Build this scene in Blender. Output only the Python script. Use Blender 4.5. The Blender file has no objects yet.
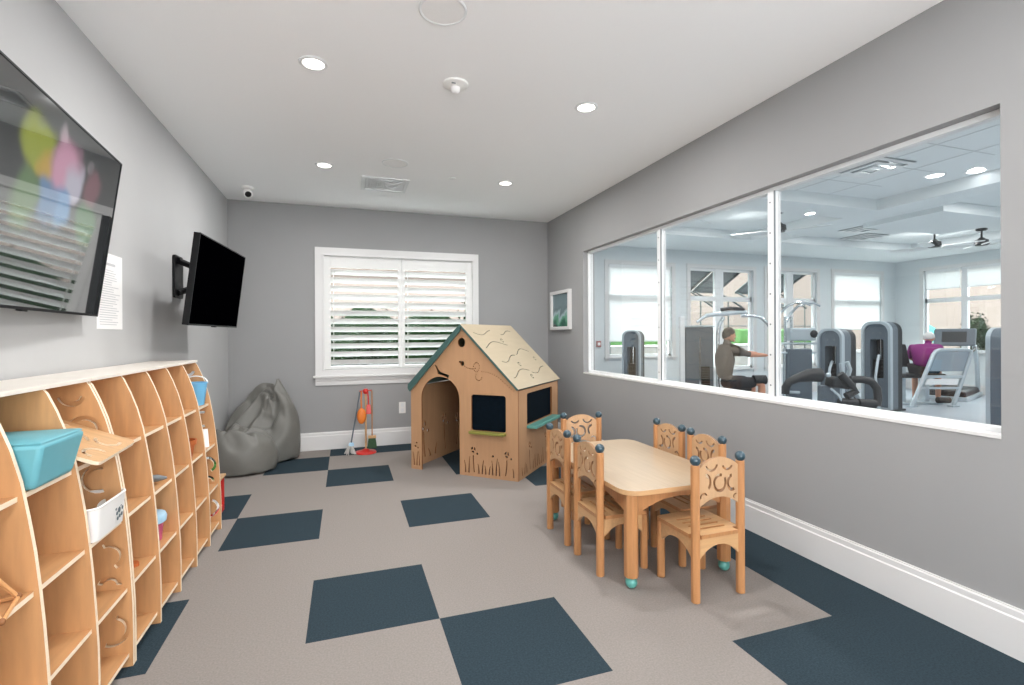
import bpy, math, random
from mathutils import Vector, Matrix, noise
R = math.radians
PI = math.pi
random.seed(7)
scene = bpy.context.scene
COL = scene.collection

# ------------------------------------------------------------------ materials
def lin(h):
    h = h.lstrip('#')
    out = []
    for i in (0, 2, 4):
        c = int(h[i:i+2], 16) / 255
        out.append(c/12.92 if c <= .04045 else ((c+.055)/1.055)**2.4)
    return (*out, 1)

MATS = {}
def mat(name, hexc, rough=.5, metal=0, spec=.5, var=0, scale=(8, 8, 8), bump=0, bscale=60, emit=0, coat=0, sheen=0, detail=3):
    if name in MATS:
        return MATS[name]
    m = bpy.data.materials.new(name); m.use_nodes = True
    nt = m.node_tree; b = nt.nodes['Principled BSDF']
    c = lin(hexc)
    b.inputs['Base Color'].default_value = c
    b.inputs['Roughness'].default_value = rough
    b.inputs['Metallic'].default_value = metal
    b.inputs['Specular IOR Level'].default_value = spec
    if coat: b.inputs['Coat Weight'].default_value = coat; b.inputs['Coat Roughness'].default_value = .15
    if sheen: b.inputs['Sheen Weight'].default_value = sheen
    if emit:
        b.inputs['Emission Color'].default_value = c; b.inputs['Emission Strength'].default_value = emit
    tc = nt.nodes.new('ShaderNodeTexCoord')
    mp = nt.nodes.new('ShaderNodeMapping'); mp.inputs['Scale'].default_value = scale
    nt.links.new(tc.outputs['Object'], mp.inputs['Vector'])
    if var:
        nz = nt.nodes.new('ShaderNodeTexNoise'); nz.inputs['Scale'].default_value = 1; nz.inputs['Detail'].default_value = detail
        nt.links.new(mp.outputs['Vector'], nz.inputs['Vector'])
        rp = nt.nodes.new('ShaderNodeValToRGB')
        rp.color_ramp.elements[0].position = .3; rp.color_ramp.elements[1].position = .7
        rp.color_ramp.elements[0].color = (*[x*(1-var) for x in c[:3]], 1)
        rp.color_ramp.elements[1].color = (*[min(1, x*(1+var)) for x in c[:3]], 1)
        nt.links.new(nz.outputs['Fac'], rp.inputs['Fac'])
        nt.links.new(rp.outputs['Color'], b.inputs['Base Color'])
    if bump:
        n2 = nt.nodes.new('ShaderNodeTexNoise'); n2.inputs['Scale'].default_value = bscale; n2.inputs['Detail'].default_value = 3
        nt.links.new(tc.outputs['Object'], n2.inputs['Vector'])
        bp = nt.nodes.new('ShaderNodeBump'); bp.inputs['Strength'].default_value = bump; bp.inputs['Distance'].default_value = .01
        nt.links.new(n2.outputs['Fac'], bp.inputs['Height'])
        nt.links.new(bp.outputs['Normal'], b.inputs['Normal'])
    MATS[name] = m
    return m

def glass_mat(name, tint=(1, 1, 1), ior=1.5):
    m = bpy.data.materials.new(name); m.use_nodes = True
    nt = m.node_tree
    for n in list(nt.nodes): nt.nodes.remove(n)
    out = nt.nodes.new('ShaderNodeOutputMaterial')
    tr = nt.nodes.new('ShaderNodeBsdfTransparent'); tr.inputs[0].default_value = (*tint, 1)
    gl = nt.nodes.new('ShaderNodeBsdfGlossy'); gl.inputs['Roughness'].default_value = .01
    fr = nt.nodes.new('ShaderNodeFresnel'); fr.inputs['IOR'].default_value = ior
    ge = nt.nodes.new('ShaderNodeNewGeometry'); iv = nt.nodes.new('ShaderNodeMapRange')
    iv.inputs['To Min'].default_value = ior; iv.inputs['To Max'].default_value = 1/ior
    nt.links.new(ge.outputs['Backfacing'], iv.inputs['Value']); nt.links.new(iv.outputs[0], fr.inputs['IOR'])
    mx = nt.nodes.new('ShaderNodeMixShader')
    nt.links.new(fr.outputs[0], mx.inputs[0]); nt.links.new(tr.outputs[0], mx.inputs[1]); nt.links.new(gl.outputs[0], mx.inputs[2])
    nt.links.new(mx.outputs[0], out.inputs[0])
    return m

def shade_mat(name, hexc, mixf=.5):
    """a translucent window-shade cloth"""
    m = bpy.data.materials.new(name); m.use_nodes = True
    nt = m.node_tree
    for n in list(nt.nodes): nt.nodes.remove(n)
    out = nt.nodes.new('ShaderNodeOutputMaterial')
    d = nt.nodes.new('ShaderNodeBsdfDiffuse'); d.inputs[0].default_value = lin(hexc)
    t = nt.nodes.new('ShaderNodeBsdfTranslucent'); t.inputs[0].default_value = lin(hexc)
    mx = nt.nodes.new('ShaderNodeMixShader'); mx.inputs[0].default_value = mixf
    nt.links.new(d.outputs[0], mx.inputs[1]); nt.links.new(t.outputs[0], mx.inputs[2]); nt.links.new(mx.outputs[0], out.inputs[0])
    return m

def carpet_mat(name, hexc, var=.12):
    m = mat(name, hexc, rough=.95, spec=.15, var=var, scale=(120, 120, 120), bump=.5, bscale=420, detail=6)
    return m

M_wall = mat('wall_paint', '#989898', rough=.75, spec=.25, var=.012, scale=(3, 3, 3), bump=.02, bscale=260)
M_wall_gymlit = mat('wall_paint_gymlit', '#bababa', rough=.7, spec=.25, var=.012, scale=(3, 3, 3), bump=.02, bscale=260)  # same wall paint, lightened to stand in for the gym window's glow
M_ceil = mat('ceiling_paint', '#f6f6f6', rough=.9, spec=.1, bump=.02, bscale=200)
M_trim = mat('white_trim', '#d9d8d7', rough=.38, spec=.4)
M_shutter = mat('shutter_white', '#e2e2e0', rough=.4, spec=.4)
M_carpet = carpet_mat('beige_carpet', '#928b86')
M_carpet_b = carpet_mat('blue_carpet', '#303e46', .22)
M_white = mat('white_plastic', '#ecebe8', rough=.4)
M_whitem = mat('white_metal', '#e4e6e7', rough=.35)
M_grille = mat('grille_white', '#eeedec', rough=.6, var=.05, scale=(400, 400, 400))
M_black = mat('black_plastic', '#060608', rough=.4, spec=.25)
M_blackmat = mat('black_satin', '#0c0d10', rough=.5, spec=.25)
M_screen = mat('screen_off', '#010102', rough=.3, spec=.0)
M_screen.node_tree.nodes['Principled BSDF'].inputs['IOR'].default_value = 1.04
M_maple = mat('maple_ply', '#dba46e', rough=.42, var=.10, scale=(5, 60, 3), detail=4, coat=.15)
M_maple_sh = mat('maple_shelf', '#c79667', rough=.42, var=.09, scale=(40, 3, 5), detail=4, coat=.15)
M_edge = mat('birch_edge', '#f0ddc2', rough=.5, var=.05, scale=(3, 3, 200))
M_laminate = mat('pale_laminate', '#e9e1d6', rough=.3, spec=.5, var=.02)
M_post = mat('maple_post', '#b88355', rough=.4, var=.12, scale=(60, 60, 4), detail=4, coat=.2)
M_seat = mat('maple_seat', '#c99f72', rough=.38, var=.09, scale=(5, 60, 60), detail=4, coat=.2)
M_panel = mat('maple_carved', '#c09b76', rough=.42, var=.07, scale=(50, 50, 4), detail=4)
M_slot = mat('slot_edge', '#8a5a34', rough=.6)
M_cut = mat('cut_edge', '#9c7450', rough=.55)
M_tabletop = mat('table_maple', '#b39d82', rough=.32, var=.06, scale=(60, 4, 4), detail=4, coat=.25)
M_ball = mat('navy_teal_paint', '#2b4450', rough=.3, coat=.4)
M_ballteal = mat('teal_paint', '#5ba39a', rough=.35, coat=.3)
M_house = mat('house_ply', '#b58c68', rough=.5, var=.05, scale=(30, 30, 3), detail=4)
M_roof = mat('roof_ply', '#b3a58d', rough=.4, var=.04, scale=(30, 3, 3), detail=4)
M_teal_trim = mat('dark_teal_trim', '#41605c', rough=.45)
M_teal_sill = mat('teal_sill', '#5f9c93', rough=.45)
M_olive = mat('olive_sill', '#85823f', rough=.45)
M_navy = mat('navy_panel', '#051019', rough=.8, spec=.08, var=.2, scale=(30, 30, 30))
M_bean = mat('grey_vinyl', '#706f6a', rough=.42, spec=.45, var=.05, scale=(9, 9, 9), bump=.12, bscale=160)
M_tealbin = mat('teal_vinyl', '#66a9b5', rough=.5, var=.03)
M_red = mat('red_plastic', '#c62a22', rough=.35)
M_orange = mat('orange_plastic', '#dd7a2c', rough=.45)
M_green = mat('green_bristle', '#2d4a30', rough=.8, var=.3, scale=(200, 200, 30))
M_greenp = mat('green_plastic', '#4f8a3e', rough=.4)
M_strand = mat('mop_cotton', '#b9b6b2', rough=.9, var=.2, scale=(100, 100, 30))
M_greyp = mat('grey_plastic', '#6f767a', rough=.4)
M_blue = mat('blue_plastic', '#6fb4dc', rough=.4)
M_ltblue = mat('pale_blue_lid', '#a9cfe6', rough=.4)
M_pink = mat('pink_plastic', '#c8587a', rough=.4)
M_terra = mat('terracotta', '#b8622f', rough=.6, var=.08)
M_paper = mat('paper_white', '#f0efee', rough=.8)
M_ink = mat('grey_ink', '#c4c4c6', rough=.8)
M_glass = glass_mat('window_glass', (.985, .985, .98))
M_glass_out = glass_mat('exterior_glass', (.9, .95, .95), 1.45)
M_shade = shade_mat('shade_cloth', '#f2f3f3', .5)
M_gymwall = mat('gym_wall_paint', '#d7dddf', rough=.8, var=.01)
M_gymceil = mat('gym_ceiling_paint', '#e6ebec', rough=.9)
M_gymfloor = mat('gym_rubber_floor', '#a9b2bb', rough=.35, var=.18, scale=(90, 90, 90), spec=.6)
M_machine = mat('machine_grey', '#616c76', rough=.35, spec=.5)
M_dark = mat('machine_dark', '#1d2125', rough=.45)
M_silver = mat('machine_silver', '#b9c4cb', rough=.3, metal=.4)
M_chrome = mat('chrome_tube', '#ccd4d8', rough=.18, metal=.85)
M_pad = mat('black_pad', '#1c1f23', rough=.5)
M_skin = mat('skin', '#c08a70', rough=.55)
M_brown = mat('brown_cloth', '#5e5650', rough=.85)
M_purple = mat('magenta_cloth', '#7a1f6a', rough=.85)
M_shorts = mat('dark_cloth', '#26272b', rough=.85)
M_greyhair = mat('grey_hair', '#453e39', rough=.8, var=.2, scale=(60, 60, 60))
M_whitehair = mat('white_hair', '#c9c9c8', rough=.8, var=.15, scale=(60, 60, 60))
M_leaf = mat('leaf_green', '#172414', rough=.9, spec=.03, var=.5, scale=(9, 9, 9), bump=1, bscale=25)
M_lawn = mat('lawn_green', '#365f29', rough=.9, var=.25, scale=(20, 20, 20))
M_stucco = mat('beige_stucco', '#7f726b', rough=.9, var=.03)
M_pave = mat('pale_paving', '#777572', rough=.85, var=.05)
M_awning = mat('awning_grey', '#5a5f63', rough=.7)
M_awnframe = mat('awning_frame', '#22302f', rough=.5)
M_redsign = mat('red_sign', '#b06a66', rough=.5)
M_light = mat('lamp_diffuser', '#fff6ea', rough=.5, emit=6)
M_light_c = mat('lamp_diffuser_cool', '#f6fbff', rough=.5, emit=5)
M_umb = mat('teal_canvas', '#2f9c96', rough=.8)

def tv_picture():
    m = bpy.data.materials.new('screen_lit'); m.use_nodes = True
    nt = m.node_tree; b = nt.nodes['Principled BSDF']
    b.inputs['Base Color'].default_value = (.01, .011, .012, 1); b.inputs['Roughness'].default_value = .03
    b.inputs['IOR'].default_value = 3.3
    tc = nt.nodes.new('ShaderNodeTexCoord')
    nz = nt.nodes.new('ShaderNodeTexNoise'); nz.inputs['Scale'].default_value = 5
    nt.links.new(tc.outputs['Object'], nz.inputs['Vector'])
    mixv = nt.nodes.new('ShaderNodeMix'); mixv.data_type = 'VECTOR'; mixv.inputs['Factor'].default_value = .12
    nt.links.new(tc.outputs['Object'], mixv.inputs['A']); nt.links.new(nz.outputs['Color'], mixv.inputs['B'])
    prev = None
    # out-of-focus colour patches of the programme on screen: (along, up, radius, colour); local x runs along the screen
    blobs = [(.15, .18, .36, '#2b3030'), (-.02, .25, .15, '#9aa51f'), (.05, .18, .10, '#c9a23a'), (.13, .33, .075, '#b7a3a9'),
             (.19, .22, .16, '#d59bb4'), (.27, .20, .11, '#c4c0cf'), (.20, .09, .11, '#6d9cc8'), (.08, .10, .11, '#5d86b0'),
             (.42, .21, .10, '#7a4a55'), (.43, .08, .12, '#37703a'), (-.05, .06, .12, '#577a44'), (.36, .28, .06, '#a59aa0')]
    for u, v, r, hc in blobs:
        d = nt.nodes.new('ShaderNodeVectorMath'); d.operation = 'DISTANCE'; d.inputs[1].default_value = (u, 0, v)
        nt.links.new(mixv.outputs['Result'] if False else mixv.outputs[1], d.inputs[0])
        mr = nt.nodes.new('ShaderNodeMapRange'); mr.interpolation_type = 'SMOOTHSTEP'
        mr.inputs['From Min'].default_value = r; mr.inputs['From Max'].default_value = r*.55
        nt.links.new(d.outputs['Value'], mr.inputs['Value'])
        mx = nt.nodes.new('ShaderNodeMixRGB'); mx.inputs[2].default_value = lin(hc)
        if prev is None: mx.inputs[1].default_value = lin('#1c1f20')
        else: nt.links.new(prev.outputs[0], mx.inputs[1])
        nt.links.new(mr.outputs[0], mx.inputs[0]); prev = mx
    nt.links.new(prev.outputs[0], b.inputs['Emission Color']); b.inputs['Emission Strength'].default_value = .40
    return m

def picture_mat():
    m = bpy.data.materials.new('framed_print'); m.use_nodes = True
    nt = m.node_tree; b = nt.nodes['Principled BSDF']; b.inputs['Roughness'].default_value = .25
    tc = nt.nodes.new('ShaderNodeTexCoord')
    nz = nt.nodes.new('ShaderNodeTexNoise'); nz.inputs['Scale'].default_value = 7; nz.inputs['Detail'].default_value = 4
    nt.links.new(tc.outputs['Object'], nz.inputs['Vector'])
    sp = nt.nodes.new('ShaderNodeSeparateXYZ'); nt.links.new(tc.outputs['Object'], sp.inputs[0])
    mr = nt.nodes.new('ShaderNodeMapRange'); mr.inputs['From Min'].default_value = -.25; mr.inputs['From Max'].default_value = .25
    nt.links.new(sp.outputs['Z'], mr.inputs['Value'])
    ad = nt.nodes.new('ShaderNodeMath'); ad.operation = 'MULTIPLY_ADD'; ad.inputs[1].default_value = .7
    nt.links.new(nz.outputs['Fac'], ad.inputs[0]); nt.links.new(mr.outputs[0], ad.inputs[2])
    rp = nt.nodes.new('ShaderNodeValToRGB'); e = rp.color_ramp.elements
    e[0].position = .35; e[0].color = lin('#1c3a33'); e[1].position = .99; e[1].color = lin('#6f8489')
    for p, h in ((.5, '#2f6a55'), (.62, '#5e9a7e'), (.72, '#9fb8bd'), (.85, '#65797d')):
        x = e.new(p); x.color = lin(h)
    nt.links.new(ad.outputs[0], rp.inputs['Fac']); nt.links.new(rp.outputs['Color'], b.inputs['Base Color'])
    return m

# ------------------------------------------------------------------ mesh builder
class MB:
    def __init__(self): self.v = []; self.f = []; self.m = []
    def add(self, vs, fs, mi=0, mx=None):
        o = len(self.v)
        self.v += [tuple(mx @ Vector(p)) if mx else tuple(p) for p in vs]
        self.f += [tuple(i+o for i in f) for f in fs]
        self.m += mi if isinstance(mi, list) else [mi]*len(fs)
        return self
    def box(self, c, s, mx=None, mi=0):
        x, y, z = c; a, b, d = s[0]/2, s[1]/2, s[2]/2
        vs = [(x+i*a, y+j*b, z+k*d) for i in (-1, 1) for j in (-1, 1) for k in (-1, 1)]
        fs = [(0, 1, 3, 2), (4, 6, 7, 5), (0, 4, 5, 1), (2, 3, 7, 6), (0, 2, 6, 4), (1, 5, 7, 3)]
        return self.add(vs, fs, mi, mx)
    def box2(self, lo, hi, mx=None, mi=0):
        return self.box([(lo[i]+hi[i])/2 for i in range(3)], [hi[i]-lo[i] for i in range(3)], mx, mi)
    def lathe(self, prof, c=(0, 0, 0), n=24, mx=None, mi=0, ph=0):
        """prof: list of (r,z)"""
        vs = []; fs = []
        for r, z in prof:
            for k in range(n):
                a = 2*PI*k/n+ph; vs.append((c[0]+r*math.cos(a), c[1]+r*math.sin(a), c[2]+z))
        for i in range(len(prof)-1):
            for k in range(n):
                q = (k+1) % n
                fs.append((i*n+k, i*n+q, (i+1)*n+q, (i+1)*n+k))
        ring = prof[0] == prof[-1]
        if prof[0][0] > 1e-6 and not ring: fs.append(tuple(reversed(range(n))))
        if prof[-1][0] > 1e-6 and not ring: fs.append(tuple((len(prof)-1)*n+k for k in range(n)))
        return self.add(vs, fs, mi, mx)
    def ball(self, c, r, n=16, sc=(1, 1, 1), mi=0, mx=None):
        prof = [(max(1e-7, math.sin(PI*i/10)), -math.cos(PI*i/10)) for i in range(11)]
        vs = []; fs = []
        for a, z in prof:
            for k in range(n):
                t = 2*PI*k/n; vs.append((c[0]+r*sc[0]*a*math.cos(t), c[1]+r*sc[1]*a*math.sin(t), c[2]+r*sc[2]*z))
        for i in range(10):
            for k in range(n):
                q = (k+1) % n; fs.append((i*n+k, i*n+q, (i+1)*n+q, (i+1)*n+k))
        return self.add(vs, fs, mi, mx)
    def tube(self, pts, r, n=10, mi=0, closed=False, mx=None):
        pts = [Vector(p) for p in pts]; rs = r if isinstance(r, list) else [r]*len(pts)
        vs = []; fs = []; prevu = None; N = len(pts)
        for i, p in enumerate(pts):
            if closed: t = pts[(i+1) % N]-pts[i-1]
            else: t = (pts[min(i+1, N-1)]-pts[max(i-1, 0)])
            t.normalize()
            if prevu is None:
                u = t.orthogonal().normalized()
            else:
                u = (prevu-t*prevu.dot(t)); u = u.normalized() if u.length > 1e-6 else t.orthogonal().normalized()
            prevu = u; w = t.cross(u)
            for k in range(n):
                a = 2*PI*k/n; vs.append(p+(u*math.cos(a)+w*math.sin(a))*rs[i])
        for i in range(N if closed else N-1):
            j = (i+1) % N
            for k in range(n):
                q = (k+1) % n; fs.append((i*n+k, i*n+q, j*n+q, j*n+k))
        if not closed:
            fs.append(tuple(reversed(range(n)))); fs.append(tuple((N-1)*n+k for k in range(n)))
        return self.add(vs, fs, mi, mx)
    def prism(self, poly, z0, z1, mx=None, mi=0):
        n = len(poly)
        vs = [(x, y, z0) for x, y in poly]+[(x, y, z1) for x, y in poly]
        fs = [tuple(reversed(range(n))), tuple(range(n, 2*n))]+[(i, (i+1) % n, n+(i+1) % n, n+i) for i in range(n)]
        return self.add(vs, fs, mi, mx)
    def plate(self, outer, holes, t, mx=None, mi=0, edge=None):
        """flat board of thickness t (local z, centred) with through-cut holes"""
        cu = bpy.data.curves.new('tmp', 'CURVE'); cu.dimensions = '2D'; cu.fill_mode = 'BOTH'; cu.extrude = t/2
        for loop in [outer]+list(holes):
            sp = cu.splines.new('POLY'); sp.points.add(len(loop)-1); sp.use_cyclic_u = True
            for p, q in zip(sp.points, loop): p.co = (q[0], q[1], 0, 1)
        ob = bpy.data.objects.new('tmp', cu); COL.objects.link(ob)
        dg = bpy.context.evaluated_depsgraph_get()
        me = bpy.data.meshes.new_from_object(ob.evaluated_get(dg), depsgraph=dg)
        vs = [tuple(v.co) for v in me.vertices]; fs = [tuple(p.vertices) for p in me.polygons]
        mis = [(mi if (edge is None or abs(p.normal.z) > .5) else edge) for p in me.polygons]
        bpy.data.objects.remove(ob); bpy.data.curves.remove(cu); bpy.data.meshes.remove(me)
        return self.add(vs, fs, mis, mx)
    def obj(self, name, mats, parent=None, smooth=False, bevel=0, seg=2, sub=0, loc=None, rot=None):
        me = bpy.data.meshes.new(name); me.from_pydata(self.v, [], self.f)
        for m in (mats if isinstance(mats, (list, tuple)) else [mats]): me.materials.append(m)
        for p, i in zip(me.polygons, self.m): p.material_index = i
        if smooth:
            me.polygons.foreach_set('use_smooth', [True]*len(me.polygons))
            try: me.set_sharp_from_angle(angle=R(smooth if smooth is not True else 40))
            except Exception: pass
        me.update()
        o = bpy.data.objects.new(name, me); COL.objects.link(o)
        if parent: o.parent = parent
        if loc: o.location = loc
        if rot: o.rotation_euler = rot
        if bevel:
            b = o.modifiers.new('bevel', 'BEVEL'); b.width = bevel; b.segments = seg; b.limit_method = 'ANGLE'; b.angle_limit = R(40)
            b.harden_normals = False
        if sub:
            s = o.modifiers.new('sub', 'SUBSURF'); s.levels = sub; s.render_levels = sub
        return o

def tag(o, label=None, cat=None, group=None, kind=None):
    if label: o['label'] = label
    if cat: o['category'] = cat
    if group: o['group'] = group
    if kind: o['kind'] = kind
    return o
def thing(name, label, cat, loc=(0, 0, 0), rz=0, group=None):
    o = bpy.data.objects.new(name, None); COL.objects.link(o); o.empty_display_size = .1
    o.location = loc; o.rotation_euler = (0, 0, rz)
    return tag(o, label, cat, group)
def struct(o): o['kind'] = 'structure'; return o
def dup(root, loc, rz, label=None, group=None):
    r = root.copy(); COL.objects.link(r); r.location = loc; r.rotation_euler = (0, 0, rz)
    if label: r['label'] = label
    if group: r['group'] = group
    for ch in list(root.children):
        c = ch.copy(); COL.objects.link(c); c.parent = r
        for g in list(ch.children):
            d = g.copy(); COL.objects.link(d); d.parent = c
    return r

# 2-D outline helpers
def circ(cx, cy, r, n=20, ry=None): return [(cx+r*math.cos(2*PI*k/n), cy+(ry or r)*math.sin(2*PI*k/n)) for k in range(n)]
def arc_slot(cx, cy, r, w, a0, a1, n=14, ry=None):
    k = (ry or r)/r
    o = [(cx+(r+w/2)*math.cos(R(a0+(a1-a0)*i/n)), cy+k*(r+w/2)*math.sin(R(a0+(a1-a0)*i/n))) for i in range(n+1)]
    i_ = [(cx+(r-w/2)*math.cos(R(a0+(a1-a0)*i/n)), cy+k*(r-w/2)*math.sin(R(a0+(a1-a0)*i/n))) for i in range(n, -1, -1)]
    return o+i_
def path_slot(pts, w):
    L = []; Rr = []
    for i, p in enumerate(pts):
        a = pts[max(0, i-1)]; b = pts[min(len(pts)-1, i+1)]
        dx, dy = b[0]-a[0], b[1]-a[1]; l = math.hypot(dx, dy) or 1
        ww = w(i/(len(pts)-1)) if callable(w) else w
        nx, ny = -dy/l*ww/2, dx/l*ww/2
        L.append((p[0]+nx, p[1]+ny)); Rr.append((p[0]-nx, p[1]-ny))
    return L+Rr[::-1]
def rrect(x0, y0, x1, y1, r, n=6):
    out = []
    for cx, cy, a in ((x1-r, y1-r, 0), (x0+r, y1-r, 90), (x0+r, y0+r, 180), (x1-r, y0+r, 270)):
        out += [(cx+r*math.cos(R(a+90*i/n)), cy+r*math.sin(R(a+90*i/n))) for i in range(n+1)]
    return out
# matrices taking a plate's local (x,y,z) to the room
def XZ(y=0, x=0, z=0):   # plate x -> X, plate y -> Z, thickness -> Y
    return Matrix(((1, 0, 0, x), (0, 0, -1, y), (0, 1, 0, z), (0, 0, 0, 1)))
def YZ(x=0, y=0, z=0):   # plate x -> Y, plate y -> Z, thickness -> X
    return Matrix(((0, 0, 1, x), (1, 0, 0, y), (0, 1, 0, z), (0, 0, 0, 1)))

# ------------------------------------------------------------------ room shell
S = .61
XL, XR, YB, ZC, HB = -1.110, 2.894, 4.054, 2.978, .214
YF = -4.2
T = .15
DARK = {(0, 0), (1, -1), (1, 2), (0, 4), (-1, 2), (-2, 3), (-1, 5), (-2, 0), (0, 6), (1, 6), (2, 4), (2, 5), (3, 3), (3, -2), (3, 6), (2, -4), (0, -3), (-2, -3), (1, -5)}
def is_dark(i, j): return (i, j) in DARK or i == 4
fl = MB()
xs = sorted({XL-.05, XR+.02, *[k*S for k in range(-1, 5)]}); ys = sorted({YF-.05, YB+.05, *[k*S for k in range(-6, 7)]})
for a, b in zip(xs, xs[1:]):
    for c, d in zip(ys, ys[1:]):
        i, j = math.floor((a+b)/2/S), math.floor((c+d)/2/S)
        fl.add([(a, c, 0), (b, c, 0), (b, d, 0), (a, d, 0)], [(0, 1, 2, 3)], 1 if is_dark(i, j) else 0)
fl.box2((XL-.05, YF-.05, -.1), (XR+.02, YB+.05, -.004))
struct(fl.obj('floor', [M_carpet, M_carpet_b]))

struct(MB().box2((XL-T, YF-T, ZC), (XR+T, YB+T, ZC+.1)).obj('ceiling', M_ceil))
struct(MB().box2((XL-T, YF, 0), (XL, YB+T, ZC)).obj('wall_left', M_wall_gymlit))
struct(MB().plate([(XL-T, 0), (XR+T, 0), (XR+T, ZC), (XL-T, ZC)], [[(-.6, .6), (2.4, .6), (2.4, 2.4), (-.6, 2.4)]], T, XZ(YF-T/2)).obj('wall_front', M_wall))
# unseen opening added behind the viewpoint, sized to fill the room with daylight
wf = struct(thing('window_8', None, None))
m = MB()
for x in (-.6, .9, 2.4): m.box2((x-.03, YF-.11, .6), (x+.03, YF-.05, 2.4))
for z in (.6, 2.4): m.box2((-.6, YF-.11, z-.03), (2.4, YF-.05, z+.03))
m.obj('frame', M_trim, wf)
# back wall with the shuttered window opening
WX0, WX1, WZ0, WZ1 = -.077, 1.805, .975, 2.386
w = MB().plate([(XL, 0), (XR+T, 0), (XR+T, ZC), (XL, ZC)], [[(WX0, WZ0), (WX1, WZ0), (WX1, WZ1), (WX0, WZ1)]], T, XZ(YB+T/2))
struct(w.obj('wall_back', M_wall))
# right wall with the gym viewing window
GY0, GY1, GZ0, GZ1 = -1.048, 2.955, .936, 2.392
w = MB().plate([(YF, 0), (YB, 0), (YB, ZC), (YF, ZC)], [[(GY0, GZ0), (GY1, GZ0), (GY1, GZ1), (GY0, GZ1)]], T, YZ(XR+T/2))
struct(w.obj('wall_right', M_wall))

def baseboard(name, p0, p1, nx, ny):
    """profiled skirting from p0 to p1, (nx,ny) = into the room"""
    prof = [(0, 0), (.018, 0), (.018, HB-.045), (.013, HB-.038), (.013, HB-.012), (.009, HB-.006), (.009, HB), (0, HB)]
    vs = [(p[0]+nx*d, p[1]+ny*d, z) for p in (p0, p1) for d, z in prof]; n = len(prof)
    fs = [(i, (i+1) % n, n+(i+1) % n, n+i) for i in range(n)]+[tuple(range(n)), tuple(range(2*n-1, n-1, -1))]
    return struct(MB().add(vs, fs).obj(name, M_trim))
baseboard('baseboard_right', (XR, YF), (XR, YB-.018), -1, 0)
baseboard('baseboard_back', (XL, YB), (XR, YB), 0, -1)
baseboard('baseboard_left', (XL, 1.70), (XL, YB-.018), 1, 0)

# ------------------------------------------------------------------ shuttered window
win = struct(thing('window_1', None, None))
c = MB()
co = (-.17, 1.878, .885, 2.473)
c.plate([(co[0], .895), (co[1], .895), (co[1], co[3]), (co[0], co[3])], [[(WX0, .975), (WX1, .975), (WX1, WZ1), (WX0, WZ1)]], .022, XZ(YB-.011))
c.box2((WX0-.012, YB-.03, .965), (WX0+.012, YB, WZ1+.012)); c.box2((WX1-.012, YB-.03, .965), (WX1+.012, YB, WZ1+.012)); c.box2((WX0, YB-.03, WZ1-.012), (WX1, YB, WZ1+.012))
c.obj('casing', M_trim, win, bevel=.004)
MB().box2((co[0]-.025, YB-.055, .878), (co[1]+.025, YB, .905)).obj('sill', M_trim, win, bevel=.006)
a = MB().prism([(YB, .785), (YB-.014, .785), (YB-.018, .835), (YB-.028, .842), (YB-.03, .878), (YB, .878)], co[0], co[1], Matrix(((0, 0, 1, 0), (1, 0, 0, 0), (0, 1, 0, 0), (0, 0, 0, 1))))
a.obj('apron', M_trim, win)
MB().box2((WX0, YB+.10, WZ0), (WX1, YB+.108, WZ1)).obj('pane', glass_mat('coated_glass', (.93, .96, .96), 1.12), win)
s = MB()
for x in (WX0+.02, .864, WX1-.02): s.box2((x-.02, YB+.085, WZ0), (x+.02, YB+.125, WZ1))
for z in (WZ0+.02, 1.68, WZ1-.02): s.box2((WX0, YB+.087, z-.02), (WX1, YB+.123, z+.02))
s.obj('sash', M_whitem, win)

def shutter(x0, x1, lx0, lx1, label):
    th = thing('plantation_shutter', label, 'shutter', (0, YB+.03, 0), 0, 'plantation shutters in the back window')
    f = MB()
    z0, z1, l0, l1 = .978, 2.383, 1.012, 2.232
    f.box2((x0, -.014, z0), (lx0, .014, z1)); f.box2((lx1, -.014, z0), (x1, .014, z1))
    f.box2((lx0, -.014, z0), (lx1, .014, l0)); f.box2((lx0, -.014, l1), (lx1, .014, z1))
    f.obj('frame', M_shutter, th, bevel=.003)
    n = 12; pitch = (l1-l0)/n
    prof = [(.044*math.cos(t), .0055*math.sin(t)) for t in [2*PI*k/14 for k in range(14)]]
    for k in range(n):
        zc = l0+pitch*(k+.5); ti = R(47)
        # the room-side edge is up, so daylight is thrown towards the ceiling
        poly = [(p*math.cos(ti)+q*math.sin(ti), -p*math.sin(ti)+q*math.cos(ti)) for p, q in prof]
        m = MB().prism(poly, lx0-.003, lx1+.003, Matrix(((0, 0, 1, 0), (1, 0, 0, 0), (0, 1, 0, zc), (0, 0, 0, 1))))
        m.obj('louver', M_shutter, th, smooth=True)
    for z in (1.05, 1.62, 2.17):
        MB().box2((x0-.001 if x0 < .5 else x1-.007, -.019, z-.035), (x0+.007 if x0 < .5 else x1+.001, -.012, z+.035)).obj('hinge', M_greyp, th)
    MB().box2((lx0+.03, -.046, l0+.05), (lx0+.038, -.036, l1-.05)).obj('tilt_rod', M_shutter, th)
    return th
shutter(WX0+.002, .862, .008, .822, 'white louvered shutter panel filling the left half of the back window')
shutter(.866, WX1-.002, .906, 1.712, 'white louvered shutter panel in the right half of the back window, behind the playhouse roof')

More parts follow.
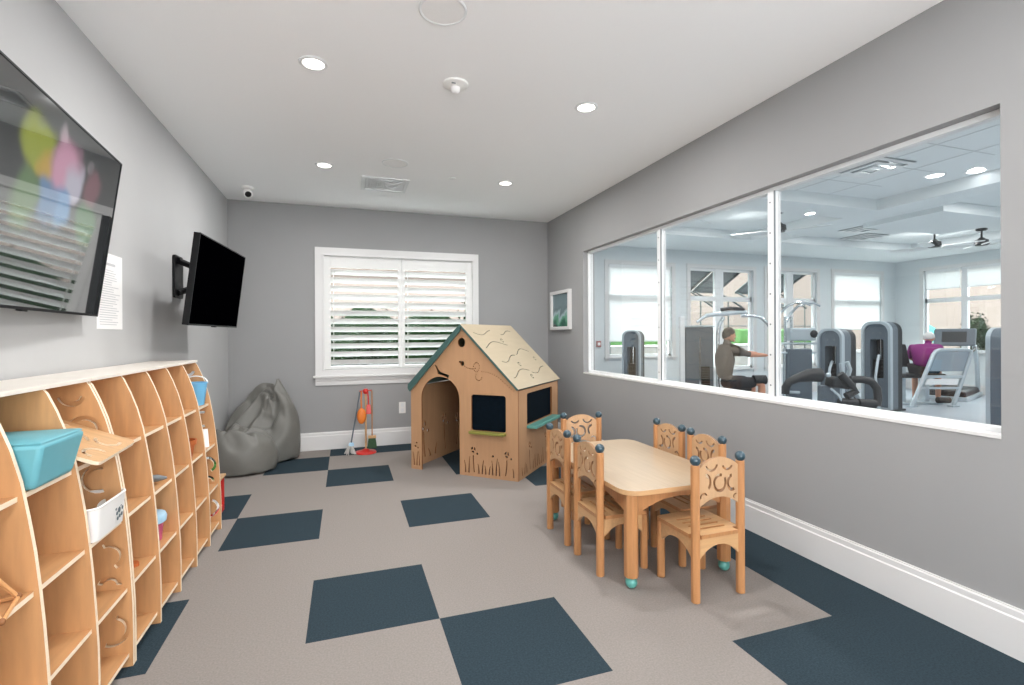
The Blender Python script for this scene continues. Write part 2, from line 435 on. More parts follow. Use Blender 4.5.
# ------------------------------------------------------------------ gym viewing window
gw = struct(thing('window_2', None, None))
FX = XR+.062
f = MB()
fr = .028
f.box2((FX, GY0, GZ0), (FX+.06, GY1, GZ0+fr)); f.box2((FX, GY0, GZ1-fr), (FX+.06, GY1, GZ1))
f.box2((FX, GY0, GZ0), (FX+.06, GY0+fr, GZ1)); f.box2((FX, GY1-fr, GZ0), (FX+.06, GY1, GZ1))
f.obj('frame', M_whitem, gw, bevel=.002)
MB().box2((XR-.004, GY0, GZ0-.012), (FX, GY1, GZ0+.004)).obj('sill', M_trim, gw)
for yc in (.235, 1.515):
    m = MB().box2((FX-.004, yc-.03, GZ0+fr), (FX+.05, yc+.03, GZ1-fr)); mu = m.obj('mullion', M_whitem, gw, bevel=.002)
    sc = MB()
    for k in range(7):
        z = GZ0+.1+k*(GZ1-GZ0-.2)/6
        sc.lathe([(.006, 0), (.006, .002), (.003, .003)], n=8, mx=Matrix.Translation((FX-.004, yc+.008, z)) @ Matrix.Rotation(R(-90), 4, 'Y'))
    sc.obj('screw', M_greyp, mu)
    MB().box2((FX-.006, yc-.034, GZ0+fr), (FX-.0, yc-.024, GZ1-fr)).obj('gasket', M_greyp, mu)
for y0, y1 in ((GY0+fr, .205), (.265, 1.485), (1.545, GY1-fr)):
    MB().box2((FX+.026, y0, GZ0+fr), (FX+.034, y1, GZ1-fr)).obj('pane', M_glass, gw)

# ------------------------------------------------------------------ ceiling fittings
def lamp(loc, power, size, color, name='downlight_lamp', spread=180):
    l = bpy.data.lights.new(name, 'AREA'); l.shape = 'DISK'; l.size = size; l.energy = power; l.color = color; l.spread = R(spread)
    o = bpy.data.objects.new(name, l); COL.objects.link(o); o.location = loc
    return o
WARM = (1, .992, .982)
P_ROOM = 14.5
def downlight(x, y, label):
    t = thing('recessed_downlight', label, 'ceiling light', (x, y, ZC))
    MB().lathe([(.058, -.004), (.062, -.009), (.078, -.006), (.082, -.0005), (.060, -.0005), (.058, -.004)], n=32).obj('trim_ring', M_whitem, t, smooth=True)
    MB().lathe([(.0585, -.001), (.0585, -.004), (.0001, -.004)], n=32).obj('diffuser', M_light, t)
    lamp((x, y, ZC-.015), P_ROOM, .11, WARM)
for x, y, lb in ((.01, .68, 'round lit ceiling downlight, the large one on the left nearer the wall television'), (1.78, .69, 'round lit ceiling downlight near the right wall, above the dining table side'),
                 (.0, 2.49, 'small round lit ceiling downlight left of the square air vent'), (1.77, 2.50, 'round lit ceiling downlight at the far right, above the playhouse')):
    downlight(x, y, lb)
for x, y in ((.01, -1.13), (1.78, -1.13), (.01, -2.95), (1.78, -2.95)):
    lamp((x, y, ZC-.015), P_ROOM*.6, .11, WARM)

def speaker(x, y, label):
    t = thing('ceiling_speaker', label, 'speaker', (x, y, ZC))
    MB().lathe([(.104, -.006), (.112, -.008), (.118, -.004), (.118, -.0005), (.104, -.0005), (.104, -.006)], n=40).obj('rim', M_whitem, t, smooth=True)
    MB().lathe([(.104, -.001), (.104, -.0045), (.0001, -.006)], n=40).obj('grille', M_grille, t)
speaker(.638, -.02, 'round white ceiling speaker cut by the top edge of the photo')
speaker(.62, 2.24, 'round white ceiling speaker grille beside the air vent')

t = thing('smoke_detector', 'white domed smoke detector in the middle of the ceiling', 'smoke detector', (.845, .655, ZC))
MB().lathe([(.08, -.0005), (.08, -.012), (.07, -.018), (.05, -.022), (.04, -.028), (.0001, -.03)], n=32).obj('base', M_white, t, smooth=True)
MB().lathe([(.030, -.028), (.026, -.05), (.016, -.06), (.0001, -.062)], n=24).obj('sensor_dome', M_grille, t, smooth=True)
MB().box2((-.035, -.052, -.026), (-.01, -.045, -.0205)).obj('indicator', M_greyp, t)

t = thing('air_vent', 'square white ceiling air vent with angled louvers', 'air vent', (.575, 2.93, ZC))
v = MB(); h = .235
v.plate([(-h, -h), (h, -h), (h, h), (-h, h)], [[(-h+.035, -h+.035), (h-.035, -h+.035), (h-.035, h-.035), (-h+.035, h-.035)]], .01, Matrix.Translation((0, 0, -.006)))
v.obj('frame', M_whitem, t, bevel=.003)
sl = MB()
for k in range(9):
    x = -h+.05+k*.022
    sl.box((0, 0, 0), (.016, 2*h-.07-k*.03, .003), Matrix.Translation((x, .0, -.008)) @ Matrix.Rotation(R(-40), 4, 'Y'))
sl.obj('louver_set', M_whitem, t)
sl = MB()
for k in range(6):
    sl.box((0, 0, 0), (.22-k*.03, .018, .003), Matrix.Translation((.07, -.16+k*.055, -.008)) @ Matrix.Rotation(R(30), 4, 'X'))
sl.obj('cross_louver_set', M_whitem, t)
MB().box2((-h+.03, -h+.03, -.0025), (h-.03, h-.03, -.001)).obj('back_plate', M_whitem, t)

t = thing('fire_sprinkler', 'tiny white flat sprinkler cover on the ceiling right of the air vent', 'sprinkler', (1.206, 2.51, ZC))
MB().lathe([(.034, -.0005), (.034, -.007), (.03, -.009), (.0001, -.009)], n=24).obj('cover_plate', M_whitem, t, smooth=True)

t = thing('security_camera', 'small white ceiling security camera with black lens in the left back corner', 'camera', (-.80, 3.47, ZC))
MB().lathe([(.062, -.0005), (.062, -.018), (.054, -.025), (.0001, -.025)], n=28).obj('base', M_white, t, smooth=True)
MB().box2((-.012, -.012, -.05), (.012, .012, -.02)).obj('neck', M_white, t)
d = Vector((.25, -.85, -.45)).normalized(); q = d.to_track_quat('Z', 'Y').to_matrix().to_4x4()
q.translation = (0, 0, -.066)
MB().lathe([(.03, -.045), (.042, -.035), (.045, .03), (.040, .04), (.0001, .04)], n=24, mx=q).obj('housing', M_white, t, smooth=True)
MB().lathe([(.031, .040), (.029, .043), (.020, .046), (.0001, .047)], n=24, mx=q).obj('lens', M_black, t, smooth=True)

# ------------------------------------------------------------------ televisions and notice
def television(name, label, loc, yaw, tilt, wd, ht, screen_m, thick=.03):
    t = thing(name, label, 'television', loc); t.rotation_euler = (tilt, 0, yaw)
    # local: x along the screen, -y towards the viewer, z up
    MB().plate(rrect(-wd/2, -ht/2, wd/2, ht/2, .006, 3), [], thick, XZ()).obj('cabinet', M_black, t, bevel=.002)
    b = MB().plate([(-wd/2, -ht/2), (wd/2, -ht/2), (wd/2, ht/2), (-wd/2, ht/2)], [[(-wd/2+.007, -ht/2+.012), (wd/2-.007, -ht/2+.012), (wd/2-.007, ht/2-.007), (-wd/2+.007, ht/2-.007)]], .006, XZ(-thick/2-.002))
    b.obj('bezel', M_blackmat, t)
    MB().box2((-wd/2+.007, -thick/2-.002, -ht/2+.012), (wd/2-.007, -thick/2, ht/2-.007)).obj('screen', screen_m, t)
    MB().box2((-wd*.3, thick/2, -ht*.35), (wd*.3, thick/2+.03, ht*.15)).obj('back_cover', M_blackmat, t, bevel=.008)
    MB().box2((-.02, -thick/2-.004, -ht/2-.006), (.02, thick/2-.012, -ht/2+.001)).obj('sensor_bar', M_blackmat, t)
    return t
# the large one, cut by the left edge; leans forward off the wall
H1 = .818; W1 = 1.44; ti1 = .139
cz = (1.496+2.305)/2; cx = (-1.06-.947)/2
tv1 = television('wall_television', 'large black television showing blurry cartoon colours and reflecting the shutters, at the left edge', (-.957, -.002, 1.902), R(94), .134, 1.44, .815, tv_picture(), .028)
m = MB().box2((-.3, .0, -.2), (.3, .012, .2), Matrix.Translation((0, .045, 0)))
m.obj('wall_bracket', M_black, tv1)
for x in (-.2, .2): MB().box2((x-.015, .03, -.2), (x+.015, .055, .2)).obj('bracket_arm', M_black, tv1)
# second set on an articulated arm
tv2 = television('swivel_television', 'smaller black switched off television on a swivel wall arm near the corner', (-.76, 1.96, 1.781), 1.495, .1215, 1.1, .629, M_screen, .035)
mt = thing('tv_wall_mount', 'black articulated wall mount holding the switched off television', 'tv mount', (XL, 2.22, 1.87))
MB().plate(rrect(-.10, -.17, .12, .17, .03), [], .016, YZ(.009)).obj('wall_plate', M_black, mt, bevel=.004)
a = MB()
a.tube([(.02, -.04, .13), (.09, .10, .10), (.17, .06, .06)], .026, 8); a.tube([(.02, -.04, -.13), (.09, .10, -.08), (.17, .06, -.04)], .026, 8)
a.obj('folding_arm', M_blackmat, mt, smooth=True)
MB().tube([(.17, .06, -.12), (.17, .06, .12)], .022, 12).obj('pivot', M_greyp, mt, smooth=True)
MB().tube([(.17, .06, .02), (.23, -.1, 0), (.272, -.20, -.02)], .024, 8).obj('front_arm', M_blackmat, mt, smooth=True)
p = MB(); p.box2((.268, -.36, -.22), (.283, -.06, .10)); p.obj('tv_plate', M_black, mt)

t = thing('paper_notice', 'white typed paper notice taped to the left wall under the large television', 'notice', (XL, 1.02, 1.65))
MB().box2((.0005, -.15, -.215), (.0025, .175, .22)).obj('sheet', M_paper, t)
ln = MB()
random.seed(3)
for k in range(24):
    z = .12-k*.0135; ln.box2((.0026, -.12, z), (.0030, -.12+random.uniform(.15, .26), z+.004))
ln.box2((.0026, -.05, .15), (.0030, .08, .165))
tx = ln.obj('text_lines', M_ink, t)
tx['kind'] = 'stuff'

# ------------------------------------------------------------------ picture and socket
t = thing('framed_picture', 'small white framed picture of green trees on the right wall near the corner', 'picture', (XR, 3.57, 1.715))
MB().plate([(-.3, -.257), (.3, -.257), (.3, .257), (-.3, .257)], [[(-.262, -.217), (.262, -.217), (.262, .217), (-.262, .217)]], .045, YZ(-.024)).obj('frame', M_trim, t, bevel=.004)
MB().box2((-.016, -.265, -.22), (-.010, .265, .22)).obj('print', picture_mat(), t)

t = thing('wall_outlet', 'white electrical outlet plate on the back wall beside the playhouse', 'outlet', (.865, YB, .466))
MB().plate(rrect(-.042, -.072, .042, .072, .006), [], .006, XZ(-.0035)).obj('cover_plate', M_white, t, bevel=.002)
s = MB()
for z in (-.034, .034): s.plate(rrect(-.018, z-.024, .018, z+.024, .012), [], .004, XZ(-.0075))
s.obj('socket_face', M_whitem, t)

# ------------------------------------------------------------------ curved shelf units
PROF = [(-.678, 0), (-.678, .15), (-.680, .265), (-.687, .40), (-.695, .524), (-.704, .63), (-.715, .739), (-.731, .85), (-.748, .954), (-.772, 1.05), (-.798, 1.126), (-.825, 1.19), (-.836, 1.205)]
def front_x(z):
    for (a, za), (b, zb) in zip(PROF, PROF[1:]):
        if za <= z <= zb: return a+(b-a)*(z-za)/(zb-za)
    return PROF[-1][0]
XBK = XL+.012
LEV = [.05, .325, .615, .905]
def shelf_unit(y0, n, pitch, label, slots_at):
    t = thing('shelf_unit', label, 'shelf', (0, y0, 0))
    tp = .016
    outer = [(XBK, 0)]+PROF+[(XBK, 1.205)]
    def cslots():
        H = []
        for cx, cz, r, a0, a1 in ((-.885, 1.155, .04, 195, 345), (-.985, 1.12, .05, 200, 340), (-.845, 1.005, .052, -70, 150), (-.98, .98, .055, 60, 260), (-.795, .80, .05, 70, 290), (-.93, .79, .055, 180, 370),
                                  (-.765, .68, .028, 100, 260), (-.765, .47, .05, -60, 110), (-.90, .50, .06, 60, 280), (-.98, .36, .045, 150, 360), (-.76, .35, .034, 0, 165), (-.755, .16, .058, -110, 70), (-.91, .16, .055, 100, 300)):
            H.append(arc_slot(cx, cz, r, .018, a0, a1))
        return H
    for k in range(n+1):
        m = MB().plate(outer, cslots() if k in slots_at else [], tp, Matrix(((1, 0, 0, 0), (0, 0, -1, k*pitch), (0, 1, 0, 0), (0, 0, 0, 1))), 0, 1)
        m.obj('end_panel' if k in (0, n) else 'divider', [M_maple_sh, M_edge], t, bevel=.0015, seg=1)
    for k in range(n):
        ya, yb = k*pitch+tp/2, (k+1)*pitch-tp/2
        for z in LEV:
            xf = front_x(z)-.014
            m = MB()
            m.box2((XBK+.004, ya, z-.008), (xf, yb, z+.008))
            for i in range(6): pass
            o = m.obj('shelf_board', [M_maple_sh, M_edge], t)
            for p in o.data.polygons:
                if p.normal.x > .9: p.material_index = 1
    m = MB().prism([(XBK, 1.206), (front_x(1.205)+.012, 1.206), (front_x(1.205)+.012, 1.222), (XBK, 1.222)], -.01, n*pitch+.01, Matrix(((1, 0, 0, 0), (0, 0, 1, 0), (0, 1, 0, 0), (0, 0, 0, 1))))
    o = m.obj('top_board', [M_laminate, M_edge], t, bevel=.002)
    MB().box2((XBK-.008, .0, .03), (XBK+.002, n*pitch, 1.2)).obj('back_panel', M_maple_sh, t)
    MB().box2((XBK+.05, .01, 0), (-.76, n*pitch-.01, .04)).obj('plinth', M_blackmat, t)
    return t
shelf_unit(-1.455, 5, .308, 'curved maple cubby shelf unit nearest the viewer, cut by the left edge', (5,))
shelf_unit(.106, 5, .3076, 'curved maple cubby shelf unit farther along, ending beside the beanbag', (5,))

# things on the shelves
t = thing('storage_box', 'teal tapered box on the top shelf of the nearest cubby unit', 'box', (-.79, -.378, .9145))
def tapered(lo, hi, z0, z1, name, m, parent, bev):
    vs = [(lo[0], lo[1], z0), (lo[2], lo[1], z0), (lo[2], lo[3], z0), (lo[0], lo[3], z0), (hi[0], hi[1], z1), (hi[2], hi[1], z1), (hi[2], hi[3], z1), (hi[0], hi[3], z1)]
    return MB().add(vs, [(3, 2, 1, 0), (4, 5, 6, 7), (0, 1, 5, 4), (1, 2, 6, 5), (2, 3, 7, 6), (3, 0, 4, 7)]).obj(name, m, parent, bevel=bev, seg=3, smooth=True)
tapered((-.2, -.115, .055, .115), (-.2, -.135, .085, .135), 0, .145, 'body', M_tealbin, t, .015)
tapered((-.2, -.130, .080, .130), (-.2, -.122, .072, .122), .1455, .152, 'lid', M_tealbin, t, .003)

t = thing('slotted_board', 'loose maple board with curved slots jutting out of the near shelf unit', 'board', (-.795, -.07, .972), 0)
t.rotation_euler = (R(5), R(22), R(-2))
H = [arc_slot(-.03, .0, .045, .012, 20, 300), arc_slot(.06, .06, .04, .012, 180, 390), arc_slot(-.10, .07, .035, .012, 90, 330), arc_slot(.08, -.07, .035, .012, 60, 280), arc_slot(-.11, -.08, .035, .012, 0, 200)]
MB().plate(rrect(-.15, -.140, .13, .140, .02), H, .014, Matrix.Translation((0, 0, .012)), 0, 1).obj('panel', [M_seat, M_edge], t)

t = thing('storage_bin', 'white open bin with a dark floral print in the near shelf unit', 'bin', (-.80, -.05, .624))
b = MB()
o0 = rrect(-.12, -.13, .095, .13, .03, 5); o1 = rrect(-.13, -.138, .105, .138, .035, 5)
i1 = rrect(-.124, -.132, .099, .132, .032, 5); i0 = rrect(-.114, -.124, .089, .124, .028, 5)
n = len(o0)
vs = [(x, y, 0) for x, y in o0]+[(x, y, .125) for x, y in o1]+[(x, y, .125) for x, y in i1]+[(x, y, .006) for x, y in i0]
fs = [tuple(reversed(range(n)))]+[tuple(range(3*n, 4*n))]
for L in range(3): fs += [(L*n+i, L*n+(i+1) % n, (L+1)*n+(i+1) % n, (L+1)*n+i) for i in range(n)]
b.add(vs, fs); b.obj('body', M_white, t, smooth=True)
rim = MB().tube([(x, y, .125) for x, y in rrect(-.128, -.136, .103, .136, .034, 5)], .005, 6, closed=True); rim.obj('rim', M_white, t, smooth=True)
pr = MB()
random.seed(5)
for k in range(9):
    a = 2*PI*k/9; r = .022 if k % 2 else .03
    pr.prism(circ(.06+r*math.cos(a), .062+r*math.sin(a)*1.2, .008, 8), 0, .0006, Matrix(((0, 0, 1, .1035-.003), (1, 0, 0, 0), (0, 1, 0, 0), (0, 0, 0, 1))))
pr.prism(circ(.06, .062, .012, 10), 0, .0006, Matrix(((0, 0, 1, .1005), (1, 0, 0, 0), (0, 1, 0, 0), (0, 0, 0, 1))))
pr.obj('printed_flower', mat('grey_print', '#5c6a70', .6), t)

t = thing('toy_aircraft', 'small grey winged toy lying on a middle cubby of the far shelf unit', 'toy', (-.80, .60, .6235), R(20))
MB().tube([(-.07, 0, .03), (-.03, 0, .034), (.05, 0, .03), (.09, 0, .025)], [.008, .02, .018, .006], 10).obj('fuselage', M_greyp, t, smooth=True)
MB().box2((-.02, -.09, .044), (.025, .09, .05)).obj('wing', M_dark, t, bevel=.002)
MB().box2((-.07, -.035, .034), (-.045, .035, .038)).obj('tail', M_dark, t, bevel=.001)
MB().tube([(.0, -.03, .01), (.0, .03, .01)], .0095, 8).obj('wheel', M_black, t)

t = thing('tub_with_lid', 'pink tub with a pale blue lid in a low cubby of the far shelf unit', 'tub', (-.80, .60, .3335))
MB().lathe([(.06, 0), (.068, .005), (.075, .095), (.075, .1)], n=28).obj('body', M_pink, t, smooth=True)
MB().lathe([(.076, .098), (.088, .1), (.09, .125), (.084, .14), (.06, .145), (.0001, .148)], n=28).obj('lid', M_ltblue, t, smooth=True)

t = thing('flower_pot', 'small terracotta coloured pot in a middle cubby of the far shelf unit', 'pot', (-.79, 1.19, .6235))
MB().lathe([(.045, 0), (.062, .085), (.070, .086), (.072, .115), (.064, .115), (.058, .08), (.04, .012), (.0001, .012)], n=28).obj('body', M_terra, t, smooth=True)

t = thing('plastic_pail', 'bright blue pail in the top end cubby of the far shelf unit', 'pail', (-.815, 1.545, .9135))
MB().lathe([(.055, 0), (.075, .15), (.08, .15), (.08, .158), (.072, .158), (.05, .006), (.0001, .006)], n=28).obj('body', M_blue, t, smooth=True)
MB().tube([(.078*math.cos(x), .078*math.sin(x)*.25-.0, .15+.05*math.sin(x)) for x in [PI*k/12 for k in range(13)]], .004, 6).obj('handle', M_white, t)

t = thing('folded_card', 'white folded card standing in the end cubby of the far shelf unit', 'card', (-.785, 1.53, .624), R(25))
MB().add([(-.05, -.045, 0), (.05, -.045, 0), (.05, -.0, .12), (-.05, -.0, .12), (-.05, .045, 0), (.05, .045, 0), (-.05, -.002, .118), (.05, -.002, .118)], [(0, 1, 2, 3), (3, 2, 5, 4), (0, 4, 5, 1), (0, 3, 4), (1, 5, 2)]).obj('sheet', M_paper, t)

t = thing('flat_toy', 'small flat red brown toy lying in a low cubby of the far shelf unit', 'toy', (-.79, .29, .3335), R(30))
MB().plate(rrect(-.06, -.03, .06, .03, .02), [circ(.03, 0, .01)], .012, Matrix.Translation((0, 0, .006))).obj('body', M_terra, t)
MB().ball((-.03, 0, .016), .016).obj('knob', M_red, t, smooth=True)

t = thing('wooden_frame_toy', 'open wooden stick pyramid toy in a cubby at the left edge', 'toy', (-.80, -.68, .6235), R(15))
m = MB(); pts = [(-.09, -.08, .006), (.09, -.08, .006), (.09, .08, .006), (-.09, .08, .006), (0, 0, .19)]
for i, j in ((0, 1), (1, 2), (2, 3), (3, 0), (0, 4), (1, 4), (2, 4), (3, 4)): m.tube([pts[i], pts[j]], .006, 6)
m.obj('stick_frame', M_maple, t)
m = MB()
for p in pts: m.ball((p[0], p[1], max(p[2], .0095)), .0095, 8)
m.obj('joint', M_slot, t, smooth=True)

# crate and pail beyond the shelf end
t = thing('toy_crate', 'red wooden toy crate of white balls on the floor behind the shelf end', 'crate', (-.92, 1.90, 0))
m = MB()
m.box2((-.16, -.19, 0), (.17, .19, .02)); m.box2((-.16, -.19, .02), (.17, -.175, .27)); m.box2((-.16, .175, .02), (.17, .19, .27)); m.box2((-.16, -.175, .02), (-.145, .175, .27)); m.box2((.155, -.175, .02), (.17, .175, .05))
m.obj('body', M_red, t, bevel=.003)
MB().box2((-.17, -.2, .27), (.18, .2, .288)).obj('lid', M_seat, t, bevel=.003)
m = MB(); random.seed(9)
k = 0
for iz in range(4):
    for iy in range(6):
        m.ball((.13-random.random()*.02, -.145+iy*.057, .05+iz*.055), .026, 10)
        m.ball((.07, -.145+iy*.057, .05+iz*.055), .026, 10)
o = m.obj('balls', M_white, t, smooth=True); o['kind'] = 'stuff'
t = thing('watering_can', 'green plastic pail with a pale loop handle on top of the red crate', 'pail', (-.83, 1.97, .288))
MB().lathe([(.055, 0), (.062, .005), (.070, .11), (.064, .115), (.058, .105), (.05, .01), (.0001, .01)], n=24).obj('body', M_greenp, t, smooth=True)
MB().tube([(0, .066*math.cos(x), .108+.065*math.sin(x)) for x in [PI*k/14 for k in range(15)]], .005, 6).obj('handle', M_whitem, t, smooth=True)
MB().lathe([(.063, .012), (.066, .02), (.066, .05), (.0655, .055)], n=24).obj('band', M_dark, t, smooth=True)

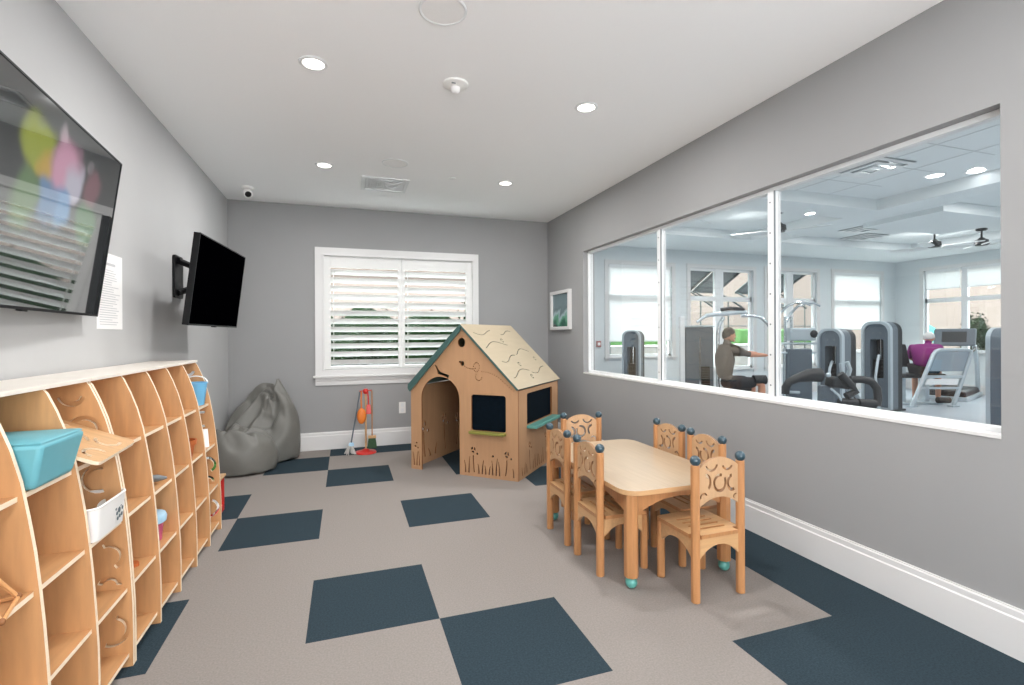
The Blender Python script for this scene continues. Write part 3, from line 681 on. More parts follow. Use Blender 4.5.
# ------------------------------------------------------------------ beanbags
# vertex positions of two slumped cloth bags, x, y, z in 1/1600 of each bag's box: rings of 56 points between two poles
NU, NV, NPT = 56, 46, 2522
BAG_TALL = [814,868,122,829,866,41,827,879,31,821,883,29,823,882,38,833,880,50,831,890,58,823,894,55,818,892,41,821,901,56,816,902,50,812,900,51,812,909,66,805,910,69,803,905,61,802,900,55,794,899,65,787,902,64,795,901,49,800,893,48,
796,888,42,792,889,36,794,885,39,787,886,36,781,884,43,785,876,51,783,877,50,770,878,56,771,871,48,780,864,34,782,861,47,774,858,47,769,857,64,773,856,68,778,847,49,775,843,62,775,843,78,786,847,71,784,837,70,787,831,76,
790,839,65,792,839,44,796,831,58,803,831,67,799,839,56,799,840,49,809,835,56,801,844,42,800,849,36,812,844,49,819,843,47,811,851,27,815,856,34,820,856,39,815,866,24,818,873,27,823,867,39,879,869,45,876,885,37,871,896,21,
868,903,5,870,912,11,870,918,33,862,928,23,852,932,7,847,942,14,835,948,16,823,943,3,817,948,16,817,955,35,806,956,23,800,951,7,792,941,20,777,946,41,773,944,23,770,932,16,768,928,33,760,921,40,761,920,19,756,912,14,
748,905,25,751,896,29,750,890,9,739,883,20,734,875,40,738,858,35,745,848,30,744,842,14,740,831,14,741,830,41,746,818,25,748,808,16,750,806,43,766,804,26,776,800,10,772,788,31,782,785,40,792,788,13,801,788,10,813,786,34,
822,791,34,826,795,19,836,796,41,841,804,42,836,807,14,846,809,14,858,814,41,859,822,25,861,830,15,868,835,38,868,848,31,869,857,12,876,869,17,924,881,22,924,891,44,920,911,44,922,911,20,918,928,5,910,946,26,900,958,32,
884,968,32,869,980,40,851,989,44,841,993,19,825,999,6,814,1003,27,800,1000,41,782,994,36,777,992,9,764,990,4,749,983,17,737,970,10,734,968,35,728,958,54,717,945,50,713,944,25,707,929,37,703,914,54,698,903,38,692,890,19,
692,880,45,695,865,60,698,847,62,697,836,47,694,824,17,698,805,42,705,794,29,711,784,5,723,768,8,735,759,19,752,752,0,765,740,8,766,737,36,782,737,26,800,738,12,801,742,40,816,744,41,833,747,19,849,752,16,858,758,44,
872,765,29,882,770,5,896,785,16,901,792,35,906,810,8,913,824,22,917,844,37,922,852,25,925,863,6,977,882,21,976,903,29,971,918,57,966,938,53,965,954,26,953,974,16,936,994,16,917,1007,21,897,1020,28,876,1034,36,856,1044,47,
841,1052,22,818,1054,12,797,1051,30,779,1045,47,764,1043,28,752,1040,7,734,1030,20,722,1018,40,706,1006,33,693,991,41,684,980,58,673,969,42,667,956,21,659,942,39,652,922,56,647,905,50,644,885,33,646,877,58,647,851,62,650,824,64,
648,812,35,655,789,22,663,767,24,675,750,7,691,731,10,708,717,18,724,706,19,741,693,8,760,685,14,777,684,22,795,687,27,807,691,55,827,698,67,846,704,62,862,704,39,882,712,41,898,724,55,915,734,31,929,748,11,942,767,9,
951,786,16,960,805,23,963,819,44,969,841,51,975,859,30,1030,882,40,1026,909,48,1016,930,73,1007,956,93,998,980,82,983,1003,71,969,1028,57,948,1045,57,925,1052,48,903,1065,33,880,1084,33,855,1099,31,830,1106,32,807,1104,45,783,1098,50,
762,1095,30,740,1090,13,720,1076,29,701,1060,48,682,1042,63,665,1029,54,655,1017,26,638,1000,38,626,986,36,613,966,37,604,944,60,599,919,69,595,899,53,595,878,28,596,849,43,599,823,63,602,795,59,613,767,48,630,744,46,649,726,49,
667,704,55,686,684,56,708,667,56,731,654,52,755,644,46,778,639,44,795,648,65,799,648,99,825,650,98,848,650,78,869,659,65,897,669,59,924,682,53,948,699,40,968,721,33,980,741,23,989,764,36,1002,780,29,1012,804,28,1020,828,43,
1027,855,46,1049,880,107,1058,912,108,1060,941,97,1048,969,77,1021,974,63,1002,1001,45,993,1036,32,978,1070,24,955,1092,23,928,1091,38,905,1105,50,880,1130,55,851,1148,63,818,1155,69,785,1151,65,760,1136,58,741,1116,63,708,1109,70,677,1098,71,
656,1082,53,634,1069,48,620,1057,16,601,1036,17,588,1024,50,570,996,64,556,967,63,550,941,74,544,913,51,546,880,50,546,853,23,562,821,18,576,786,16,594,751,16,614,722,27,623,700,58,642,677,59,666,659,45,692,638,43,719,620,48,
746,606,61,769,604,89,794,602,83,814,596,102,833,596,121,854,596,82,881,610,80,914,625,80,945,644,76,965,674,78,986,703,80,1007,727,82,1027,744,66,1040,763,52,1033,786,77,1034,816,92,1037,849,101,1087,863,84,1088,896,73,1068,916,47,
1057,948,16,1050,986,14,1043,1015,44,1025,1050,57,997,1080,67,974,1112,73,946,1128,58,927,1135,18,900,1157,19,865,1175,24,834,1162,26,800,1156,10,762,1150,14,732,1153,42,698,1153,55,675,1132,27,642,1126,20,612,1111,15,581,1098,20,567,1073,41,
541,1047,32,523,1023,63,511,989,69,501,951,61,494,912,58,495,870,53,505,828,48,518,797,22,532,763,17,550,728,12,569,709,26,589,684,9,608,650,20,632,624,40,661,604,62,692,591,87,719,566,89,751,557,108,784,548,80,810,542,101,
848,549,109,885,563,105,908,571,70,932,598,41,951,633,24,975,659,34,1007,679,49,1038,701,60,1058,722,86,1068,750,100,1071,781,80,1068,815,63,1076,835,80,1103,868,32,1104,905,20,1109,943,51,1109,973,25,1093,1009,43,1076,1046,13,1047,1083,10,
1018,1117,17,995,1142,28,964,1150,21,943,1175,28,908,1179,41,873,1194,59,838,1205,47,803,1210,25,769,1197,40,733,1193,6,687,1184,5,644,1174,7,612,1172,27,591,1156,46,564,1139,39,531,1110,33,500,1075,32,476,1035,32,475,995,18,464,953,21,
457,910,9,454,864,8,456,816,16,463,777,19,480,734,9,502,697,29,524,677,28,546,662,26,575,638,38,607,612,58,635,584,83,667,572,95,695,541,81,732,528,78,767,530,64,809,537,48,852,546,43,898,552,47,938,565,69,966,580,71,
984,608,32,996,617,59,1016,641,68,1044,670,57,1068,705,47,1072,741,33,1082,768,32,1098,796,23,1105,828,30,1160,883,47,1160,917,11,1164,952,50,1163,992,46,1143,1041,54,1114,1085,50,1076,1119,50,1034,1141,54,995,1167,48,966,1197,37,936,1215,46,
914,1219,6,872,1236,13,835,1253,32,795,1255,16,763,1255,51,718,1251,15,667,1241,6,618,1230,6,579,1212,17,548,1194,47,525,1177,8,493,1141,27,465,1097,41,440,1049,45,419,1005,27,406,957,30,397,909,19,394,859,14,398,806,9,409,754,8,
428,710,30,453,679,15,479,644,19,507,619,15,545,596,15,585,571,24,619,555,35,657,548,43,680,525,79,719,510,66,752,532,33,796,534,10,846,532,7,896,536,24,940,547,17,984,545,28,999,563,32,1020,568,39,1040,602,24,1061,647,13,
1081,692,22,1105,730,7,1131,766,17,1150,802,22,1159,844,10,1222,891,51,1221,930,8,1212,982,34,1202,1009,99,1169,1052,121,1134,1099,126,1094,1138,128,1051,1168,127,1009,1197,113,967,1228,96,932,1265,68,919,1278,10,877,1287,26,828,1303,6,782,1300,47,
740,1292,18,698,1302,54,645,1288,50,603,1257,71,558,1239,71,513,1238,42,475,1213,8,443,1167,9,415,1120,38,391,1070,73,369,1015,72,356,960,74,348,908,69,346,854,63,354,798,61,365,740,55,378,695,14,403,646,7,432,602,8,468,572,26,
508,545,16,549,533,34,589,520,24,634,500,24,653,488,75,689,503,29,734,490,6,785,483,22,839,479,30,892,485,17,946,494,10,986,510,60,1031,521,52,1061,550,12,1082,574,53,1107,612,27,1128,662,49,1154,699,21,1182,747,25,1205,801,24,
1218,853,13,1283,893,41,1279,938,14,1263,987,46,1239,1027,75,1195,1065,65,1150,1105,55,1109,1148,49,1071,1190,52,1027,1205,35,989,1235,42,959,1283,40,932,1331,24,887,1346,28,837,1359,20,778,1354,6,715,1343,5,661,1338,22,625,1319,65,578,1287,81,
528,1262,90,482,1245,89,437,1223,64,398,1193,36,376,1131,28,376,1072,9,358,1012,5,339,958,10,320,912,19,309,862,37,317,804,55,328,742,67,348,682,70,370,624,71,395,572,67,427,530,59,468,512,50,506,497,13,556,472,14,603,458,23,
644,446,28,683,455,16,728,435,28,780,428,27,838,428,29,897,429,17,951,441,30,1006,468,15,1061,494,30,1101,534,36,1129,577,5,1159,603,35,1183,647,26,1206,701,39,1224,736,31,1252,795,32,1274,848,19,1332,893,56,1307,944,55,1283,1002,61,
1248,1038,49,1206,1068,18,1165,1102,28,1130,1149,6,1098,1194,32,1059,1240,37,1019,1275,42,987,1315,89,944,1352,88,887,1378,63,832,1408,37,767,1415,29,699,1404,27,643,1377,38,612,1337,23,562,1309,38,509,1290,42,464,1280,42,418,1248,29,377,1199,30,
345,1142,47,321,1090,14,298,1026,7,282,968,23,277,920,27,286,866,45,293,814,84,308,748,90,325,682,95,341,617,98,356,557,102,383,507,81,421,481,46,476,457,53,534,428,49,583,420,35,627,418,43,678,394,17,734,382,19,791,389,25,
848,386,52,902,375,64,963,396,58,1018,438,60,1074,479,57,1125,522,50,1175,557,41,1205,592,10,1242,633,28,1239,680,54,1249,729,106,1286,786,93,1322,836,61,1331,901,11,1332,964,41,1316,1004,48,1284,1049,11,1250,1095,35,1206,1134,22,1180,1185,16,
1138,1229,7,1094,1271,26,1061,1315,39,1004,1344,32,946,1379,54,898,1424,84,833,1449,103,760,1454,104,689,1448,95,627,1424,79,586,1393,19,542,1366,50,493,1341,11,436,1316,18,399,1272,52,349,1232,26,304,1176,22,267,1109,25,242,1041,31,226,976,31,
224,912,22,237,850,8,284,820,14,302,753,17,320,684,21,324,615,24,339,573,46,380,548,51,416,503,11,465,455,8,517,406,8,563,370,51,624,362,45,680,346,82,747,351,74,812,354,61,848,338,9,903,373,7,969,393,7,1035,424,20,
1099,450,49,1140,488,34,1193,517,9,1250,544,11,1263,590,55,1276,644,85,1272,709,55,1285,776,32,1317,834,9,1370,891,42,1363,962,29,1343,1021,40,1327,1075,37,1292,1130,16,1247,1177,21,1211,1228,33,1181,1277,20,1131,1319,7,1083,1363,28,1033,1402,31,
967,1426,5,897,1451,10,827,1476,26,757,1506,49,688,1490,28,620,1477,34,564,1453,11,517,1425,53,470,1393,20,417,1355,47,367,1309,54,321,1255,55,287,1187,67,264,1112,81,230,1047,94,212,979,89,207,909,77,213,842,72,227,809,5,247,740,5,
267,670,8,278,613,59,304,560,40,341,518,33,372,471,16,423,418,22,477,367,26,541,335,27,610,319,38,674,337,17,741,326,13,806,302,39,858,317,71,922,317,43,989,339,30,1053,362,15,1102,400,31,1146,440,28,1199,479,61,1248,528,93,
1287,580,81,1303,643,34,1320,710,11,1335,776,27,1361,825,47,1381,897,60,1387,968,78,1382,1046,63,1358,1109,81,1327,1167,63,1294,1215,21,1252,1269,13,1214,1322,24,1172,1371,21,1114,1415,5,1054,1459,21,987,1492,5,913,1517,5,837,1540,5,759,1556,7,
684,1554,12,615,1539,14,547,1519,12,492,1481,28,434,1442,7,382,1387,6,338,1331,5,298,1268,6,260,1200,19,226,1130,23,191,1064,34,171,994,26,161,921,23,153,850,55,167,795,9,189,726,10,211,654,5,232,596,47,271,547,20,304,490,17,
345,441,27,401,394,33,463,354,38,531,331,47,591,296,81,656,284,27,724,269,19,794,275,38,867,285,38,937,299,41,1006,317,47,1066,308,50,1129,359,49,1163,421,57,1202,478,91,1248,529,134,1293,590,130,1335,651,103,1364,712,64,1380,776,31,
1393,827,38,1435,901,18,1396,963,15,1383,1045,15,1366,1124,22,1349,1196,40,1342,1254,36,1303,1307,6,1259,1365,5,1210,1421,8,1152,1473,5,1083,1518,10,1006,1556,21,926,1578,34,845,1591,49,763,1593,65,687,1580,79,617,1556,85,548,1529,84,476,1498,75,
401,1471,57,337,1429,39,288,1372,25,247,1307,12,209,1233,8,175,1158,6,143,1085,6,117,1015,8,101,939,16,93,860,26,107,785,19,130,712,9,152,636,7,186,564,14,232,507,44,281,459,70,345,431,64,390,371,65,444,321,51,503,276,21,
576,258,14,647,233,35,721,232,70,797,257,68,872,262,57,941,264,23,1007,268,41,1066,303,13,1136,348,13,1189,390,52,1245,439,75,1277,505,82,1314,563,87,1340,633,61,1375,699,34,1421,754,36,1441,821,30,1438,904,86,1452,972,29,1440,1054,17,
1424,1131,7,1407,1203,28,1387,1274,14,1352,1340,18,1300,1399,36,1242,1455,56,1175,1505,75,1099,1542,93,1017,1569,110,935,1585,126,853,1595,142,770,1599,158,689,1594,170,612,1580,173,536,1558,170,459,1526,161,382,1486,148,316,1436,133,260,1383,114,211,1323,87,
164,1253,60,122,1178,44,90,1105,42,87,1032,72,81,953,83,90,870,86,122,799,74,147,728,63,159,649,83,172,571,93,237,532,111,297,483,130,355,432,145,410,380,134,467,332,110,526,288,66,559,218,60,639,192,53,721,202,28,789,232,5,
864,225,9,938,211,16,1013,222,28,1086,263,30,1157,307,22,1201,370,12,1246,436,6,1291,501,13,1338,558,41,1379,611,85,1415,668,54,1429,737,100,1435,820,101,1496,892,43,1506,978,40,1502,1059,18,1488,1136,22,1461,1205,42,1420,1264,80,1366,1320,110,
1310,1384,127,1249,1446,150,1182,1501,172,1106,1541,191,1025,1571,208,945,1591,224,864,1600,240,779,1598,254,695,1586,265,614,1568,268,536,1544,266,457,1510,258,381,1468,246,311,1422,233,252,1370,215,198,1312,187,147,1245,156,102,1172,133,65,1098,116,42,1023,89,
37,944,61,45,861,39,64,783,34,95,715,48,123,645,91,152,566,124,208,502,125,269,446,122,332,400,112,383,341,96,434,283,82,494,234,67,559,198,105,645,184,90,728,173,67,794,168,18,852,191,60,922,220,84,996,258,98,1074,295,108,
1149,333,98,1219,371,68,1283,405,34,1327,463,33,1355,523,39,1396,589,42,1438,662,41,1465,739,63,1491,814,78,1552,886,9,1560,969,29,1547,1048,61,1526,1122,94,1495,1192,127,1449,1254,160,1397,1323,193,1336,1391,219,1265,1449,244,1190,1497,268,1112,1537,288,
1034,1568,307,956,1588,326,875,1596,342,788,1593,355,701,1580,361,617,1561,361,536,1535,358,457,1500,350,380,1457,339,310,1408,329,248,1354,314,193,1295,287,141,1228,257,96,1156,232,59,1079,211,30,1002,182,14,921,143,11,840,100,19,762,57,45,689,26,
87,619,17,133,547,23,190,483,23,253,428,22,317,379,30,352,315,77,409,259,109,484,220,127,566,192,136,652,169,120,734,146,103,803,112,71,864,160,85,933,205,101,1003,244,141,1082,280,147,1156,324,147,1227,372,143,1290,418,115,1346,461,81,
1384,508,43,1418,577,12,1459,653,6,1495,731,11,1528,808,17,1590,869,60,1575,946,107,1559,1023,150,1538,1099,189,1501,1168,224,1462,1241,257,1410,1313,289,1345,1383,317,1271,1443,340,1194,1492,363,1117,1531,385,1042,1560,405,966,1578,427,884,1586,445,794,1583,456,
705,1570,456,620,1551,450,539,1524,444,460,1489,437,383,1445,430,312,1394,423,247,1338,410,188,1277,386,137,1210,359,92,1139,335,55,1063,309,26,982,274,8,899,231,3,817,186,11,739,143,24,661,101,50,582,64,92,505,35,147,437,15,209,380,8,
275,328,5,348,287,14,411,234,55,480,182,89,564,147,115,648,121,130,731,97,138,810,83,148,885,117,140,961,151,117,1020,206,80,1096,247,74,1172,291,79,1248,337,88,1319,382,92,1382,430,87,1437,487,75,1478,547,18,1520,624,7,1554,706,10,
1579,787,25,1592,846,156,1584,924,200,1570,1002,245,1546,1078,288,1513,1155,326,1471,1230,359,1416,1304,388,1350,1374,413,1276,1434,436,1199,1482,461,1123,1519,483,1049,1545,503,972,1562,525,888,1570,546,795,1567,556,705,1556,551,620,1537,540,541,1510,532,463,1474,529,
387,1431,526,314,1379,521,245,1321,508,184,1259,484,132,1193,460,88,1123,435,53,1047,406,25,965,367,7,882,320,0,799,275,6,719,234,23,640,195,49,559,160,85,478,129,130,403,99,183,336,66,244,277,34,319,231,18,401,196,8,486,169,18,
572,145,33,657,123,43,737,101,46,814,77,50,894,91,50,963,133,41,1033,171,13,1106,218,7,1182,270,6,1256,325,10,1325,375,12,1389,421,10,1454,468,13,1524,519,27,1565,599,51,1587,683,83,1596,766,118,1599,824,257,1590,903,299,1574,982,342,
1550,1061,385,1517,1139,425,1475,1217,457,1421,1291,484,1355,1360,508,1282,1418,534,1206,1464,560,1132,1500,583,1057,1527,603,977,1546,624,888,1551,644,794,1546,655,703,1536,650,619,1520,639,540,1496,632,465,1461,631,390,1416,629,316,1363,623,245,1304,607,182,1242,583,
127,1176,558,84,1107,534,52,1031,504,27,949,463,9,865,417,2,781,372,8,700,331,24,620,291,51,538,254,88,456,223,134,382,196,187,315,167,246,252,131,314,195,91,389,146,59,470,110,38,557,84,24,644,65,13,729,50,9,815,45,12,
905,52,19,989,73,26,1063,109,11,1137,155,6,1217,206,8,1296,257,18,1366,309,31,1426,361,45,1484,420,66,1527,496,105,1561,580,146,1589,662,182,1599,743,220,1600,799,358,1591,881,397,1576,962,439,1552,1043,481,1519,1123,520,1477,1201,553,1425,1274,579,
1362,1340,604,1290,1395,631,1216,1438,660,1143,1474,684,1066,1504,701,980,1519,719,888,1517,734,793,1515,750,701,1509,752,618,1496,745,540,1474,740,467,1440,739,394,1396,737,320,1343,728,248,1285,708,182,1223,681,126,1158,655,83,1089,632,53,1013,601,30,931,561,
14,844,518,6,758,475,12,677,432,29,597,387,57,517,347,95,437,315,142,363,291,195,295,268,256,233,237,324,179,197,397,133,161,472,93,134,554,59,112,640,33,93,725,29,86,812,41,88,903,58,94,989,80,92,1069,106,82,1151,130,74,
1239,157,69,1319,210,97,1386,266,123,1441,326,143,1490,395,167,1536,473,199,1571,557,239,1590,639,282,1599,719,322,1598,774,452,1591,858,491,1576,942,533,1552,1024,574,1520,1103,613,1480,1179,646,1428,1249,675,1366,1312,701,1296,1364,727,1225,1408,756,1153,1447,782,
1074,1477,799,984,1486,812,890,1486,829,795,1484,847,705,1478,854,621,1466,852,543,1445,848,470,1413,846,399,1371,840,327,1319,827,255,1262,805,190,1201,777,135,1136,751,91,1066,727,61,989,697,37,905,659,20,817,618,12,729,577,17,647,532,34,570,484,
62,493,442,101,416,410,148,343,387,203,275,369,264,213,342,332,162,303,402,118,267,476,81,238,558,49,216,644,25,196,731,9,178,821,5,165,913,13,157,1000,30,146,1081,53,136,1161,84,141,1246,129,165,1326,183,199,1393,241,228,1447,303,248,
1496,373,270,1539,452,301,1571,535,340,1589,615,380,1597,694,417,1595,748,540,1590,834,580,1575,920,623,1550,1001,666,1518,1078,705,1480,1152,740,1427,1219,772,1364,1279,800,1297,1331,825,1229,1375,852,1160,1418,878,1080,1450,897,987,1460,910,891,1462,928,798,1458,944,
710,1448,952,628,1434,951,551,1406,942,476,1378,940,403,1342,934,335,1291,916,270,1230,889,203,1176,869,152,1108,842,107,1038,819,77,960,787,54,875,749,30,786,712,21,697,672,23,615,627,39,539,581,67,467,541,108,395,509,156,324,485,211,256,465,
272,196,439,338,147,405,408,107,371,482,72,341,564,43,318,650,20,295,739,6,274,828,0,258,918,4,248,1003,15,238,1083,34,232,1163,66,241,1248,109,264,1329,161,296,1397,219,325,1451,282,348,1497,351,371,1537,429,401,1567,511,437,1584,590,473,
1592,668,507,1590,723,629,1585,809,668,1568,895,712,1541,974,755,1508,1048,794,1461,1115,821,1415,1184,863,1358,1245,900,1293,1297,925,1226,1342,948,1161,1389,973,1079,1401,966,989,1423,995,893,1422,1011,803,1429,1035,718,1419,1042,641,1392,1030,566,1360,1021,487,1337,1022,
411,1310,1019,345,1257,996,282,1200,970,230,1139,933,194,1070,886,143,1005,888,108,928,866,81,842,829,56,756,795,58,672,743,60,591,702,60,514,674,83,447,642,128,384,608,182,323,573,231,255,551,290,195,527,350,141,500,417,101,471,492,68,444,
575,41,420,661,21,394,749,7,369,836,9,350,920,13,338,1003,15,331,1084,22,331,1166,49,341,1251,89,361,1332,140,387,1399,197,415,1452,259,441,1496,327,466,1532,403,495,1558,485,530,1575,563,563,1585,641,596,1578,697,721,1572,783,759,1553,867,801,
1522,944,843,1484,1014,879,1431,1077,897,1389,1143,942,1342,1208,992,1279,1262,1019,1213,1307,1037,1149,1352,1056,1072,1352,1032,988,1375,1062,900,1400,1098,813,1393,1112,733,1377,1113,660,1349,1098,581,1327,1104,500,1309,1104,426,1271,1093,360,1220,1072,303,1161,1043,269,1096,986,
238,1030,937,185,970,952,145,896,939,120,813,894,117,742,812,118,680,717,122,598,677,125,522,676,125,454,721,160,388,701,212,325,660,267,263,620,327,238,547,380,176,551,439,120,554,514,87,535,593,52,517,679,38,486,765,33,457,839,58,417,
919,64,405,999,71,391,1075,57,418,1159,69,436,1247,88,458,1329,126,478,1397,177,502,1448,236,529,1489,303,556,1522,378,586,1545,458,620,1561,536,655,1573,615,688,1561,670,815,1554,755,852,1531,837,891,1494,911,927,1450,978,956,1397,1039,970,1359,1100,1014,
1320,1167,1072,1263,1225,1104,1197,1270,1116,1131,1309,1123,1057,1325,1112,976,1317,1099,905,1348,1155,828,1336,1161,749,1328,1176,674,1310,1172,600,1290,1168,521,1262,1164,443,1231,1167,381,1177,1142,334,1115,1103,316,1055,1028,281,991,994,227,935,1018,194,862,995,182,791,925,
183,742,819,185,689,720,190,609,679,185,540,718,182,476,778,208,402,774,254,337,733,310,284,679,367,262,602,424,218,564,474,160,601,541,123,608,618,86,590,697,75,543,779,65,537,851,88,511,920,116,479,998,127,464,1070,106,501,1150,130,494,
1234,124,539,1314,132,569,1387,165,592,1439,218,619,1477,284,646,1506,357,676,1527,434,711,1542,511,747,1554,589,782,1538,644,909,1527,726,941,1493,804,965,1455,877,1000,1412,942,1027,1360,999,1037,1327,1057,1078,1296,1123,1141,1246,1185,1178,1177,1224,1176,1116,1266,1189,
1046,1289,1191,966,1274,1165,913,1291,1209,843,1288,1233,764,1275,1236,691,1262,1229,618,1246,1228,540,1221,1240,466,1182,1236,409,1127,1206,377,1067,1147,367,1016,1067,319,958,1064,270,900,1081,255,836,1022,247,770,947,246,721,849,253,698,733,257,620,700,245,557,766,
240,495,828,260,419,837,302,356,796,357,315,731,412,285,662,467,260,604,510,206,644,568,160,676,646,134,643,716,134,570,788,128,568,858,123,604,927,150,574,999,178,545,1067,157,582,1146,143,580,1218,165,620,1294,154,660,1367,164,687,1422,208,713,
1460,270,740,1485,343,768,1503,416,802,1518,489,840,1531,564,876,1498,622,989,1487,699,1019,1451,773,1036,1408,842,1052,1372,906,1087,1324,959,1096,1294,1013,1136,1271,1078,1202,1229,1141,1245,1163,1180,1244,1102,1220,1256,1033,1231,1236,960,1226,1236,920,1235,1271,854,1233,1296,
778,1224,1298,706,1213,1288,633,1198,1298,561,1165,1293,491,1126,1287,447,1078,1249,424,1023,1182,405,984,1120,352,934,1140,327,875,1100,316,810,1038,310,753,960,310,711,868,317,705,753,320,631,730,302,576,810,296,514,872,311,438,890,351,387,842,402,356,774,
452,333,703,508,302,655,547,256,685,594,205,731,667,184,690,727,194,606,792,198,584,857,191,636,929,192,659,1003,213,636,1077,209,629,1121,151,668,1197,174,707,1270,184,743,1338,178,772,1388,224,792,1432,266,831,1457,336,859,1477,404,893,1492,473,930,
1503,544,966,1466,603,1075,1447,679,1096,1416,748,1109,1369,809,1111,1332,868,1131,1292,919,1152,1259,971,1187,1236,1032,1250,1210,1091,1306,1147,1132,1310,1084,1165,1310,1019,1170,1280,954,1172,1299,923,1183,1333,863,1181,1357,791,1174,1353,720,1162,1352,651,1137,1343,583,1109,1339,
521,1073,1328,475,1041,1285,460,1007,1204,418,983,1171,403,920,1156,388,854,1103,377,791,1043,370,736,966,371,709,875,378,710,767,377,640,765,357,595,850,351,534,910,361,462,940,398,415,895,445,397,820,492,382,747,545,350,704,581,308,725,618,254,782,
683,239,731,733,253,648,796,264,618,858,263,663,929,258,677,1002,256,660,1047,217,663,1096,189,734,1170,191,776,1241,194,818,1301,228,809,1351,235,872,1395,271,914,1420,338,942,1449,396,981,1463,461,1015,1469,530,1047,1420,588,1136,1414,657,1175,1383,724,1185,
1341,783,1181,1298,829,1183,1262,878,1207,1226,928,1239,1199,986,1295,1184,1042,1363,1131,1084,1373,1074,1101,1330,1012,1118,1341,948,1120,1360,926,1132,1392,871,1135,1418,798,1134,1429,729,1118,1422,664,1092,1412,607,1060,1392,553,1038,1367,526,1022,1284,494,998,1206,472,967,1137,
456,903,1133,449,845,1084,439,781,1030,431,729,954,428,720,875,436,709,783,431,645,805,412,609,888,405,553,948,410,488,988,445,442,950,486,437,869,531,427,798,582,399,754,622,357,758,644,305,830,698,299,772,747,301,710,807,309,689,870,334,673,
940,324,655,1008,305,644,1055,275,693,1093,244,771,1145,230,834,1213,240,873,1276,272,874,1315,245,946,1360,275,996,1389,336,1026,1418,390,1062,1422,455,1082,1427,519,1115,1388,567,1207,1378,633,1242,1348,695,1248,1314,752,1249,1279,801,1258,1234,838,1266,1201,887,1302,
1170,941,1350,1151,995,1414,1112,1026,1398,1078,1064,1391,1017,1079,1416,968,1081,1385,936,1085,1385,870,1079,1413,804,1074,1446,745,1063,1472,684,1040,1468,627,1010,1446,584,986,1382,554,968,1301,544,963,1210,511,935,1148,511,904,1089,510,832,1069,500,778,1001,489,734,927,
487,731,872,494,702,810,485,645,849,468,613,923,462,568,982,460,516,1035,492,473,1002,531,469,924,571,469,850,618,444,805,662,402,799,671,361,871,713,362,810,770,345,782,827,332,778,893,350,745,958,363,712,1021,360,691,1065,331,731,1092,300,805,
1132,276,879,1186,286,915,1249,313,936,1282,277,1012,1327,280,1075,1361,328,1111,1381,386,1137,1383,449,1151,1379,511,1163,1350,548,1272,1340,607,1302,1315,666,1309,1288,720,1318,1253,766,1325,1219,810,1346,1190,853,1378,1169,905,1428,1128,951,1465,1094,979,1442,1079,1013,1451,
1029,1025,1434,987,1029,1368,934,1029,1383,880,1024,1443,826,1024,1498,767,1003,1505,711,978,1478,665,957,1425,631,946,1362,606,934,1292,579,915,1220,559,892,1151,560,890,1064,564,844,1020,560,786,968,548,742,916,546,737,883,549,697,857,532,653,908,519,614,965,
513,579,1028,508,541,1084,540,505,1048,573,509,970,613,505,902,657,484,855,699,444,849,718,400,904,759,367,877,802,385,852,847,375,823,901,400,801,966,395,786,1021,392,764,1063,381,779,1106,355,820,1151,330,871,1189,319,949,1224,348,997,1263,316,1061,
1294,297,1127,1323,331,1174,1337,383,1204,1344,442,1222,1336,503,1226,1311,528,1335,1303,583,1362,1284,638,1374,1261,690,1387,1232,736,1399,1203,779,1423,1181,822,1457,1166,871,1503,1128,906,1518,1102,924,1456,1074,952,1474,1036,964,1423,996,967,1380,950,977,1429,903,980,1493,
846,968,1507,796,952,1481,745,923,1459,703,907,1403,675,903,1341,658,906,1270,634,893,1201,609,860,1145,608,855,1079,617,849,998,618,800,940,596,761,948,592,744,941,598,692,918,570,675,978,559,639,1029,554,598,1077,559,563,1126,588,537,1086,615,546,1012,
654,537,951,697,515,908,736,481,897,768,432,925,795,391,946,838,415,909,874,379,886,918,393,874,971,410,870,1017,403,837,1057,385,818,1104,368,843,1148,367,888,1181,369,957,1189,342,1028,1215,304,1097,1244,303,1159,1271,343,1210,1288,388,1252,1299,437,1286,
1293,494,1290,1269,507,1393,1264,559,1420,1253,611,1440,1235,661,1457,1214,708,1476,1187,751,1499,1172,792,1533,1144,829,1544,1104,855,1538,1081,869,1466,1059,889,1485,1026,900,1435,994,904,1399,951,915,1449,918,921,1522,873,926,1464,829,911,1432,782,876,1431,738,857,1393,
721,865,1321,702,867,1257,664,847,1223,648,821,1160,653,816,1094,659,811,1017,672,804,951,637,778,1007,625,738,1017,644,691,987,613,679,1042,594,667,1097,583,628,1144,609,589,1157,635,567,1119,661,560,1056,695,565,999,736,539,965,761,499,965,788,455,990,
825,419,1012,853,417,965,875,387,955,929,377,950,972,382,928,996,378,890,1041,372,891,1082,392,901,1112,387,944,1135,388,992,1150,353,1065,1187,340,1128,1200,321,1205,1218,343,1258,1237,386,1296,1242,440,1302,1245,486,1337,1217,491,1432,1219,535,1468,1212,584,1493,
1200,632,1514,1183,677,1536,1163,718,1558,1145,759,1584,1115,785,1558,1101,806,1514,1094,824,1479,1070,839,1460,1027,841,1438,992,848,1429,961,863,1485,915,862,1512,887,875,1450,859,870,1396,816,838,1392,776,815,1377,761,830,1316,725,818,1282,691,798,1248,682,783,1187,
689,786,1119,704,804,1055,718,788,996,689,763,1037,670,742,1077,682,697,1062,662,671,1100,638,678,1156,630,644,1194,656,624,1163,680,592,1156,707,569,1107,735,583,1059,772,558,1027,787,517,1037,798,475,1058,824,467,1006,851,449,965,893,435,977,923,420,953,
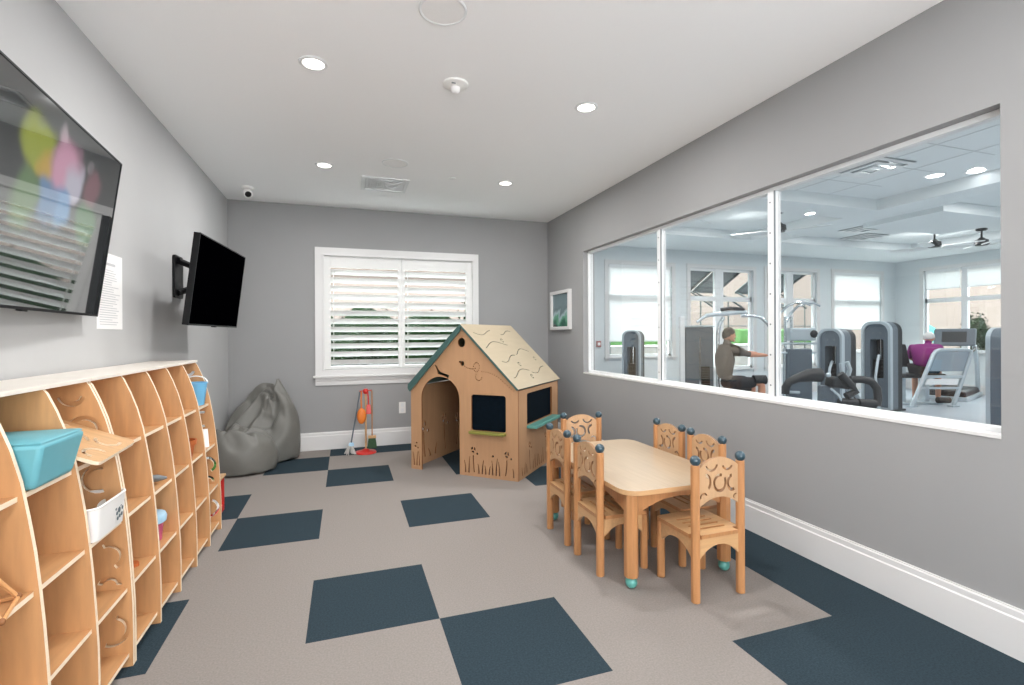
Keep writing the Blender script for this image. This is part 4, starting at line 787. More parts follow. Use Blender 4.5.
959,421,972,995,411,958,1032,389,973,1060,418,970,1094,411,1008,1131,420,1047,1156,406,1104,1153,376,1170,1153,351,1231,1168,349,1299,1183,387,1333,1190,435,1344,1203,462,1380,1161,482,1458,1167,515,1503,1164,559,1533,1156,603,1557,1142,646,1580,1125,686,1597,1100,723,1592,
1077,757,1566,1092,767,1513,1093,781,1467,1066,803,1430,1042,807,1459,1002,809,1483,963,810,1507,927,816,1481,920,840,1424,885,826,1384,846,804,1392,816,786,1363,785,784,1334,748,772,1313,729,758,1262,725,755,1204,732,780,1154,750,794,1096,761,769,1045,738,743,1074,
716,741,1130,715,701,1139,709,668,1155,687,678,1207,676,656,1246,699,641,1212,726,624,1183,748,590,1162,774,596,1124,802,568,1098,813,533,1098,835,502,1084,843,470,1057,864,448,1040,905,462,1027,916,429,1030,952,435,1028,988,430,1037,1025,416,1050,1059,427,1053,
1073,450,1060,1099,443,1109,1130,444,1158,1125,415,1209,1115,388,1259,1116,370,1315,1136,394,1347,1140,433,1371,1148,461,1405,1111,463,1489,1113,500,1521,1111,538,1551,1103,576,1582,1094,617,1600,1083,652,1579,1084,686,1550,1098,722,1547,1073,728,1525,1059,752,1498,1062,759,1453,
1036,773,1457,1009,763,1496,977,772,1482,964,801,1444,944,801,1397,907,780,1388,872,765,1413,839,752,1389,804,738,1365,782,730,1327,774,728,1271,771,757,1239,781,779,1191,787,768,1141,803,750,1096,783,723,1118,765,733,1171,756,706,1200,755,671,1208,735,673,1254,
720,664,1298,740,648,1272,767,634,1240,790,606,1218,797,575,1190,829,567,1172,843,529,1158,837,491,1149,847,455,1135,879,451,1118,912,468,1107,919,439,1109,954,433,1101,981,413,1106,1014,404,1116,1028,436,1113,1039,469,1120,1067,472,1163,1093,469,1211,1107,453,1260,
1106,431,1305,1095,409,1346,1094,386,1368,1100,415,1404,1104,440,1441,1068,476,1459,1068,505,1490,1070,538,1514,1073,574,1526,1098,595,1533,1113,625,1528,1120,658,1518,1111,684,1490,1085,704,1469,1055,703,1473,1045,708,1445,1023,723,1466,999,735,1442,999,756,1427,981,769,1398,
954,754,1399,927,739,1416,895,720,1412,865,706,1391,841,708,1368,831,718,1330,817,737,1307,821,755,1268,823,757,1226,832,761,1183,836,730,1159,827,704,1166,814,717,1206,802,712,1246,796,683,1261,781,673,1301,770,658,1334,771,626,1329,778,602,1295,790,577,1277,
813,553,1267,838,551,1251,837,517,1234,849,482,1225,865,455,1212,890,464,1192,918,455,1186,942,440,1167,941,411,1169,968,397,1177,981,417,1167,993,441,1164,1024,443,1182,1054,433,1183,1078,428,1215,1071,425,1263,1063,433,1309,1052,420,1330,1049,412,1371,1057,417,1413,
1059,444,1442,1072,492,1403,1083,516,1423,1098,539,1442,1108,567,1455,1104,588,1461,1119,608,1457,1107,624,1457,1089,638,1445,1080,657,1419,1057,655,1435,1034,658,1444,1021,679,1435,1015,699,1410,1010,714,1383,990,717,1374,973,709,1391,950,690,1396,923,679,1382,903,680,1363,
892,703,1349,882,728,1331,870,716,1312,865,725,1283,869,739,1255,880,743,1223,872,723,1202,865,704,1217,857,701,1250,847,700,1283,830,685,1302,818,667,1319,823,651,1340,826,624,1344,830,602,1314,829,580,1316,835,557,1334,853,535,1320,866,513,1301,883,490,1285,
898,467,1277,911,462,1257,920,455,1233,928,444,1205,947,428,1227,969,426,1243,978,437,1226,982,435,1199,1004,435,1199,1022,436,1215,1040,449,1236,1045,442,1266,1029,443,1299,1024,447,1332,1041,453,1357,1060,460,1370,1067,471,1380,1082,519,1357,1076,532,1377,1088,550,1380,
1105,566,1374,1090,577,1384,1104,594,1382,1088,598,1386,1063,598,1389,1060,619,1378,1058,641,1372,1039,636,1371,1026,646,1368,1033,663,1355,1017,665,1346,994,660,1349,994,673,1332,978,663,1339,962,669,1345,950,689,1335,941,703,1316,930,716,1293,921,698,1290,905,700,1276,
898,698,1268,894,702,1238,901,702,1209,883,685,1208,874,671,1235,867,655,1262,871,651,1289,858,637,1299,857,617,1313,874,611,1326,882,602,1340,877,585,1333,870,572,1317,876,548,1309,894,529,1316,913,512,1308,934,499,1312,947,494,1292,939,500,1256,943,481,1249,
957,475,1237,977,475,1264,982,480,1246,988,480,1217,998,481,1199,1012,484,1226,1028,482,1240,1037,488,1262,1022,497,1289,1034,500,1309,1053,491,1304,1060,504,1326,1078,509,1333,1053,535,1297,1067,548,1305,1084,557,1306,1094,574,1289,1088,590,1295,1077,601,1319,1065,617,1319,
1051,619,1317,1038,617,1306,1052,631,1292,1048,639,1282,1031,630,1287,1037,650,1279,1035,658,1271,1019,644,1278,1011,651,1262,1006,671,1267,986,676,1274,977,660,1279,972,676,1254,958,677,1246,952,679,1217,935,671,1216,926,660,1242,914,649,1235,909,644,1208,910,639,1186,
898,629,1197,890,617,1220,885,611,1241,891,606,1269,887,590,1256,895,579,1268,908,580,1292,922,579,1315,915,559,1306,911,550,1280,917,538,1264,931,527,1247,945,530,1257,966,541,1279,976,525,1274,969,518,1242,965,523,1227,980,523,1237,996,524,1244,999,527,1211,
988,531,1195,1000,529,1190,1015,526,1209,1032,521,1204,1033,526,1228,1039,520,1246,1059,516,1227,1063,523,1252,1050,527,1280,1040,551,1251,1045,560,1265,1050,570,1272,1054,575,1255,1051,586,1251,1042,592,1259,1041,592,1261,1048,601,1261,1054,611,1269,1052,615,1250,1047,616,1236,
1043,627,1239,1040,633,1238,1033,630,1226,1017,636,1237,1015,650,1224,1011,650,1216,1001,648,1215,996,639,1226,987,643,1214,975,650,1219,969,646,1217,961,633,1207,956,634,1211,952,634,1230,940,631,1252,935,625,1251,940,618,1235,929,618,1259,925,611,1251,929,606,1253,
933,600,1235,943,600,1238,950,592,1237,954,580,1249,964,572,1270,955,572,1266,955,559,1273,959,559,1261,960,568,1238,965,567,1228,967,552,1239,969,547,1232,974,562,1218,982,557,1215,992,549,1232,1000,558,1237,998,569,1217,1004,572,1203,1014,560,1202,1022,560,1216,
1028,569,1220,1023,571,1228,1035,569,1221,1050,569,1227,1047,556,1234,1009,571,1287,1010,575,1305,1010,577,1313,1011,575,1313,1015,579,1310,1013,587,1304,1009,592,1290,1005,595,1284,1010,599,1305,1015,607,1307,1011,607,1293,1008,611,1286,1009,617,1299,1006,616,1294,995,609,1295,
993,621,1290,998,614,1272,999,606,1266,996,605,1266,988,608,1277,982,614,1281,976,615,1284,974,606,1280,978,597,1267,978,600,1263,969,605,1277,960,600,1290,961,593,1279,959,591,1290,958,585,1289,960,582,1288,962,577,1286,973,583,1274,978,588,1265,979,585,1260,
983,588,1282,984,582,1289,976,573,1294,975,563,1297,979,569,1286,987,577,1281,985,576,1290,986,562,1293,993,574,1274,993,583,1275,991,572,1288,996,563,1299,996,569,1297,996,581,1285,999,573,1278,1003,566,1294,1003,567,1301,999,578,1295,1001,586,1291,1007,584,1285,
1010,576,1282,968,604,1356]
BAG_LOW = [705,1101,172,739,1063,85,737,1065,113,738,1070,124,738,1073,125,742,1078,123,740,1089,118,740,1097,95,733,1095,71,726,1094,76,725,1100,102,721,1098,92,720,1097,53,720,1106,43,715,1114,58,704,1118,75,703,1116,68,698,1115,43,686,1116,74,686,1110,78,
694,1102,55,692,1092,31,694,1079,32,689,1082,61,676,1091,97,674,1095,106,679,1080,106,674,1077,93,673,1075,55,669,1084,49,685,1082,52,682,1073,55,672,1062,47,671,1057,50,672,1058,72,673,1060,91,679,1057,86,687,1057,77,689,1050,101,690,1043,78,
701,1045,74,699,1052,80,701,1054,103,705,1054,82,702,1046,54,704,1052,56,714,1048,76,725,1046,89,713,1061,92,719,1061,62,734,1049,51,728,1061,53,730,1062,71,736,1065,56,741,1066,52,744,1071,57,747,1072,71,789,1093,113,777,1098,106,773,1105,102,
766,1100,102,757,1095,94,753,1103,87,757,1121,94,759,1131,64,746,1122,55,749,1135,86,754,1142,100,745,1139,98,735,1138,84,729,1146,57,713,1150,65,699,1148,86,692,1148,51,677,1147,36,674,1143,74,674,1129,82,663,1128,56,657,1115,57,662,1121,36,
655,1120,46,648,1113,59,652,1095,58,647,1089,55,640,1094,53,635,1090,62,641,1076,52,651,1062,64,650,1052,62,645,1040,44,654,1034,54,664,1043,83,667,1036,85,671,1034,53,682,1042,83,689,1033,94,687,1023,61,697,1016,78,706,1015,113,716,1023,117,
721,1011,92,729,1014,61,744,1018,42,746,1020,68,734,1029,105,730,1041,100,747,1039,97,755,1036,64,757,1045,82,759,1052,101,775,1060,94,782,1069,96,784,1085,107,818,1071,85,820,1089,83,822,1102,93,820,1101,56,812,1104,20,800,1118,9,790,1133,14,
791,1158,55,784,1162,6,759,1172,6,744,1178,24,744,1183,69,727,1186,101,708,1186,92,701,1187,39,684,1183,71,677,1191,103,659,1188,70,644,1179,65,641,1171,113,630,1162,127,623,1151,126,617,1139,91,611,1138,39,601,1122,12,600,1099,0,598,1089,16,
593,1099,69,590,1097,114,592,1072,85,600,1065,115,614,1059,149,604,1045,106,606,1026,102,623,1020,149,636,1015,171,651,998,148,661,996,119,678,991,124,681,989,65,695,991,48,697,982,89,710,978,120,735,972,117,722,974,67,725,982,31,753,991,39,
761,991,95,769,1007,128,784,1020,120,787,1024,53,794,1040,57,800,1035,113,810,1043,121,818,1055,106,822,1067,124,879,1083,78,874,1084,31,875,1108,51,867,1131,77,867,1130,26,852,1155,37,832,1179,42,812,1193,94,797,1204,83,798,1212,45,772,1222,28,
744,1232,24,722,1236,54,699,1237,62,680,1232,14,657,1226,21,645,1230,60,630,1219,36,613,1204,14,602,1202,55,592,1193,77,578,1175,92,573,1163,60,566,1143,78,566,1123,81,560,1102,80,552,1082,49,553,1062,57,547,1064,106,555,1044,117,559,1026,108,
563,1020,155,581,1002,174,587,982,145,598,971,138,618,960,147,626,957,99,632,955,61,652,942,87,663,940,46,676,945,12,693,940,34,701,931,82,725,932,69,753,938,36,768,953,71,784,955,42,800,961,59,804,973,63,824,981,74,831,999,42,
839,1017,23,855,1019,47,866,1030,79,867,1045,44,878,1064,68,942,1072,69,940,1095,53,936,1116,58,931,1140,89,917,1162,58,900,1187,30,879,1212,21,860,1230,49,842,1247,84,824,1263,51,803,1274,27,771,1285,40,735,1291,48,703,1292,49,672,1286,26,
641,1277,25,615,1272,33,598,1261,58,578,1246,35,560,1231,20,549,1223,58,535,1208,89,529,1185,58,519,1160,43,512,1136,72,510,1116,118,505,1089,112,497,1072,65,496,1046,53,495,1034,101,502,1008,102,521,984,92,531,965,130,542,944,161,559,929,125,
581,917,114,604,908,112,614,905,62,634,896,47,661,889,46,691,892,26,725,898,15,743,896,43,739,890,98,760,898,112,782,902,111,807,915,90,826,926,65,845,940,25,868,959,19,883,976,56,892,986,59,911,997,22,924,1014,56,930,1032,63,
937,1050,35,1004,1071,32,1000,1104,46,995,1134,42,984,1164,52,970,1190,86,954,1217,46,931,1245,56,910,1266,21,880,1291,40,851,1315,57,825,1331,30,787,1342,22,746,1347,23,705,1347,24,664,1340,23,629,1331,46,594,1320,30,569,1307,51,543,1288,68,
522,1270,44,503,1249,24,488,1221,47,479,1206,90,464,1177,83,457,1144,101,452,1116,93,446,1092,141,442,1063,121,431,1043,58,441,1009,52,450,977,75,472,951,55,495,925,67,507,902,117,528,882,136,544,874,82,581,863,95,615,860,95,632,850,57,
658,842,27,696,841,36,730,849,50,766,852,38,781,857,90,785,856,145,819,871,146,832,870,85,857,890,73,885,908,65,913,922,20,933,950,30,944,967,87,961,985,73,981,998,31,989,1025,60,995,1050,66,1050,1079,92,1060,1104,39,1051,1137,55,
1042,1174,80,1027,1206,43,1010,1242,59,986,1268,47,961,1304,24,926,1333,43,892,1356,62,852,1374,65,805,1378,83,756,1379,88,709,1382,87,660,1382,79,615,1378,61,573,1367,39,535,1351,32,504,1328,37,480,1307,69,455,1278,56,436,1250,23,420,1222,63,
407,1196,116,401,1165,81,387,1127,75,380,1094,125,378,1059,152,376,1022,117,379,995,62,396,956,52,419,920,50,448,888,47,471,861,70,495,842,94,534,823,93,563,819,68,593,817,94,636,806,86,660,797,50,692,803,87,736,804,90,778,810,93,
804,816,48,825,818,118,851,828,175,875,837,116,885,843,52,921,867,71,956,893,60,980,916,32,991,936,100,1007,966,122,1028,988,77,1045,1012,48,1050,1043,88,1107,1076,113,1113,1109,79,1104,1143,43,1099,1186,42,1083,1222,51,1064,1255,51,1038,1294,42,
1010,1337,54,969,1354,89,922,1349,131,869,1334,138,815,1329,139,764,1326,126,712,1333,145,658,1338,149,605,1344,131,554,1350,109,506,1358,89,466,1356,66,433,1342,46,407,1316,23,382,1283,39,359,1250,68,345,1214,92,337,1183,44,329,1141,62,324,1099,82,
326,1068,89,328,1025,85,349,985,96,363,949,106,379,905,86,403,865,66,431,828,50,470,811,27,505,794,54,545,772,83,585,767,96,627,763,44,656,760,102,700,757,60,742,758,43,784,756,88,824,765,44,858,772,92,879,778,178,908,789,122,
920,797,46,958,823,64,994,853,57,1023,880,36,1038,904,108,1055,936,113,1069,962,68,1086,995,61,1099,1038,78,1164,1069,76,1169,1113,83,1159,1147,46,1149,1197,63,1127,1229,38,1115,1272,49,1087,1318,45,1052,1341,93,998,1320,122,941,1303,142,882,1288,146,
822,1279,157,768,1278,150,717,1281,155,662,1286,129,602,1286,126,543,1293,129,487,1304,132,436,1318,116,391,1332,79,351,1342,37,320,1312,16,296,1276,72,284,1230,61,276,1185,67,268,1139,34,270,1095,56,279,1053,28,294,1017,71,311,971,58,311,933,64,
327,890,82,359,847,80,397,809,78,445,782,75,471,763,36,523,746,43,576,738,47,621,713,41,666,714,94,705,717,91,743,707,30,793,707,52,845,713,55,879,722,77,900,725,178,939,740,130,956,751,42,998,782,51,1037,817,81,1063,842,47,
1082,870,114,1101,904,82,1124,945,70,1135,981,34,1147,1027,36,1219,1073,20,1230,1116,69,1216,1163,65,1192,1193,28,1178,1241,40,1162,1293,18,1129,1318,70,1080,1309,144,1020,1282,152,959,1257,133,894,1240,141,829,1230,149,768,1234,163,715,1231,153,661,1242,180,
603,1270,212,548,1304,213,492,1330,198,434,1344,179,375,1344,169,318,1344,131,267,1329,79,231,1290,32,216,1232,18,210,1174,48,213,1119,82,228,1080,72,229,1054,70,246,1010,22,258,959,38,262,916,55,285,870,32,325,827,26,371,789,23,420,755,25,
460,717,62,503,728,90,543,705,59,597,687,108,656,676,135,707,674,99,744,654,60,798,652,33,859,659,41,902,670,65,921,674,179,967,692,129,998,718,65,1040,754,34,1074,775,87,1106,804,61,1129,836,110,1153,874,59,1181,919,57,1197,964,41,
1209,1015,51,1285,1067,27,1281,1126,64,1260,1173,69,1225,1209,81,1224,1256,82,1192,1298,78,1152,1298,123,1095,1269,126,1040,1243,181,971,1229,198,902,1227,229,833,1233,247,768,1237,252,705,1225,228,643,1209,210,576,1233,218,515,1267,227,462,1294,259,418,1318,279,
367,1298,222,312,1295,157,258,1281,143,198,1269,111,165,1229,59,147,1180,71,165,1129,32,181,1083,95,199,1032,117,212,985,101,199,948,47,214,899,72,253,854,72,297,808,70,335,759,64,378,715,46,424,707,92,483,682,100,535,657,59,595,640,46,
645,622,97,694,622,68,742,603,91,799,595,46,859,613,51,925,626,68,937,623,159,984,648,123,1040,687,102,1075,712,41,1112,733,80,1153,768,78,1176,801,98,1208,844,47,1241,894,32,1262,949,44,1274,1003,38,1347,1061,68,1336,1125,79,1306,1172,79,
1283,1221,81,1247,1260,82,1214,1289,133,1177,1286,163,1129,1246,183,1062,1235,237,986,1243,276,911,1256,298,839,1269,304,769,1279,279,710,1264,269,649,1234,309,575,1225,314,505,1234,287,447,1263,305,397,1287,355,338,1301,319,290,1284,255,259,1234,189,202,1217,162,
176,1192,126,112,1170,103,117,1107,60,135,1060,94,157,1019,152,183,975,121,161,933,120,196,883,96,234,835,63,259,787,25,296,746,84,348,700,104,412,677,81,462,648,39,522,612,53,584,603,70,627,575,48,693,570,33,746,553,94,805,551,112,
851,575,76,925,574,67,959,574,143,1012,614,123,1067,657,104,1110,671,50,1155,704,44,1194,731,106,1232,774,111,1265,825,83,1296,882,58,1328,935,49,1342,997,35,1408,1066,53,1389,1124,94,1358,1176,32,1331,1237,23,1293,1285,66,1260,1298,130,1216,1265,194,
1152,1257,268,1073,1276,270,991,1283,254,919,1303,282,848,1322,316,784,1315,307,722,1290,346,643,1280,362,567,1251,367,501,1212,363,436,1235,381,370,1247,344,307,1281,363,251,1284,320,217,1231,256,211,1167,215,193,1143,139,111,1127,154,65,1097,65,81,1045,86,
122,1022,120,134,968,141,131,923,72,170,867,62,189,809,108,205,764,35,265,722,56,316,673,110,375,654,51,430,607,43,496,577,94,564,565,54,622,539,101,693,540,110,753,504,80,818,503,119,848,526,22,922,527,63,992,554,93,1049,589,145,
1085,612,77,1147,631,62,1203,673,20,1241,701,91,1271,755,46,1306,812,31,1349,870,42,1387,923,53,1405,992,27,1461,1063,72,1429,1124,40,1416,1195,43,1381,1251,78,1339,1300,122,1285,1318,186,1233,1305,244,1160,1305,253,1086,1317,209,1002,1326,193,920,1339,217,
848,1350,231,782,1334,231,709,1334,291,631,1310,292,557,1275,308,492,1253,394,421,1228,443,354,1245,428,284,1250,416,215,1264,391,207,1211,349,234,1149,283,196,1099,195,118,1089,149,41,1076,124,37,1023,90,87,995,156,99,955,95,102,901,116,127,844,97,
156,786,68,175,726,76,222,687,59,277,652,74,349,612,36,409,572,61,483,544,28,558,518,33,631,501,46,680,489,119,741,459,109,795,468,59,860,487,61,932,484,54,1013,509,100,1079,544,137,1107,574,34,1182,607,62,1240,655,79,1297,694,88,
1326,736,64,1364,784,33,1406,849,20,1442,917,31,1451,986,73,1499,1056,45,1483,1129,94,1458,1197,128,1412,1249,176,1352,1278,227,1284,1287,265,1225,1318,275,1176,1340,205,1103,1366,184,1020,1379,186,935,1394,220,854,1389,181,772,1383,178,690,1371,215,607,1357,277,
533,1321,290,480,1294,399,413,1273,463,336,1264,469,265,1263,491,191,1242,468,194,1209,381,190,1138,313,184,1082,244,114,1073,221,42,1068,177,21,1005,133,56,971,178,67,944,118,63,883,98,97,822,90,126,764,112,143,700,95,185,651,49,249,609,76,
327,579,52,397,529,29,474,492,28,556,479,43,622,450,69,683,447,138,744,420,100,806,427,52,852,455,69,931,448,82,1021,471,94,1101,499,126,1142,544,46,1218,579,22,1287,626,41,1346,667,97,1384,708,63,1423,759,19,1465,828,23,1491,900,46,
1497,977,36,1538,1049,117,1513,1121,175,1488,1191,226,1443,1249,275,1370,1253,326,1304,1291,351,1240,1336,352,1176,1370,291,1122,1411,207,1039,1434,175,946,1444,168,854,1446,165,765,1438,176,677,1423,207,586,1402,223,504,1364,283,456,1331,406,398,1308,421,322,1311,460,
241,1298,484,163,1263,468,137,1217,354,161,1157,264,156,1098,282,110,1090,265,28,1078,262,3,1004,220,31,940,229,19,930,124,30,866,69,59,797,76,104,735,48,112,671,116,162,616,73,227,572,27,311,532,22,384,503,101,471,463,90,547,433,29,
601,411,113,680,405,114,746,379,67,819,389,65,851,426,150,940,435,139,1026,431,83,1107,470,58,1173,520,61,1257,542,44,1319,588,85,1387,633,111,1438,677,57,1481,735,20,1522,808,20,1541,888,32,1543,968,67,1556,1032,210,1541,1110,266,1512,1179,321,
1462,1238,374,1397,1276,396,1347,1328,342,1279,1375,323,1207,1417,301,1129,1450,295,1049,1477,249,952,1486,236,855,1492,230,760,1489,231,665,1477,237,569,1453,254,481,1414,308,425,1376,420,381,1354,387,302,1344,386,223,1316,392,141,1290,387,139,1247,280,120,1176,233,
128,1129,340,114,1084,331,51,1062,339,41,1007,268,13,933,287,37,893,186,2,836,97,24,769,30,66,720,95,83,653,53,142,589,33,203,538,67,278,486,48,360,457,108,448,421,74,529,382,32,605,365,77,678,366,55,750,334,67,796,367,131,
872,384,145,947,395,100,1046,401,128,1129,446,109,1196,476,42,1282,506,89,1360,549,115,1418,599,50,1484,649,30,1535,712,30,1565,788,65,1570,870,109,1567,952,157,1576,1014,303,1563,1094,357,1531,1165,409,1480,1229,455,1433,1296,443,1366,1352,437,1295,1401,421,
1221,1445,397,1143,1485,368,1054,1508,345,954,1515,333,854,1525,322,754,1529,315,654,1522,309,553,1503,311,457,1466,346,392,1425,442,348,1404,395,280,1379,321,198,1354,347,125,1326,316,96,1266,239,83,1193,286,98,1151,403,82,1107,380,101,1052,393,73,995,314,
65,922,307,44,863,256,18,803,168,16,741,81,31,686,123,64,628,67,113,560,67,170,507,84,250,454,108,343,414,126,435,380,134,514,340,94,603,338,73,681,320,64,746,301,77,814,325,134,884,340,104,963,354,41,1055,367,83,1146,398,75,
1230,435,19,1319,468,43,1400,507,85,1460,559,31,1516,617,58,1546,689,117,1566,767,166,1580,848,209,1582,931,253,1591,993,399,1574,1075,449,1533,1149,488,1482,1219,517,1423,1287,540,1358,1350,545,1291,1407,536,1211,1446,509,1136,1492,479,1053,1530,447,954,1538,438,
850,1551,427,747,1559,417,642,1560,403,536,1551,387,434,1521,396,360,1479,470,313,1458,413,246,1431,327,168,1397,298,92,1351,274,43,1279,295,87,1216,368,104,1161,476,110,1097,450,112,1034,450,111,986,347,102,909,357,70,857,278,62,776,207,27,719,159,
2,656,121,35,600,26,85,530,49,160,483,60,228,425,118,320,383,112,412,351,88,506,325,54,598,306,82,673,269,87,738,263,106,819,280,132,895,298,69,982,303,49,1069,313,88,1161,346,36,1258,382,19,1348,420,38,1427,463,32,1481,523,76,
1516,593,145,1552,665,209,1576,742,264,1589,824,310,1594,908,353,1598,970,497,1556,1048,525,1497,1118,530,1450,1192,576,1399,1265,624,1341,1338,646,1273,1398,637,1200,1451,617,1115,1480,577,1028,1506,524,947,1553,535,844,1562,543,738,1578,534,630,1585,518,521,1586,492,
415,1572,466,331,1536,505,276,1512,440,207,1479,365,131,1433,346,57,1374,351,31,1293,405,99,1233,459,155,1174,501,129,1110,539,150,1044,496,138,966,437,138,886,354,78,819,329,107,762,229,47,691,225,5,620,173,9,559,55,63,498,53,129,453,42,
209,402,29,294,350,45,386,316,59,482,292,82,574,260,93,662,219,103,736,235,69,820,249,38,912,244,46,994,245,55,1087,257,60,1184,291,24,1282,327,21,1371,370,32,1432,428,92,1477,496,166,1522,566,235,1553,641,304,1578,718,364,1594,799,412,
1600,884,454,1580,946,598,1526,1021,603,1466,1093,597,1409,1164,625,1360,1240,683,1306,1317,721,1233,1365,675,1174,1424,700,1087,1447,646,999,1472,594,928,1522,627,836,1564,660,728,1577,658,618,1590,643,508,1600,614,401,1600,575,308,1586,556,239,1557,492,170,1513,438,
104,1455,443,36,1392,458,26,1308,519,96,1252,561,123,1181,571,123,1102,605,132,1024,575,140,944,521,146,863,450,113,787,392,114,725,266,85,661,182,34,587,176,5,517,116,33,458,44,104,409,47,181,363,52,274,331,80,368,302,114,463,272,142,
561,245,156,656,215,167,737,195,109,818,192,19,914,185,40,1001,186,51,1100,205,23,1203,235,30,1295,279,58,1364,337,118,1423,400,188,1474,468,258,1515,542,329,1550,617,399,1576,694,463,1591,774,515,1594,859,560,1552,924,698,1510,1007,708,1455,1083,705,
1383,1148,704,1316,1214,735,1267,1294,789,1195,1336,735,1146,1394,777,1059,1425,734,971,1442,675,895,1485,690,823,1539,769,717,1564,778,606,1580,764,495,1592,734,390,1595,690,307,1590,632,233,1551,577,166,1502,520,91,1460,556,49,1387,542,19,1324,634,52,1252,585,
62,1171,570,72,1100,541,82,1021,516,89,940,491,104,856,454,104,766,426,94,694,322,86,636,208,73,559,138,32,482,134,22,417,71,88,370,35,164,323,63,256,295,27,350,268,37,446,238,57,544,209,74,637,175,95,728,144,103,812,134,20,
912,127,29,1005,141,69,1104,164,83,1208,190,93,1284,249,151,1351,310,216,1412,373,283,1463,443,352,1505,517,423,1541,594,495,1567,671,563,1579,752,621,1575,838,668,1526,907,810,1483,992,815,1437,1074,818,1377,1146,821,1299,1206,826,1224,1270,849,1157,1308,799,
1116,1364,852,1028,1393,804,941,1413,757,856,1446,746,803,1501,855,705,1539,887,595,1557,872,486,1570,840,381,1574,795,321,1553,704,262,1507,634,189,1460,583,101,1436,649,86,1371,616,56,1315,702,8,1245,641,2,1165,583,13,1089,524,33,1017,457,60,950,401,
53,861,391,44,770,412,53,691,309,74,610,266,68,536,206,81,455,158,41,382,100,62,324,38,146,283,19,231,246,52,324,220,19,422,193,19,519,164,47,617,138,20,713,109,22,806,76,20,902,77,60,996,100,115,1103,116,140,1190,166,192,
1265,226,250,1337,283,313,1397,347,380,1448,418,448,1491,494,519,1527,572,592,1551,651,664,1556,734,726,1548,819,776,1490,891,920,1449,976,926,1409,1060,933,1361,1136,940,1293,1203,943,1207,1260,943,1121,1277,866,1084,1333,921,1000,1367,877,915,1398,846,825,1410,813,
777,1457,923,693,1504,980,587,1527,967,478,1539,929,377,1534,869,311,1514,780,287,1464,637,200,1446,667,117,1407,730,100,1347,714,72,1268,681,11,1217,732,15,1144,670,29,1071,618,40,1015,534,27,950,461,18,865,427,4,774,404,8,680,363,31,593,330,
44,510,270,30,435,191,49,358,153,56,286,86,116,237,40,203,199,26,295,167,21,394,140,22,495,113,24,594,86,30,691,60,47,788,39,83,886,46,142,986,61,190,1083,95,240,1168,147,291,1250,199,346,1319,260,411,1379,325,478,1428,397,545,
1470,473,616,1505,552,691,1522,635,762,1525,718,829,1515,803,884,1450,876,1023,1416,963,1040,1377,1044,1044,1333,1120,1050,1274,1189,1055,1182,1231,1029,1090,1243,935,1041,1302,974,981,1365,978,893,1385,947,808,1373,896,744,1415,971,682,1466,1060,579,1493,1052,473,1506,1010,
374,1498,943,300,1476,850,292,1422,703,208,1396,684,134,1383,810,95,1321,797,104,1238,743,35,1185,793,4,1117,750,20,1048,675,30,1003,574,34,935,538,56,856,503,42,768,471,35,675,423,30,585,368,15,498,313,9,413,264,16,335,207,58,274,178,
123,222,138,191,167,92,273,125,72,373,99,74,476,74,82,576,53,103,674,35,138,770,29,188,867,32,242,965,46,294,1061,78,342,1150,125,389,1228,181,445,1298,241,509,1357,307,576,1405,379,644,1445,455,714,1476,535,789,1484,621,855,1489,705,929,
1478,789,989,1410,862,1122,1374,947,1136,1337,1027,1141,1291,1099,1140,1234,1162,1117,1156,1188,1052,1062,1211,1013,992,1271,1001,961,1337,1065,873,1362,1041,793,1342,987,714,1373,1019,667,1425,1127,573,1456,1129,470,1470,1088,372,1463,1022,296,1436,920,293,1382,772,219,1346,701,
146,1340,844,87,1293,875,108,1214,829,63,1147,819,35,1103,803,36,1037,725,59,981,641,16,919,597,25,845,528,45,758,540,52,662,502,57,567,456,59,479,385,59,399,303,49,320,284,53,251,254,108,195,213,178,142,191,264,102,182,362,76,180,
464,53,187,564,35,207,660,21,241,754,12,289,848,17,344,944,35,397,1038,66,444,1127,111,489,1205,166,543,1274,226,607,1332,292,674,1378,364,743,1415,440,813,1443,521,887,1457,606,961,1458,691,1031,1433,775,1077,1361,846,1200,1328,930,1221,1290,1006,1224,
1243,1074,1213,1185,1131,1172,1118,1160,1055,1035,1185,1034,997,1253,1087,930,1297,1109,862,1313,1075,778,1338,1088,694,1330,1080,650,1384,1188,567,1415,1195,468,1430,1160,371,1423,1094,294,1394,988,288,1341,838,231,1298,732,158,1293,863,93,1265,948,81,1191,902,86,1116,866,
33,1069,832,54,1021,798,38,969,705,42,904,659,5,835,605,0,750,540,6,656,490,8,561,447,8,468,409,25,381,381,54,303,374,63,232,350,99,170,315,173,125,304,260,88,298,356,59,293,456,37,295,554,20,311,648,9,343,739,5,390,
830,12,446,922,31,498,1014,62,544,1102,105,588,1181,157,640,1248,216,702,1304,281,770,1347,352,838,1379,429,905,1400,512,972,1411,598,1039,1401,687,1072,1387,764,1142,1313,829,1272,1279,911,1295,1239,984,1295,1192,1047,1275,1134,1100,1222,1072,1130,1112,1002,1162,1011,
952,1211,1090,904,1247,1153,834,1264,1092,771,1301,1162,688,1300,1166,627,1342,1240,558,1374,1267,463,1387,1230,370,1378,1161,292,1350,1053,280,1299,902,245,1251,772,170,1244,875,112,1231,1004,60,1171,981,79,1095,935,37,1051,896,22,1006,858,21,946,783,49,888,746,
11,816,697,1,731,642,0,637,594,0,543,554,0,451,514,3,363,478,21,284,451,59,218,439,103,159,423,174,114,418,260,79,413,353,49,407,450,25,405,546,10,416,637,2,445,726,2,492,814,12,547,902,33,599,991,64,645,1079,103,687,
